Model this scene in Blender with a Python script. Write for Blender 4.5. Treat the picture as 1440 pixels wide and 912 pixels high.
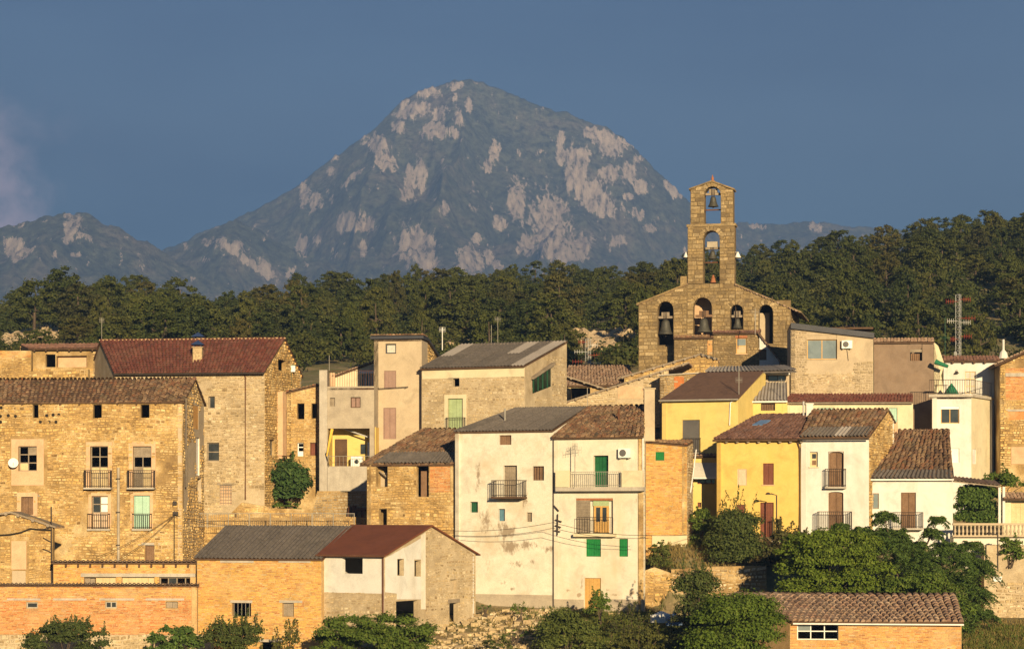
import bpy, math, random
import numpy as np
from mathutils import Vector, Matrix
for _o in list(bpy.data.objects): bpy.data.objects.remove(_o)
SC = bpy.context.scene
COL = SC.collection
RAD = math.radians
F, CX, HY = 3000.0, 720.0, 720.0          # focal length, centre column and horizon row of the photograph in its pixels
SUN_EL, SUN_AZ = 12.0, 14.0               # sun behind the camera, to the right

# ------------------------------------------------------------------ camera
cam = bpy.data.objects.new('camera', bpy.data.cameras.new('camera')); COL.objects.link(cam)
cam.location = (0, 0, 0); cam.rotation_euler = (RAD(90), 0, 0)
cam.data.sensor_width = 36.0; cam.data.lens = 36.0 * F / 1440.0
cam.data.shift_y = (HY - 456.0) / 1440.0
cam.data.clip_start = 0.5; cam.data.clip_end = 30000
SC.camera = cam
# ------------------------------------------------------------------ world, sun, exposure
w = bpy.data.worlds.new('World'); SC.world = w; w.use_nodes = True
nt = w.node_tree; nt.nodes.clear()
def N(t, k, **kw):
    n = t.nodes.new(k)
    for a, b in kw.items():
        if a in n.inputs: n.inputs[a].default_value = b
        else: setattr(n, a, b)
    return n
wo = N(nt, 'ShaderNodeOutputWorld'); bg = N(nt, 'ShaderNodeBackground', Strength=0.1)
sky = N(nt, 'ShaderNodeTexSky', sky_type='NISHITA', sun_disc=False)
sky.sun_elevation = RAD(SUN_EL); sky.sun_rotation = RAD(180.0 - SUN_AZ); sky.air_density = 1.0; sky.dust_density = 0.6; sky.ozone_density = 2.0
tcw = N(nt, 'ShaderNodeTexCoord')
cn = N(nt, 'ShaderNodeTexNoise', Scale=4.5, Detail=6.0, Roughness=0.5)
mpw = N(nt, 'ShaderNodeMapping'); mpw.inputs['Scale'].default_value = (1, 1, 3.2)
nt.links.new(tcw.outputs['Generated'], mpw.inputs['Vector']); nt.links.new(mpw.outputs['Vector'], cn.inputs['Vector'])
# an even rain-cloud veil over the whole sky, a little uneven
veil = N(nt, 'ShaderNodeValToRGB'); nt.links.new(cn.outputs['Fac'], veil.inputs['Fac'])
veil.color_ramp.elements[0].position = 0.36; veil.color_ramp.elements[0].color = (0.066, 0.155, 0.280, 1)
veil.color_ramp.elements[1].position = 0.68; veil.color_ramp.elements[1].color = (0.152, 0.24, 0.355, 1)
mul = N(nt, 'ShaderNodeMix', data_type='RGBA', blend_type='MULTIPLY'); mul.inputs[0].default_value = 1.0
nt.links.new(sky.outputs['Color'], mul.inputs[6]); nt.links.new(veil.outputs['Color'], mul.inputs[7])
# low bank of pinkish cumulus at the left
def dirblob(px, py, r):
    v = Vector(((px - CX) / F, 1, (HY - py) / F)).normalized()
    d = N(nt, 'ShaderNodeVectorMath', operation='DISTANCE'); nt.links.new(tcw.outputs['Generated'], d.inputs[0]); d.inputs[1].default_value = v
    m = N(nt, 'ShaderNodeMapRange'); m.interpolation_type = 'SMOOTHSTEP'
    m.inputs['From Min'].default_value = r; m.inputs['From Max'].default_value = 0.0
    nt.links.new(d.outputs['Value'], m.inputs['Value']); return m.outputs[0]
cb = dirblob(-70, 285, 0.085)
cn2 = N(nt, 'ShaderNodeTexNoise', Scale=38.0, Detail=8.0, Roughness=0.6)
nt.links.new(tcw.outputs['Generated'], cn2.inputs['Vector'])
ad = N(nt, 'ShaderNodeMath', operation='MULTIPLY_ADD'); nt.links.new(cn2.outputs['Fac'], ad.inputs[0]); ad.inputs[1].default_value = 2.2
nt.links.new(cb, ad.inputs[2])
mr = N(nt, 'ShaderNodeMapRange'); mr.interpolation_type = 'SMOOTHSTEP'; mr.inputs['From Min'].default_value = 1.25; mr.inputs['From Max'].default_value = 2.1
nt.links.new(ad.outputs[0], mr.inputs['Value'])
mfac = N(nt, 'ShaderNodeMath', operation='MULTIPLY'); nt.links.new(mr.outputs[0], mfac.inputs[0]); nt.links.new(cb, mfac.inputs[1])
mx = N(nt, 'ShaderNodeMix', data_type='RGBA'); nt.links.new(mfac.outputs[0], mx.inputs[0])
nt.links.new(mul.outputs[2], mx.inputs[6]); mx.inputs[7].default_value = (4.6, 3.5, 4.2, 1)
nt.links.new(mx.outputs[2], bg.inputs['Color']); nt.links.new(bg.outputs[0], wo.inputs['Surface'])
sun = bpy.data.objects.new('sun', bpy.data.lights.new('sun', 'SUN')); COL.objects.link(sun)
sun.data.energy = 5.0; sun.data.angle = RAD(0.53); sun.data.color = (1.0, 0.76, 0.44)
_s = Vector((math.sin(RAD(SUN_AZ)) * math.cos(RAD(SUN_EL)), -math.cos(RAD(SUN_AZ)) * math.cos(RAD(SUN_EL)), math.sin(RAD(SUN_EL))))
sun.rotation_euler = _s.to_track_quat('Z', 'Y').to_euler(); sun.location = _s * 80
SC.view_settings.view_transform = 'Standard'; SC.view_settings.look = 'None'
SC.view_settings.exposure = 0.66; SC.view_settings.gamma = 1.0; SC.view_settings.use_curve_mapping = False
SC.render.engine = 'CYCLES'
SC.cycles.max_bounces = 5; SC.cycles.diffuse_bounces = 3; SC.cycles.glossy_bounces = 2; SC.cycles.transmission_bounces = 2
SC.cycles.volume_bounces = 0; SC.cycles.transparent_max_bounces = 8; SC.cycles.use_denoising = True

# ------------------------------------------------------------------ helpers
RN = random.Random(11)
def tag(o, label=None, cat=None, group=None, kind=None):
    if label: o['label'] = label
    if cat: o['category'] = cat
    if group: o['group'] = group
    if kind: o['kind'] = kind
    return o
WL = {}
def thing(name, label, cat, loc, group=None):
    o = bpy.data.objects.new(name, None); COL.objects.link(o); o.location = loc; o.empty_display_size = 0.2
    WL[o.name] = Vector(loc)
    return tag(o, label, cat, group)
def origin_of(p):
    while p is not None and p.parent is not None: p = p.parent
    return WL.get(p.name, p.location.copy()) if p is not None else Vector((0, 0, 0))
class MB:
    def __init__(s): s.v = []; s.f = []
    def add(s, pts):
        i = len(s.v); s.v += [tuple(p) for p in pts]; s.f.append(tuple(range(i, i + len(pts)))); return s
    def hexa(s, c):                       # 8 corners: bottom 0-3, top 4-7
        i = len(s.v); s.v += [tuple(p) for p in c]
        for q in ((0, 3, 2, 1), (4, 5, 6, 7), (0, 1, 5, 4), (1, 2, 6, 5), (2, 3, 7, 6), (3, 0, 4, 7)): s.f.append(tuple(i + k for k in q))
        return s
    def box(s, p, a, b, c):
        p, a, b, c = Vector(p), Vector(a), Vector(b), Vector(c)
        return s.hexa([p, p + a, p + a + b, p + b, p + c, p + a + c, p + a + b + c, p + b + c])
    def tube(s, pts, r, n=6, r1=None, cap=True):
        pts = [Vector(p) for p in pts]; k = len(pts); i0 = len(s.v)
        for j, p in enumerate(pts):
            t = (pts[min(j + 1, k - 1)] - pts[max(j - 1, 0)]).normalized()
            a = t.cross(Vector((0, 0, 1)))
            if a.length < 1e-3: a = Vector((1, 0, 0))
            a.normalize(); b = t.cross(a)
            rr = r if r1 is None else r + (r1 - r) * j / max(1, k - 1)
            for q in range(n):
                an = 2 * math.pi * q / n; s.v.append(tuple(p + (a * math.cos(an) + b * math.sin(an)) * rr))
        for j in range(k - 1):
            for q in range(n):
                s.f.append((i0 + j * n + q, i0 + j * n + (q + 1) % n, i0 + (j + 1) * n + (q + 1) % n, i0 + (j + 1) * n + q))
        if cap:
            s.f.append(tuple(i0 + q for q in range(n))[::-1]); s.f.append(tuple(i0 + (k - 1) * n + q for q in range(n)))
        return s
    def lathe(s, c, prof, n=12, axis=None):          # prof: (r, h) along z through c
        i0 = len(s.v); c = Vector(c)
        ax = Vector(axis).normalized() if axis is not None else Vector((0, 0, 1))
        a = ax.cross(Vector((0.3, 1, 0.1))).normalized(); b = ax.cross(a)
        for r, h in prof:
            for q in range(n):
                an = 2 * math.pi * q / n; s.v.append(tuple(c + ax * h + (a * math.cos(an) + b * math.sin(an)) * r))
        for j in range(len(prof) - 1):
            for q in range(n): s.f.append((i0 + j * n + q, i0 + j * n + (q + 1) % n, i0 + (j + 1) * n + (q + 1) % n, i0 + (j + 1) * n + q))
        s.f.append(tuple(i0 + q for q in range(n))[::-1]); s.f.append(tuple(i0 + (len(prof) - 1) * n + q for q in range(n)))
        return s
    def build(s, name, mat, parent=None, smooth=False, kind=None):
        me = bpy.data.meshes.new(name); og = origin_of(parent)
        me.from_pydata([(x - og.x, y - og.y, z - og.z) for x, y, z in s.v], [], s.f)
        me.materials.append(mat)
        if smooth: me.polygons.foreach_set('use_smooth', [True] * len(me.polygons))
        me.update()
        o = bpy.data.objects.new(name, me); COL.objects.link(o); o.parent = parent
        if kind: o['kind'] = kind
        return o
class Fr:                                            # a vertical plane in the place: A on the ground plan, u along it, v into it
    def __init__(s, A, ang): s.A = Vector(A); s.u = Vector((math.cos(ang), math.sin(ang))); s.v = Vector((-math.sin(ang), math.cos(ang)))
    @staticmethod
    def at(px, d, th): return Fr(((px - CX) / F * d, d), -RAD(th))
    @staticmethod
    def thru(P, Q): return Fr((P[0], P[1]), math.atan2(Q[1] - P[1], Q[0] - P[0]))
    def U(s, px, V=0.0):
        k = (px - CX) / F; A, u, v = s.A, s.u, s.v
        return (k * (A.y + v.y * V) - A.x - v.x * V) / (u.x - k * u.y)
    def t(s, px, V=0.0): return s.A.y + s.u.y * s.U(px, V) + s.v.y * V
    def z(s, px, py, V=0.0): return (HY - py) / F * s.t(px, V)
    def P(s, U, z, V=0.0):
        p = s.A + s.u * U + s.v * V; return Vector((p.x, p.y, z))
    def rect(s, r, V=0.0):
        x0, y0, x1, y1 = r; xm = (x0 + x1) / 2
        return (s.U(x0, V), s.z(xm, y1, V), s.U(x1, V), s.z(xm, y0, V))
    def poly(s, pts, V=0.0): return [(s.U(x, V), s.z(x, y, V)) for x, y in pts]
    def box(s, mb, U0, z0, U1, z1, V0, V1):
        return mb.hexa([s.P(U0, z0, V0), s.P(U1, z0, V0), s.P(U1, z0, V1), s.P(U0, z0, V1), s.P(U0, z1, V0), s.P(U1, z1, V0), s.P(U1, z1, V1), s.P(U0, z1, V1)])

# ------------------------------------------------------------------ materials
MATS = {}
def hexc(h):
    c = [int(h[i:i + 2], 16) / 255 for i in (0, 2, 4)]
    return tuple((x / 12.92 if x <= 0.04045 else ((x + 0.055) / 1.055) ** 2.4) for x in c) + (1,)
def ramp(t, pos_cols, interp='LINEAR'):
    r = N(t, 'ShaderNodeValToRGB'); r.color_ramp.interpolation = interp; e = r.color_ramp.elements
    while len(e) > 1: e.remove(e[-1])
    for i, (p, c) in enumerate(pos_cols):
        x = e[0] if i == 0 else e.new(p)
        x.position = p; x.color = c if len(c) == 4 else tuple(c) + (1,)
    return r
def mk(name, cols, rough=0.9, scale=1.6, grain=0.25, gscale=14.0, island=False, stain=None, sfac=0.6, sscale=0.5, streak=False, smin=0.5, smax=0.72, blobs=None, blobcol=None, bump=0.3, bscale=18.0, metal=0.0, spec=0.25, transl=0.0, mott=.18, objvar=0.0):
    m = bpy.data.materials.new(name); m.use_nodes = True; t = m.node_tree; L = t.links.new
    b = t.nodes['Principled BSDF']; b.inputs['Roughness'].default_value = rough; b.inputs['Metallic'].default_value = metal
    b.inputs['Specular IOR Level'].default_value = spec
    geo = N(t, 'ShaderNodeNewGeometry')
    n1 = N(t, 'ShaderNodeTexNoise', Scale=scale, Detail=4.0, Roughness=0.6); L(geo.outputs['Position'], n1.inputs['Vector'])
    k = len(cols)
    if island:
        oi = N(t, 'ShaderNodeObjectInfo'); a = N(t, 'ShaderNodeMath', operation='ADD'); L(geo.outputs['Random Per Island'], a.inputs[0]); L(oi.outputs['Random'], a.inputs[1])
        fr = N(t, 'ShaderNodeMath', operation='FRACT'); L(a.outputs[0], fr.inputs[0]); fac = fr.outputs[0]
        rp = ramp(t, [(i / (k - 1) if k > 1 else 0, c) for i, c in enumerate(cols)])
    else:
        fac = n1.outputs['Fac']; rp = ramp(t, [(0.3 + 0.4 * i / max(1, k - 1), c) for i, c in enumerate(cols)])
    L(fac, rp.inputs['Fac']); col = rp.outputs['Color']
    g = N(t, 'ShaderNodeTexNoise', Scale=gscale, Detail=5.0, Roughness=0.65); L(geo.outputs['Position'], g.inputs['Vector'])
    gr = ramp(t, [(0.3, (1 - grain,) * 3), (0.7, (1 + grain * 0.35,) * 3)]); L(g.outputs['Fac'], gr.inputs['Fac'])
    mm = N(t, 'ShaderNodeMix', data_type='RGBA', blend_type='MULTIPLY'); mm.inputs[0].default_value = 1; L(col, mm.inputs[6]); L(gr.outputs['Color'], mm.inputs[7]); col = mm.outputs[2]
    if objvar:
        oi2 = N(t, 'ShaderNodeObjectInfo'); mo = N(t, 'ShaderNodeMath', operation='MULTIPLY'); L(oi2.outputs['Random'], mo.inputs[0]); mo.inputs[1].default_value = 7.31; fo = N(t, 'ShaderNodeMath', operation='FRACT'); L(mo.outputs[0], fo.inputs[0])
        ro = ramp(t, [(0, (1 - objvar, 1 - objvar * .7, 1 - objvar * .5)), (.35, (1, 1.02, .9)), (.7, (1 + objvar * .5, 1 + objvar * .25, .9)), (1, (1 + objvar, 1 + objvar * .9, 1))]); L(fo.outputs[0], ro.inputs['Fac'])
        m3 = N(t, 'ShaderNodeMix', data_type='RGBA', blend_type='MULTIPLY'); m3.inputs[0].default_value = 1; L(col, m3.inputs[6]); L(ro.outputs['Color'], m3.inputs[7]); col = m3.outputs[2]
    n2 = N(t, 'ShaderNodeTexNoise', Scale=.75, Detail=9.0, Roughness=0.7, Distortion=.6); L(geo.outputs['Position'], n2.inputs['Vector'])
    r2 = ramp(t, [(.34, (1 - mott,) * 3), (.5, (1.0,) * 3), (.66, (1 + mott * .3,) * 3)]); L(n2.outputs['Fac'], r2.inputs['Fac'])
    m2 = N(t, 'ShaderNodeMix', data_type='RGBA', blend_type='MULTIPLY'); m2.inputs[0].default_value = 1; L(col, m2.inputs[6]); L(r2.outputs['Color'], m2.inputs[7]); col = m2.outputs[2]
    if stain:
        mp = N(t, 'ShaderNodeMapping'); mp.inputs['Scale'].default_value = (1, 1, 0.16) if streak else (1, 1, 1)
        L(geo.outputs['Position'], mp.inputs['Vector'])
        sn = N(t, 'ShaderNodeTexNoise', Scale=sscale, Detail=6.0, Roughness=0.68); L(mp.outputs['Vector'], sn.inputs['Vector'])
        sr = ramp(t, [(smin, (0, 0, 0)), (smax, (sfac,) * 3)]); L(sn.outputs['Fac'], sr.inputs['Fac'])
        sm = N(t, 'ShaderNodeMix', data_type='RGBA'); L(sr.outputs['Color'], sm.inputs[0]); L(col, sm.inputs[6]); sm.inputs[7].default_value = stain; col = sm.outputs[2]
    if blobs:                                        # damp patches with a shape of their own: (x, z, rx, rz, strength)
        sx = N(t, 'ShaderNodeSeparateXYZ'); L(geo.outputs['Position'], sx.inputs[0]); acc = None
        for (bx, bz, rx, rz, st) in blobs:
            cmb = N(t, 'ShaderNodeCombineXYZ')
            for ax, c0, r0, slot in (('X', bx, rx, 'X'), ('Z', bz, rz, 'Y')):
                q = N(t, 'ShaderNodeMath', operation='SUBTRACT'); L(sx.outputs[ax], q.inputs[0]); q.inputs[1].default_value = c0
                q2 = N(t, 'ShaderNodeMath', operation='DIVIDE'); L(q.outputs[0], q2.inputs[0]); q2.inputs[1].default_value = r0
                L(q2.outputs[0], cmb.inputs[slot])
            ln = N(t, 'ShaderNodeVectorMath', operation='LENGTH'); L(cmb.outputs[0], ln.inputs[0])
            mr_ = N(t, 'ShaderNodeMapRange'); mr_.inputs['From Min'].default_value = 1.25; mr_.inputs['From Max'].default_value = 0.1; mr_.inputs['To Max'].default_value = st
            L(ln.outputs['Value'], mr_.inputs['Value'])
            if acc is None: acc = mr_.outputs[0]
            else:
                mxn = N(t, 'ShaderNodeMath', operation='MAXIMUM'); L(acc, mxn.inputs[0]); L(mr_.outputs[0], mxn.inputs[1]); acc = mxn.outputs[0]
        mpb = N(t, 'ShaderNodeMapping'); mpb.inputs['Scale'].default_value = (1.3, 1.3, .6); L(geo.outputs['Position'], mpb.inputs['Vector']); bn = N(t, 'ShaderNodeTexNoise', Scale=2.2, Detail=10.0, Roughness=0.78); L(mpb.outputs['Vector'], bn.inputs['Vector'])
        ba = N(t, 'ShaderNodeMath', operation='MULTIPLY_ADD'); L(bn.outputs['Fac'], ba.inputs[0]); ba.inputs[1].default_value = 2.6; L(acc, ba.inputs[2])
        br = N(t, 'ShaderNodeMapRange'); br.inputs['From Min'].default_value = 1.82; br.inputs['From Max'].default_value = 2.12; L(ba.outputs[0], br.inputs['Value'])
        bf = N(t, 'ShaderNodeMath', operation='MULTIPLY'); L(br.outputs[0], bf.inputs[0]); bf.inputs[1].default_value = .82
        bm_ = N(t, 'ShaderNodeMix', data_type='RGBA'); L(bf.outputs[0], bm_.inputs[0]); L(col, bm_.inputs[6]); bm_.inputs[7].default_value = blobcol; col = bm_.outputs[2]
    L(col, b.inputs['Base Color'])
    if bump:
        bn2 = N(t, 'ShaderNodeTexNoise', Scale=bscale, Detail=4.0, Roughness=0.6); L(geo.outputs['Position'], bn2.inputs['Vector'])
        bp = N(t, 'ShaderNodeBump', Strength=bump, Distance=0.05); L(bn2.outputs['Fac'], bp.inputs['Height']); L(bp.outputs['Normal'], b.inputs['Normal'])
    if transl:
        tr = N(t, 'ShaderNodeBsdfTranslucent'); L(col, tr.inputs['Color']); ms = N(t, 'ShaderNodeMixShader'); ms.inputs[0].default_value = transl
        L(b.outputs[0], ms.inputs[1]); L(tr.outputs[0], ms.inputs[2]); L(ms.outputs[0], t.nodes['Material Output'].inputs['Surface'])
    MATS[name] = m; return m
C = lambda r, g, b: (r, g, b, 1)
GREYB = C(.16, .13, .10)
mk('stone', [C(0.232, 0.141, 0.054), C(0.626, 0.418, 0.157), C(0.510, 0.322, 0.108), C(0.766, 0.576, 0.281), C(0.348, 0.215, 0.086), C(0.673, 0.452, 0.173), C(0.557, 0.350, 0.130)], island=True, grain=.6, gscale=7, stain=C(.60, .47, .25), sfac=.75, sscale=.45, smin=.52, smax=.66)
mk('stone_pale', [C(.25, .18, .095), C(.60, .475, .28), C(.48, .36, .19), C(.70, .59, .40), C(.36, .265, .145), C(.60, .46, .26)], island=True, grain=.55, gscale=8, stain=C(.30, .22, .13), sfac=.6, sscale=.6)
mk('stone_grey', [C(.24, .185, .115), C(.44, .35, .22), C(.36, .28, .165), C(.50, .41, .27), C(.30, .23, .14)], island=True, grain=.45, stain=C(.15, .12, .09), sfac=.6, sscale=.8)
mk('stone_church', [C(.17, .122, .062), C(.38, .275, .135), C(.29, .205, .095), C(.47, .36, .20), C(.22, .16, .08), C(.34, .245, .115)], island=True, grain=.55, gscale=7, stain=C(.12, .09, .055), sfac=.7, sscale=.55, smin=.46, smax=.66)
mk('mortar', [C(.22, .14, .06), C(.40, .27, .115), C(.64, .50, .28)], grain=.4, scale=.6, stain=C(.20, .13, .06), sfac=.6)
mk('mortar_pale', [C(.36, .28, .17), C(.56, .46, .31)], grain=.3, scale=.8, stain=C(.33, .26, .17), sfac=.5)
mk('mortar_church', [C(.14, .10, .05), C(.24, .17, .085)], grain=.3)
mk('brick_orange', [C(.54, .26, .07), C(.66, .36, .10), C(.46, .18, .05), C(.72, .45, .15), C(.58, .29, .08), C(.36, .14, .05), C(.56, .42, .24)], island=True, grain=.4, stain=C(.58, .42, .22), sfac=.65, sscale=.6)
mk('brick_red', [C(.56, .20, .06), C(.46, .14, .045), C(.64, .30, .09), C(.36, .11, .045), C(.68, .36, .13), C(.55, .19, .06), C(.56, .40, .24)], island=True, grain=.4, stain=C(.58, .40, .22), sfac=.65, sscale=.6)
mk('brick_yellow', [C(.66, .40, .09), C(.74, .48, .13), C(.58, .29, .07), C(.68, .40, .09), C(.46, .19, .06), C(.70, .44, .11), C(.56, .43, .24)], island=True, grain=.4, stain=C(.60, .45, .23), sfac=.6, sscale=.55)
mk('mortar_brick', [C(.42, .27, .12), C(.56, .39, .19)], grain=.3)
mk('plaster_white', [C(.60, .56, .47), C(.66, .63, .54)], grain=.1, stain=C(.60, .50, .36), sfac=.4, sscale=.5, streak=True, bump=.12)
mk('plaster_clean', [C(.60, .59, .55), C(.65, .64, .60)], grain=.09, stain=C(.46, .41, .33), sfac=.6, sscale=.7, streak=True, bump=.1, smin=.47)
mk('plaster_cream', [C(.58, .51, .34), C(.63, .57, .40)], grain=.1, stain=C(.55, .45, .30), sfac=.35, sscale=.6, streak=True, bump=.12)
mk('plaster_yellow', [C(.62, .425, .115), C(.67, .475, .145)], grain=.1, stain=C(.52, .37, .14), sfac=.4, sscale=.7, streak=True, bump=.1)
mk('plaster_pale_yellow', [C(.60, .46, .15), C(.64, .50, .18)], grain=.07, stain=C(.52, .42, .18), sfac=.3, sscale=.7, streak=True, bump=.08)
mk('plaster_grey', [C(.36, .31, .24), C(.43, .37, .28)], grain=.18, stain=C(.23, .19, .15), sfac=.55, sscale=.7, bump=.2)
mk('plaster_tan', [C(.43, .345, .235), C(.50, .41, .285)], grain=.15, stain=C(.33, .26, .18), sfac=.5, sscale=.8, bump=.15)
mk('plaster_brown', [C(.205, .148, .105), C(.245, .18, .13)], grain=.15, stain=C(.19, .125, .08), sfac=.5, sscale=.7, bump=.25)
mk('plaster_pink', [C(.55, .36, .22), C(.62, .43, .27)], grain=.2, stain=C(.45, .30, .17), sfac=.6, sscale=.9, bump=.2)
mk('concrete', [C(.40, .36, .30), C(.48, .44, .37)], grain=.2, stain=C(.24, .21, .17), sfac=.6, sscale=1.0, streak=True, bump=.2)
mk('tile_old', [C(.08, .052, .036), C(.25, .15, .085), C(.16, .095, .058), C(.36, .235, .14), C(.19, .13, .09), C(.25, .115, .06), C(.11, .085, .06)], island=True, grain=.5, gscale=9, stain=C(.20, .165, .09), sfac=.6, sscale=1.2)
mk('tile_dark', [C(.10, .055, .045), C(.19, .10, .075), C(.14, .075, .055), C(.23, .13, .10), C(.12, .075, .065)], island=True, grain=.4, gscale=9)
mk('tile_red', [C(.14, .046, .034), C(.185, .06, .042), C(.115, .042, .034), C(.22, .085, .06), C(.16, .07, .05)], island=True, grain=.4, stain=C(.17, .11, .075), sfac=.5, sscale=.8)
mk('tile_pale', [C(.24, .155, .105), C(.32, .215, .145), C(.20, .13, .095), C(.38, .275, .20), C(.27, .16, .11)], island=True, grain=.45, gscale=9, stain=C(.38, .31, .22), sfac=.5, sscale=1.5)
mk('tile_lip', [C(.46, .28, .15), C(.55, .36, .20)], island=True)
mk('corrugated', [C(.105, .092, .082), C(.13, .113, .10), C(.12, .104, .093)], island=True, grain=.35, gscale=5, stain=C(.19, .165, .14), sfac=.5, sscale=2.0, rough=.85)
mk('corrugated_pale', [C(.30, .27, .25), C(.34, .31, .28)], island=True, grain=.2, stain=C(.2, .18, .16), sfac=.4)
mk('roof_rust', [C(.165, .054, .022), C(.185, .062, .026)], grain=.12, gscale=3, bump=.04, rough=.6, spec=.3)
mk('roof_brown', [C(.135, .078, .054), C(.16, .094, .064)], grain=.25, gscale=4, bump=.1)
mk('slate_band', [C(.035, .038, .05), C(.045, .048, .06)], grain=.1, rough=.5)
mk('wood_dark', [C(.085, .048, .026), C(.13, .075, .042)], grain=.4, gscale=25, rough=.75)
mk('wood_grey', [C(.24, .195, .14), C(.34, .28, .21)], grain=.4, gscale=20)
mk('wood_pale', [C(.58, .45, .25), C(.66, .53, .31)], grain=.25, gscale=20)
mk('wood_honey', [C(.52, .30, .09), C(.60, .37, .12)], grain=.25, gscale=20, rough=.6)
mk('wood_red', [C(.165, .058, .035), C(.21, .08, .05)], grain=.3, gscale=20)
mk('wood_brown', [C(.18, .105, .06), C(.26, .16, .095)], grain=.45, gscale=22)
mk('paint_green', [C(.012, .17, .04), C(.018, .21, .055)], grain=.15, rough=.5)
mk('paint_dkgreen', [C(.015, .075, .035), C(.02, .10, .05)], grain=.2, rough=.5)
mk('paint_door_green', [C(.010, .095, .032), C(.014, .115, .042)], grain=.2, rough=.5)
mk('paint_mint', [C(.34, .53, .42), C(.39, .58, .47)], grain=.15, rough=.6)
mk('paint_pistachio', [C(.33, .42, .22), C(.38, .48, .27)], grain=.15, rough=.6)
mk('paint_mauve', [C(.27, .17, .135), C(.32, .21, .165)], grain=.15, rough=.6)
mk('paint_blue', [C(.10, .22, .30), C(.13, .26, .34)], grain=.2, rough=.5)
mk('paint_white', [C(.76, .75, .71), C(.80, .79, .76)], grain=.08, rough=.5, bump=0)
mk('paint_grey', [C(.10, .095, .095), C(.12, .115, .11)], grain=.1, rough=.6)
mk('paint_yellow', [C(.72, .44, .06), C(.78, .50, .09)], grain=.12, rough=.6)
mk('paint_pink', [C(.66, .49, .34), C(.70, .54, .39)], grain=.15)
mk('iron', [C(.035, .028, .024), C(.06, .045, .035)], rough=.6, grain=.2, bump=0)
mk('iron_grey', [C(.28, .26, .22), C(.33, .31, .27)], rough=.6, grain=.2, bump=0)
mk('rust', [C(.10, .045, .025), C(.16, .07, .035)], grain=.4, rough=.85)
mk('steel', [C(.50, .50, .48), C(.58, .58, .56)], rough=.4, grain=.1, bump=0, metal=.3)
mk('red_paint', [C(.40, .06, .04), C(.45, .08, .05)], rough=.5, bump=0)
mk('terracotta', [C(.33, .13, .06), C(.40, .17, .08)], grain=.3)
mk('bronze', [C(.06, .058, .045), C(.10, .095, .075)], rough=.55, metal=.3, grain=.3, spec=.4)
mk('blue_metal', [C(.025, .045, .12), C(.035, .06, .15)], rough=.5, bump=0)
mk('tarp_blue', [C(.10, .18, .34), C(.16, .26, .42)], rough=.5)
mk('glass', [C(.025, .03, .034), C(.05, .058, .06)], rough=.08, grain=0, bump=0, spec=.6)
mk('glass_green', [C(.006, .022, .014), C(.012, .035, .02)], rough=.15, grain=.2, bump=0, spec=.5)
mk('glass_sky', [C(.16, .20, .21), C(.20, .24, .25)], rough=.05, grain=.1, bump=0, spec=.8)
mk('curtain', [C(.45, .43, .38), C(.60, .57, .50)], rough=.9, scale=9, grain=.2, bump=0)
mk('shade_black', [C(.02, .016, .012), C(.03, .024, .018)], grain=.2)  # near-black colour painted where only shade would be
mk('cable', [C(.02, .018, .016), C(.03, .027, .024)], grain=0, bump=0)
mk('awning_grey', [C(.48, .46, .40), C(.54, .52, .46)], grain=.1)
mk('cloth_green', [C(.02, .14, .07), C(.03, .18, .09)], grain=.2)
M = MATS
# ------------------------------------------------------------------ walls, openings, stonework
def clip_half(poly, a, b, c):                        # keep a*x + b*y <= c
    out = []
    for i in range(len(poly)):
        p, q = poly[i], poly[(i + 1) % len(poly)]
        dp, dq = a * p[0] + b * p[1] - c, a * q[0] + b * q[1] - c
        if dp <= 0: out.append(p)
        if dp * dq < 0:
            s = dp / (dp - dq); out.append((p[0] + (q[0] - p[0]) * s, p[1] + (q[1] - p[1]) * s))
    return out
def ccw(poly):
    a = sum(poly[i][0] * poly[(i + 1) % len(poly)][1] - poly[(i + 1) % len(poly)][0] * poly[i][1] for i in range(len(poly)))
    return poly if a > 0 else poly[::-1]
def clip_poly(rect, poly):
    r = rect
    for i in range(len(poly)):
        p, q = poly[i], poly[(i + 1) % len(poly)]
        dx, dz = q[0] - p[0], q[1] - p[1]
        r = clip_half(r, dz, -dx, dz * p[0] - dx * p[1])
        if len(r) < 3: return []
    return r
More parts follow.
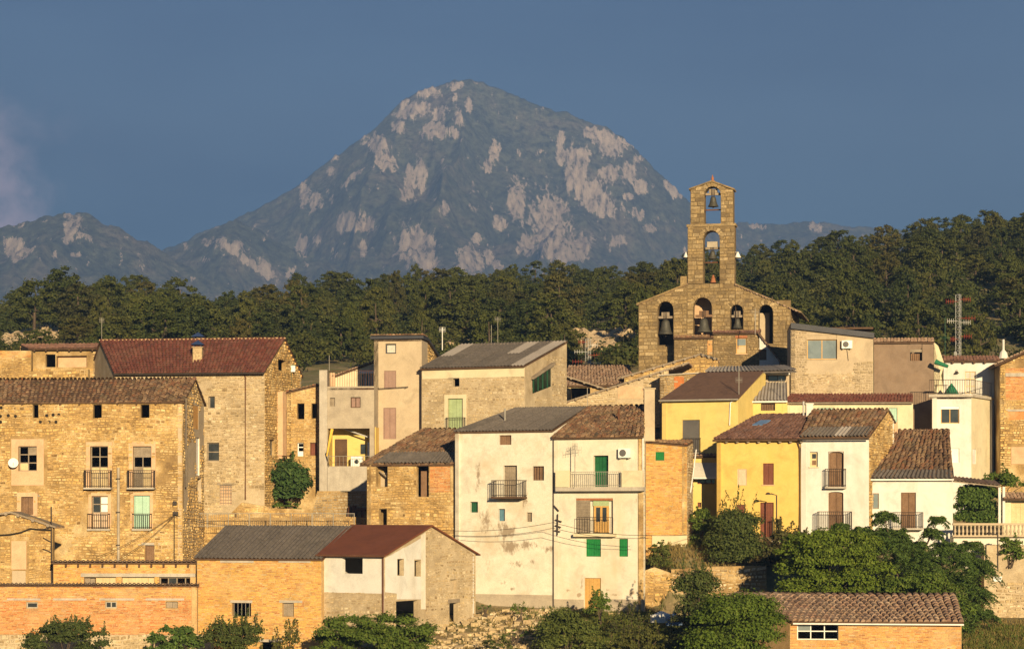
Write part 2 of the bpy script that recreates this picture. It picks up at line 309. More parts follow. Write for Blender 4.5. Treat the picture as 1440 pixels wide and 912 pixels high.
def wall_mesh(mb, fr, polys, ops, th):
    """polys: convex pieces (u,z) of the wall; ops: (U0,z0,U1,z1,arch)"""
    for poly in polys:
        poly = ccw(poly)
        us, zs = [p[0] for p in poly], [p[1] for p in poly]
        xs = sorted(set([min(us), max(us)] + [v for o in ops for v in (o[0], o[2]) if min(us) < v < max(us)]))
        zz = sorted(set([min(zs), max(zs)] + [v for o in ops for v in (o[1], o[3]) if min(zs) < v < max(zs)]))
        for i in range(len(xs) - 1):
            for j in range(len(zz) - 1):
                xm, zm = (xs[i] + xs[i + 1]) / 2, (zz[j] + zz[j + 1]) / 2
                if any(o[0] < xm < o[2] and o[1] < zm < o[3] for o in ops): continue
                c = clip_poly([(xs[i], zz[j]), (xs[i + 1], zz[j]), (xs[i + 1], zz[j + 1]), (xs[i], zz[j + 1])], poly)
                if len(c) < 3: continue
                mb.add([fr.P(u, z) for u, z in c]); mb.add([fr.P(u, z, th) for u, z in c[::-1]])
        for i in range(len(poly)):
            p, q = poly[i], poly[(i + 1) % len(poly)]
            mb.add([fr.P(*p), fr.P(*p, th), fr.P(*q, th), fr.P(*q)])
    for o in ops:
        U0, z0, U1, z1 = o[:4]; arch = len(o) > 4 and o[4]
        if not arch:
            ring = [(U0, z0), (U1, z0), (U1, z1), (U0, z1)]
        else:
            r = (U1 - U0) / 2; cx = (U0 + U1) / 2; rz = min(r, z1 - z0) if arch is True else arch; zs_ = z1 - rz
            arc = [(cx + r * math.cos(math.pi * k / 12), zs_ + rz * math.sin(math.pi * k / 12)) for k in range(13)]
            ring = [(U0, z0), (U1, z0)] + arc
            for V in (0.0, th):
                for k in range(12):
                    cor = (U1, z1) if k < 6 else (U0, z1)
                    mb.add([fr.P(*arc[k], V), fr.P(*arc[k + 1], V), fr.P(*cor, V)])
                mb.add([fr.P(cx, z1, V), fr.P(U0, z1, V), fr.P(U1, z1, V)]) if False else None
        for i in range(len(ring)):
            p, q = ring[i], ring[(i + 1) % len(ring)]
            if p != q: mb.add([fr.P(*p), fr.P(*q), fr.P(*q, th), fr.P(*p, th)])
def hnoise(x, y, s=0):
    return math.sin(x * 1.7 + s) * math.cos(y * 2.3 - s * 1.3) * .5 + math.sin(x * .61 - y * .83 + s * 2.1) * .5
def stone_list(poly, ops, wd, ht, jit, gap, rn, skip=None, wave=0.0, ragged=0.35):
    poly = ccw(poly); zs = [p[1] for p in poly]; z = min(zs) + .02; out = []; top = max(zs)
    while z < top - ht * .3:
        h = min(ht * rn.uniform(1 - ragged, 1 + ragged), top - z); z1 = z + h
        a = clip_half(clip_half(poly, 0, 1, z1), 0, -1, -z)
        if len(a) >= 3:
            lo = [p[0] for p in clip_half(poly, 0, 1, z + .002)] if False else None
            def span(zz):
                xs = []
                for i in range(len(poly)):
                    p, q = poly[i], poly[(i + 1) % len(poly)]
                    if (p[1] - zz) * (q[1] - zz) <= 0 and p[1] != q[1]: xs.append(p[0] + (q[0] - p[0]) * (zz - p[1]) / (q[1] - p[1]))
                return (min(xs), max(xs)) if len(xs) > 1 else None
            s0, s1 = span(z + 1e-4), span(z1 - 1e-4)
            if s0 and s1:
                iv = [(max(s0[0], s1[0]) + .01, min(s0[1], s1[1]) - .01)]
                for o in ops:
                    U0, za, U1, zb = o[:4]; arch = len(o) > 4 and o[4]
                    if zb <= z + .01 or za >= z1 - .01: continue
                    if arch:
                        r = (U1 - U0) / 2; rz = min(r, zb - za) if arch is True else arch; zsp = zb - rz
                        if z > zsp:
                            kk = max(0.0, 1 - ((z - zsp) / rz) ** 2); hw = r * math.sqrt(kk); cx = (U0 + U1) / 2; U0, U1 = cx - hw - .02, cx + hw + .02
                    nv = []
                    for (p, q) in iv:
                        if U1 + .01 <= p or U0 - .01 >= q: nv.append((p, q)); continue
                        if U0 - .01 > p: nv.append((p, U0 - .01))
                        if U1 + .01 < q: nv.append((U1 + .01, q))
                    iv = nv
                for (p, q) in iv:
                    x = p
                    while x < q - .03:
                        ww = wd * rn.uniform(.55, 1.5)
                        if q - x - ww < wd * .45: ww = q - x
                        if not (skip and skip(x + ww / 2, z + h / 2)): out.append((x, z, x + ww, z1))
                        x += ww
        z = z1
    return [[(x0 + gap + rn.uniform(0, jit), z0 + gap + rn.uniform(0, jit) + wave * hnoise(x0, z0)), (x1 - gap - rn.uniform(0, jit), z0 + gap + rn.uniform(0, jit) + wave * hnoise(x1, z0)),
             (x1 - gap - rn.uniform(0, jit), z1 - gap - rn.uniform(0, jit) + wave * hnoise(x1, z1)), (x0 + gap + rn.uniform(0, jit), z1 - gap - rn.uniform(0, jit) + wave * hnoise(x0, z1))] for x0, z0, x1, z1 in out]
def stone_solid(mb, fr, q, p, back=.012):
    ins = .012
    cx, cz = sum(a[0] for a in q) / 4, sum(a[1] for a in q) / 4
    f = [(a[0] + (cx - a[0]) * min(.3, ins / max(.02, abs(a[0] - cx))), a[1] + (cz - a[1]) * min(.3, ins / max(.02, abs(a[1] - cz)))) for a in q]
    i = len(mb.v)
    mb.v += [tuple(fr.P(a[0], a[1], back)) for a in q] + [tuple(fr.P(a[0], a[1], -p)) for a in f]
    for k in range(4): mb.f.append((i + k, i + (k + 1) % 4, i + 4 + (k + 1) % 4, i + 4 + k))
    mb.f.append((i + 4, i + 5, i + 6, i + 7))
KIND = {   # width, height, jitter, gap, wave, raggedness, protrusion range
    'rubble': (.33, .165, .042, .007, .10, .5, (.004, .075), 'stone'), 'rubble_fine': (.28, .13, .035, .007, .09, .5, (.004, .05), 'stone'), 'pointed': (.30, .17, .055, .016, .12, .5, (.003, .03), 'stone'),
    'ashlar': (.58, .33, .028, .008, .02, .3, (.01, .075), 'stone'), 'brick': (.30, .095, .006, .008, .008, .04, (.004, .02), 'brick'),
    'field': (.42, .23, .075, .012, .16, .5, (.01, .11), 'stone')}
def patchy(seed, thr, s=.5):
    return lambda u, z: (hnoise(u * s, z * s, seed) + .45 * hnoise(u * s * 2.7, z * s * 2.7, seed + 4)) > thr
def stonework(parent, fr, polys, ops, kind, mat, skip=None, name=None, singly=0, zone=None):
    wd, ht, jit, gap, wave, rag, pr, nm = KIND[kind]; rn = random.Random(len(bpy.data.objects) * 7 + 3)
    L = []
    for poly in polys:
        L += stone_list(poly, ops, wd, ht, jit, gap, rn, skip, wave, rag)
    if zone: L = [q for q in L if zone[0] <= sum(a[0] for a in q) / 4 <= zone[2] and zone[1] <= sum(a[1] for a in q) / 4 <= zone[3]]
    if singly:
        L.sort(key=lambda q: -(q[1][0] - q[0][0]) * (q[2][1] - q[1][1]))
        for q in L[:singly]:
            mb = MB(); stone_solid(mb, fr, q, rn.uniform(*pr)); mb.build(nm, mat, parent)
        L = L[singly:]
    if L:
        mb = MB()
        for q in L: stone_solid(mb, fr, q, rn.uniform(*pr))
        mb.build(name or nm + '_facing', mat, parent, kind='stuff')
# ------------------------------------------------------------------ roofs
TILE = {}
def tile_mesh(r, ln, mat):
    k = (round(r, 3), round(ln, 3), mat.name)
    if k in TILE: return TILE[k]
    mb = MB(); n = 5; V = []
    for j, (y, rr, zz) in enumerate(((0, r * 1.08, .03), (ln, r * .86, 0.0))):
        for q in range(n + 1):
            a = math.pi * q / n; V.append((rr * math.cos(a), y, rr * 1.05 * math.sin(a) + zz))
    mb.v = V
    for q in range(n): mb.f.append((q, q + 1, n + 1 + q + 1, n + 1 + q))
    mb.f.append(tuple(range(n, -1, -1)))
    me = bpy.data.meshes.new('roof_tile'); me.from_pydata(mb.v, [], mb.f); me.materials.append(mat); me.update(); TILE[k] = me; return me
def roof_point(q, s, t):
    EL, ER, RR, RL = q; return EL.lerp(ER, s).lerp(RL.lerp(RR, s), t)
def tile_field(parent, q, mat, spacing=.25, length=.40, singly=0, rn=None, mess=.02, sag=0.0, name='roof_tiles', lip=None):
    rn = rn or random.Random(len(bpy.data.objects)); EL, ER, RR, RL = q
    nc = max(2, round((ER - EL).length / spacing)); nr = max(1, round(((RL - EL).length + (RR - ER).length) / 2 / length))
    P = []
    for j in range(nr):
        for i in range(nc):
            s = (i + .5) / nc; a, b = roof_point(q, s, j / nr), roof_point(q, s, (j + 1) / nr)
            y = (b - a); ln = y.length; y = y.normalized()
            x = (ER - EL).lerp(RR - RL, (j + .5) / nr); wcol = x.length / nc; x = x.normalized(); z = x.cross(y).normalized(); x = y.cross(z)
            a = a + z * (.012 + rn.uniform(0, mess * .7) - sag * math.sin(math.pi * s)) + x * rn.uniform(-mess, mess) + y * rn.uniform(-mess, mess)
            an = rn.gauss(0, mess * 1.6); x2 = x * math.cos(an) + y * math.sin(an); y2 = y * math.cos(an) - x * math.sin(an)
            P.append((j, a, x2, y2, z, ln, wcol))
    me0 = tile_mesh(spacing * .44, length * 1.15, mat); og = origin_of(parent)
    if singly:
        for (j, a, x, y, z, ln, wc) in P[:singly]:
            o = bpy.data.objects.new('roof_tile', me0); COL.objects.link(o); o.parent = parent
            m3 = Matrix((x * (wc / spacing), y * (ln / length), z)).transposed()
            o.matrix_local = Matrix.Translation(a - og) @ m3.to_4x4()
        P = P[singly:]
    if not P: return
    co = np.array([v.co[:] for v in me0.vertices]); fs = [tuple(p.vertices) for p in me0.polygons]
    mb = MB(); V = []
    for (j, a, x, y, z, ln, wc) in P:
        R3 = np.array([x * (wc / spacing), y * (ln / length), z]); i = len(V) * len(co)
        V.append(co @ R3 + np.array(a)); mb.f += [tuple(i + k for k in f) for f in fs]
    mb.v = [tuple(p) for p in np.concatenate(V)]
    mb.build(name, mat, parent, kind='stuff')
def corr_field(parent, q, mat, wave=.27, nx=6, ny=2, rn=None, pale=(), name='corrugated_sheet', amp=.05):
    rn = rn or random.Random(len(bpy.data.objects)); EL, ER, RR, RL = q
    Wd = (ER - EL).length; og = origin_of(parent)
    for j in range(ny):
        for i in range(nx):
            s0, s1 = i / nx, (i + 1) / nx + .004; t0, t1 = j / ny - (.012 if j else 0), (j + 1) / ny + .01
            nw = max(2, round(Wd / nx / wave)); k = nw * 4 + 1; mb = MB(); lift = .02 + .006 * ((i + j) % 2) + rn.uniform(0, .006) - j * .004
            for lay in (0, 1):
                for t in (t0, t1):
                    for c in range(k):
                        s = s0 + (s1 - s0) * c / (k - 1); p = roof_point(q, min(s, 1.0), t)
                        z = (ER - EL).cross(RL - EL).normalized()
                        h = amp * math.cos(2 * math.pi * c / 4) + amp
                        mb.v.append(tuple(p + z * (h + lift - lay * .012)))
            for lay in (0, 1):
                b = lay * 2 * k
                for c in range(k - 1):
                    f = (b + c, b + c + 1, b + k + c + 1, b + k + c); mb.f.append(f if lay == 0 else f[::-1])
            for c in range(k - 1):
                for o_ in (0, k): mb.f.append((o_ + c, 2 * k + o_ + c, 2 * k + o_ + c + 1, o_ + c + 1))
            mb.build(name, M['corrugated_pale'] if (i, j) in pale else mat, parent)
def ridge_caps(parent, A, B, mat, r=.11, ln=.42, name='ridge_tiles'):
    n = max(2, round((B - A).length / ln)); mb = MB(); rn = random.Random(n)
    for i in range(n):
        a, b = A.lerp(B, i / n), A.lerp(B, (i + 1) / n + .1 / n); y = (b - a).normalized(); x = y.cross(Vector((0, 0, 1))).normalized(); z = x.cross(y)
        a = a + z * rn.uniform(-.015, .02); b = b + z * rn.uniform(-.03, 0); i0 = len(mb.v)
        for p, rr in ((a, r * 1.1), (b, r * .9)):
            for k in range(6):
                an = math.pi * k / 5; mb.v.append(tuple(p + x * rr * math.cos(an) + z * rr * math.sin(an)))
        for k in range(5): mb.f.append((i0 + k, i0 + k + 1, i0 + 6 + k + 1, i0 + 6 + k))
        mb.f.append(tuple(i0 + k for k in range(6))); mb.f.append(tuple(i0 + 6 + k for k in range(5, -1, -1)))
    mb.build(name, mat, parent, kind='stuff')
def slab(mb, q, th):
    q = [Vector(p) for p in q]; mb.hexa([p - Vector((0, 0, th)) for p in q] + q)
# ------------------------------------------------------------------ openings and what fills them
def fill(parent, fr, o, op, th):
    U0, z0, U1, z1 = o[:4]; k = op.get('k', 'hole'); d = op.get('d', .2); m = M[op['m']] if 'm' in op else None; W, H = U1 - U0, z1 - z0
    lab = op.get('lab')
    fn = op.get('n', {'glass': 'window', 'shut': 'shutter', 'door': 'door', 'roller': 'roller_shutter', 'board': 'boarding', 'infill': 'infill', 'grille': 'grille'}.get(k, 'window'))
    root = None
    if k == 'glass':
        fw = op.get('fw', .07); nx, ny = op.get('nx', 2), op.get('ny', 1); mb = MB()
        for i in range(nx + 1): c = U0 + W * i / nx; c = min(max(c, U0 + fw / 2), U1 - fw / 2); fr.box(mb, c - fw / 2, z0, c + fw / 2, z1, d, d + .06)
        for j in range(ny + 1):
            c = z0 + H * j / ny; c = min(max(c, z0 + fw / 2), z1 - fw / 2)
            for i in range(nx):
                a, b = U0 + W * i / nx, U0 + W * (i + 1) / nx
                fr.box(mb, (a + fw / 2) if i else U0 + fw, c - fw / 2, (b - fw / 2) if i < nx - 1 else U1 - fw, c + fw / 2, d + .004, d + .056)
        root = mb.build(fn, m or M['wood_dark'], parent)
        gm = M[op.get('pane', 'glass')]; skipp = op.get('open', ())
        for i in range(nx):
            for j in range(ny):
                if (i, j) in skipp: continue
                mb = MB(); fr.box(mb, U0 + W * i / nx, z0 + H * j / ny, U0 + W * (i + 1) / nx, z0 + H * (j + 1) / ny, d + .02, d + .032); mb.build('pane', M[op['panes'][(i, j)]] if (i, j) in op.get('panes', {}) else gm, root)
    elif k in ('shut', 'door'):
        leaves = op.get('leaves', 2 if W > .7 else 1); nb = op.get('nb', 3 if W / leaves > .45 else 2)
        mb = MB(); fr.box(mb, U0, z0, U0 + .05, z1, d - .03, d + .05); fr.box(mb, U1 - .05, z0, U1, z1, d - .03, d + .05); fr.box(mb, U0 + .05, z1 - .05, U1 - .05, z1, d - .03, d + .05)
        root = mb.build(fn, m, parent)
        for l in range(leaves):
            mb = MB(); a = U0 + .05 + (W - .1) * l / leaves + .008; b = U0 + .05 + (W - .1) * (l + 1) / leaves - .008
            fr.box(mb, a, z0 + .01, b, z1 - .055, d + .022, d + .05)
            for i in range(nb): fr.box(mb, a + (b - a) * i / nb + .006, z0 + .012, a + (b - a) * (i + 1) / nb - .006, z1 - .057, d, d + .024)
            if op.get('louv'):
                nl = int(H / .09)
                for i in range(nl): fr.box(mb, a + .05, z0 + .06 + i * .09, b - .05, z0 + .10 + i * .09, d - .012, d + .002)
            elif op.get('panel'):
                for i in range(op['panel']):
                    zz = z0 + .1 + (H - .2) * i / op['panel']; fr.box(mb, a + .07, zz + .03, b - .07, zz + (H - .2) / op['panel'] - .03, d - .018, d + .002)
            else:
                for zz in (z0 + H * .18, z0 + H * .8): fr.box(mb, a + .02, zz, b - .02, zz + .06, d - .012, d + .002)
            mb.build('leaf', m, root)
    elif k == 'roller':
        mb = MB(); n = max(4, int(H / .07))
        for i in range(n): fr.box(mb, U0, z0 + H * i / n + .006, U1, z0 + H * (i + 1) / n - .004, d, d + .03)
        fr.box(mb, U0, z0, U1, z1, d + .02, d + .04); root = mb.build(fn, m, parent)
    elif k == 'board':
        rn = random.Random(int(U0 * 100)); n = op.get('nb', max(2, int(W / .2))); x = U0
        for i in range(n):
            mb = MB(); x1 = U0 + W * (i + 1) / n; tp = z1 - rn.uniform(0, .05) * H - (.0 if op.get('full') else rn.uniform(0, .12) * H)
            fr.box(mb, x + .006, z0 - .0 + rn.uniform(0, .03), x1 - .006, tp, d + rn.uniform(0, .03), d + .05); r_ = mb.build('board', m or M['wood_grey'], parent); x = x1
            root = root or r_
    elif k == 'infill':
        mb = MB(); fr.box(mb, U0, z0, U1, z1, d, d + .1); root = mb.build(fn, m, parent)
        if op.get('brick'): stonework(parent, Fr((fr.P(0, 0, d).x, fr.P(0, 0, d).y), math.atan2(fr.u.y, fr.u.x)), [[(U0, z0), (U1, z0), (U1, z1), (U0, z1)]], [], 'brick', M[op['brick']])
    if op.get('shade_black'):
        mb = MB(); fr.box(mb, U0 - .1, z0 - .1, U1 + .1, z1 + .1, th + .05, th + .1); mb.build('shade_backing', M['shade_black'], parent)  # near-black panel paints the shade of the room behind the opening
    if op.get('bars'):
        nx, ny = op['bars']; mb = MB()
        for i in range(nx): c = U0 + W * (i + .5) / nx; mb.tube([fr.P(c, z0, .06), fr.P(c, z1, .06)], .016, 5)
        for j in range(ny): c = z0 + H * (j + .5) / ny; mb.tube([fr.P(U0, c, .07), fr.P(U1, c, .07)], .014, 5)
        mb.build('window_bars', M[op.get('barm', 'iron')], parent)
    if op.get('sill'):
        mb = MB(); fr.box(mb, U0 - .08, z0 - .07, U1 + .08, z0 - .002, -.07, .12); mb.build('sill', M[op['sill']], root or parent)
    if op.get('lintel'):
        lw = op.get('lw', (.2, .2)); mb = MB(); fr.box(mb, U0 - lw[0], z1 + .003, U1 + lw[1], z1 + op.get('lh', .17), -.035, .15); mb.build('lintel', M[op['lintel']], root or parent)
    if op.get('surr'):
        mt, a = op['surr'][:2]; bt = op['surr'][2] if len(op['surr']) > 2 else a; mb = MB()
        fr.box(mb, U0 - a, z0 - bt, U0, z1 + a, -.05, .02); fr.box(mb, U1, z0 - bt, U1 + a, z1 + a, -.05, .02); fr.box(mb, U0, z1, U1, z1 + a, -.049, .02)
        if bt > .01: fr.box(mb, U0, z0 - bt, U1, z0, -.051, .02)
        mb.build('surround', M[mt], parent)
    if op.get('rail'):
        balcony(parent, fr, *op['rail'])
    return root
def balcony(parent, fr, x0, x1, yt, yb, dep=.5, slabm='concrete', railm='iron', sl=.12, step=.13):
    """pixel extents measured on the wall plane moved out by dep"""
    V = -dep; U0, U1 = fr.U(x0, V), fr.U(x1, V); xm = (x0 + x1) / 2; zt, zb = fr.z(xm, yt, V), fr.z(xm, yb, V)
    mb = MB(); fr.box(mb, U0 - .03, zb - sl, U1 + .03, zb, V - .04, -.004); b = mb.build('balcony', M[slabm], parent); mb = MB()
    n = max(3, int((U1 - U0) / step)); r = .017
    for i in range(n + 1): c = U0 + (U1 - U0) * i / n; mb.tube([fr.P(c, zb, V), fr.P(c, zt, V)], r, 5)
    k = max(1, int(dep / step))
    for c in (U0, U1):
        for i in range(1, k): mb.tube([fr.P(c, zb, V * (1 - i / k)), fr.P(c, zt, V * (1 - i / k))], r, 5)
        for z in (zt, zb + .1): mb.tube([fr.P(c, z, V), fr.P(c, z, 0)], .022, 5)
    for z in (zt, zb + .1): mb.tube([fr.P(U0, z, V), fr.P(U1, z, V)], .024, 5)
    mb.build('railing', M[railm], b); return b
def op_local(fr, op): 
    r = fr.rect(op['r']); return (r[0], r[1], r[2], r[3], op.get('arch', False))
# ------------------------------------------------------------------ a house: front, two sides, back, roof over them
class House: pass
def house(name, label, x0, x1, ey, by, d, th, wall, ridge=None, D=8.0, roof=None, ops=(), face=None, right=None, cat='house', group=None, zcut=0.0, ovf=.3, ovs=.15, wt=.35, mono=False, gutter=None, low=2.0, deckm='wood_dark', interior='mortar', singly=0, caps=None, back=True, eyr=None):
    """x0,x1: front corners; ey: eave row; by: visible foot; ridge=(xl,xr,row,depth behind the front)"""
    b = House(); fr = Fr.at(x0, d, th); b.fr = fr; U1 = fr.U(x1); xm = (x0 + x1) / 2
    ze = fr.z(xm, ey); zb = fr.z(xm, by) - low; b.ze, b.zb, b.U1 = ze, zb, U1
    cen = fr.P(U1 / 2, zb, D / 2); b.root = thing(name, label, cat, (cen.x, cen.y, zb), group); rt = b.root
    if ridge:
        xl, xr, ry, Dr = ridge; RL, RR = fr.P(fr.U(xl, Dr), 0, Dr), fr.P(fr.U(xr, Dr), 0, Dr); zr = fr.z((xl + xr) / 2, ry, Dr)
    else:
        Dr = D; RL, RR = fr.P(0, 0, D), fr.P(U1, 0, D); zr = ze
        xl = xr = None
    b.zr = zr; FL, FR = fr.P(0, 0), fr.P(U1, 0)
    k = D / Dr; BL, BR = FL.lerp(RL, k), FR.lerp(RR, k)
    zbk = zr if mono or not ridge else zr - (zr - ze) * (D - Dr) / Dr
    b.FL, b.FR, b.BL, b.BR, b.RL, b.RR = FL, FR, BL, BR, RL, RR
    fpoly = [(0, zb), (U1, zb), (U1, ze - zcut), (0, ze - zcut)] if eyr is None else [(0, zb), (U1, zb), (U1, fr.z(x1, eyr)), (0, ze)]
    b.fpoly = fpoly
    lo = [op_local(fr, o) for o in ops]
    mb = MB(); wall_mesh(mb, fr, [fpoly], lo, wt); mb.build('front_wall', M[wall], rt)
    for o, op in zip(lo, ops): fill(rt, fr, o, op, wt)
    for fc in (face or ()):
        z = fc.get('zone'); z = fr.rect(z) if z else None
        stonework(rt, fr, [fpoly], lo + [fr.rect(e) for e in fc.get('not', ())], fc['k'], M[fc['m']], fc.get('skip'), singly=fc.get('singly', 0), zone=z)
    rs = Fr.thru(FR, BR); rs.A = rs.A - rs.v * .003; b.rs = rs; Ls = (Vector((BR.x, BR.y)) - Vector((FR.x, FR.y))).length; Lr = Ls / k
    rp = [(wt * .0 + .002, zb), (Ls, zb), (Ls, zbk - zcut), (Lr, zr - zcut), (.002, ze - zcut)] if (ridge and not mono) else [(.002, zb), (Ls, zb), (Ls, zbk - zcut), (.002, (ze if eyr is None else fr.z(x1, eyr)) - zcut)]
    b.rp = rp; right = right or {}
    rops = right.get('ops', ()); rl = [op_local(rs, o) for o in rops]
    mb = MB(); wall_mesh(mb, rs, [rp], rl, wt); mb.build('side_wall', M[right.get('m', wall)], rt)
    for o, op in zip(rl, rops): fill(rt, rs, o, op, wt)
    for fc in right.get('face', ()):
        z = fc.get('zone'); z = rs.rect(z) if z else None
        stonework(rt, rs, [rp], rl + [rs.rect(e) for e in fc.get('not', ())], fc['k'], M[fc['m']], fc.get('skip'), singly=fc.get('singly', 0), zone=z)
    ls = Fr.thru(BL, FL); ls.A = ls.A - ls.v * .003; Ll = (BL - FL).length
    lp = [(0, zb), (Ll, zb), (Ll, ze - zcut), (Ll - Ll / k, zr - zcut), (0, zbk - zcut)] if (ridge and not mono) else [(0, zb), (Ll, zb), (Ll, ze - zcut), (0, zbk - zcut)]
    mb = MB(); wall_mesh(mb, ls, [lp], [], wt)
    bk = Fr.thru(BR, BL); bk.A = bk.A - bk.v * .003; Lb = (BR - BL).length
    wall_mesh(mb, bk, [[(0, zb), (Lb, zb), (Lb, zbk - zcut), (0, zbk - zcut)]], [], wt); mb.build('back_walls', M[wall], rt)
    # roof
    def at(p, z): return Vector((p.x, p.y, z))
    if roof:
        zo = .03
        el, er, rr, rl_ = at(FL, ze + zo), at(FR, (ze if eyr is None else fr.z(x1, eyr)) + zo), at(RR, zr + zo), at(RL, zr + zo)
        sl = (er - el).normalized(); el = el - sl * ovs; er = er + sl * ovs; rl_ = rl_ - sl * ovs; rr = rr + sl * ovs
        e0, e1 = el + (el - rl_) * (ovf / (el - rl_).length), er + (er - rr) * (ovf / (er - rr).length)
        q = [e0, e1, rr, rl_]; b.q = q
        mb = MB(); slab(mb, q, .09)
        if ridge and not mono:
            bl, br = at(BL, zbk + zo) - sl * ovs, at(BR, zbk + zo) + sl * ovs
            bl = bl + (bl - rl_) * (.25 / (bl - rl_).length); br = br + (br - rr) * (.25 / (br - rr).length)
            q2 = [br, bl, rl_, rr]; slab(mb, q2, .088); b.q2 = q2
        b.roof = mb.build('roof', M[deckm], rt)
        kind, rm = roof[0], M[roof[1]]; kw = roof[2] if len(roof) > 2 else {}
        if kind == 'tile':
            tile_field(b.roof, q, rm, **kw)
            if ridge and not mono: tile_field(b.roof, q2, rm, spacing=kw.get('spacing', .25), length=.6)
            if caps: ridge_caps(b.roof, rl_, rr, M[caps])
        elif kind == 'corr':
            corr_field(b.roof, q, rm, **kw)
            if ridge and not mono: corr_field(b.roof, q2, rm, nx=3, ny=1)
        elif kind == 'flat':
            pass
    else:
        mb = MB(); slab(mb, [at(FL, ze - .12), at(FR, ze - .12), at(BR, ze - .12), at(BL, ze - .12)], .15); b.roof = mb.build('roof', M[deckm], rt)
    if gutter:
        mb = MB(); a, c = b.q[0] + Vector((0, 0, -.06)), b.q[1] + Vector((0, 0, -.06)); n = -Vector((fr.v.x, fr.v.y, 0)) * .06
        mb.tube([a + n, c + n], .07, 8); mb.build('gutter', M[gutter], b.roof)
    return b
def pipe(b, fr, pts, m='iron', r=.045, V=-.08, name='downpipe'):
    mb = MB(); mb.tube([fr.P(fr.U(x, V), fr.z(x, y, V), V) for x, y in pts], r, 7); return mb.build(name, M[m], b.root if isinstance(b, House) else b)
def band(b, fr, r, m, V0=-.03, V1=.02, name='plaster_band', parent=None):
    U0, z0, U1, z1 = fr.rect(r); mb = MB(); fr.box(mb, U0, z0, U1, z1, V0, V1); return mb.build(name, M[m], parent or b.root)
def chimney(parent, P, w, h, m, capm=None, pot=True, name='chimney', dz=.6):
    mb = MB(); x, y, z = P; mb.box((x - w / 2, y - w / 2, z - dz), (w, 0, 0), (0, w, 0), (0, 0, h + dz)); mb.box((x - w * .6, y - w * .6, z + h), (w * 1.2, 0, 0), (0, w * 1.2, 0), (0, 0, .08))
    c = mb.build(name, M[m], parent)
    if capm:
        mb = MB(); 
        for dx in (-1, 1):
            for dy in (-1, 1): mb.box((x + dx * w * .38 - .03, y + dy * w * .38 - .03, z + h + .08), (.06, 0, 0), (0, .06, 0), (0, 0, .16))
        z1 = z + h + .24; k = w * .72
        mb.add([(x - k, y - k, z1), (x + k, y - k, z1), (x + k, y + k, z1), (x - k, y + k, z1)][::-1])
        for a, b_ in (((-k, -k), (k, -k)), ((k, -k), (k, k)), ((k, k), (-k, k)), ((-k, k), (-k, -k))): mb.add([(x + a[0], y + a[1], z1), (x + b_[0], y + b_[1], z1), (x, y, z1 + k * .75)])
        mb.build('chimney_cap', M[capm], c)
    return c
def free_wall(name, label, cat, fr, pieces, th, wall, face=None, ops=(), group=None, parts=()):
    """a standing wall or wall fragment; pieces are convex pixel polygons on its plane"""
    pl = [fr.poly(p) for p in pieces]; zb = min(p[1] for q in pl for p in q); um = sum(p[0] for q in pl for p in q) / sum(len(q) for q in pl)
    c = fr.P(um, zb, th / 2); rt = thing(name, label, cat, c, group); lo = [op_local(fr, o) for o in ops]
    mb = MB(); wall_mesh(mb, fr, pl, lo, th); mb.build('wall', M[wall], rt)
    for o, op in zip(lo, ops): fill(rt, fr, o, op, th)
    for fc in (face or ()):
        z = fc.get('zone'); z = fr.rect(z) if z else None
        stonework(rt, fr, pl, lo + [fr.rect(e) for e in fc.get('not', ())], fc['k'], M[fc['m']], fc.get('skip'), singly=fc.get('singly', 0), zone=z)
    return rt
# ================================================================== the ground, the hill and the mountain
YS = [-120, 0, 30, 70, 115, 128, 136, 143, 148, 152, 158, 166, 180, 200, 232, 300, 400, 450, 560, 900, 3500, 7400]
ZC = [-3, -1.8, -9, -15, -11.5, -9.1, -8.3, -7.0, -6.4, -3.4, -.6, 2.2, 6.0, 10.0, 15.5, 26, 0, 0, -45, -75, -85, -85]
CRX = [-400, 0, 60, 170, 250, 320, 480, 560, 740, 830, 930, 1050, 1150, 1250, 1340, 1440, 1900]
CRY = [440, 438, 428, 428, 436, 446, 422, 424, 412, 412, 398, 386, 372, 358, 340, 336, 330]
def vnoise(x, y, seed=0):
    xi, yi = np.floor(x).astype(np.int64), np.floor(y).astype(np.int64); xf, yf = x - xi, y - yi
    h = lambda a, b: ((np.sin(a * 127.1 + b * 311.7 + seed * 74.7) * 43758.5453) % 1.0)
    u, v = xf * xf * (3 - 2 * xf), yf * yf * (3 - 2 * yf)
    return (h(xi, yi) * (1 - u) + h(xi + 1, yi) * u) * (1 - v) + (h(xi, yi + 1) * (1 - u) + h(xi + 1, yi + 1) * u) * v
def fbm(x, y, o=5, seed=0, g=.5):
    s, a, t = 0, 1, 0
    for k in range(o): s = s + a * vnoise(x * 2 ** k + k * 17.3, y * 2 ** k - k * 9.1, seed + k); t += a; a *= g
    return s / t
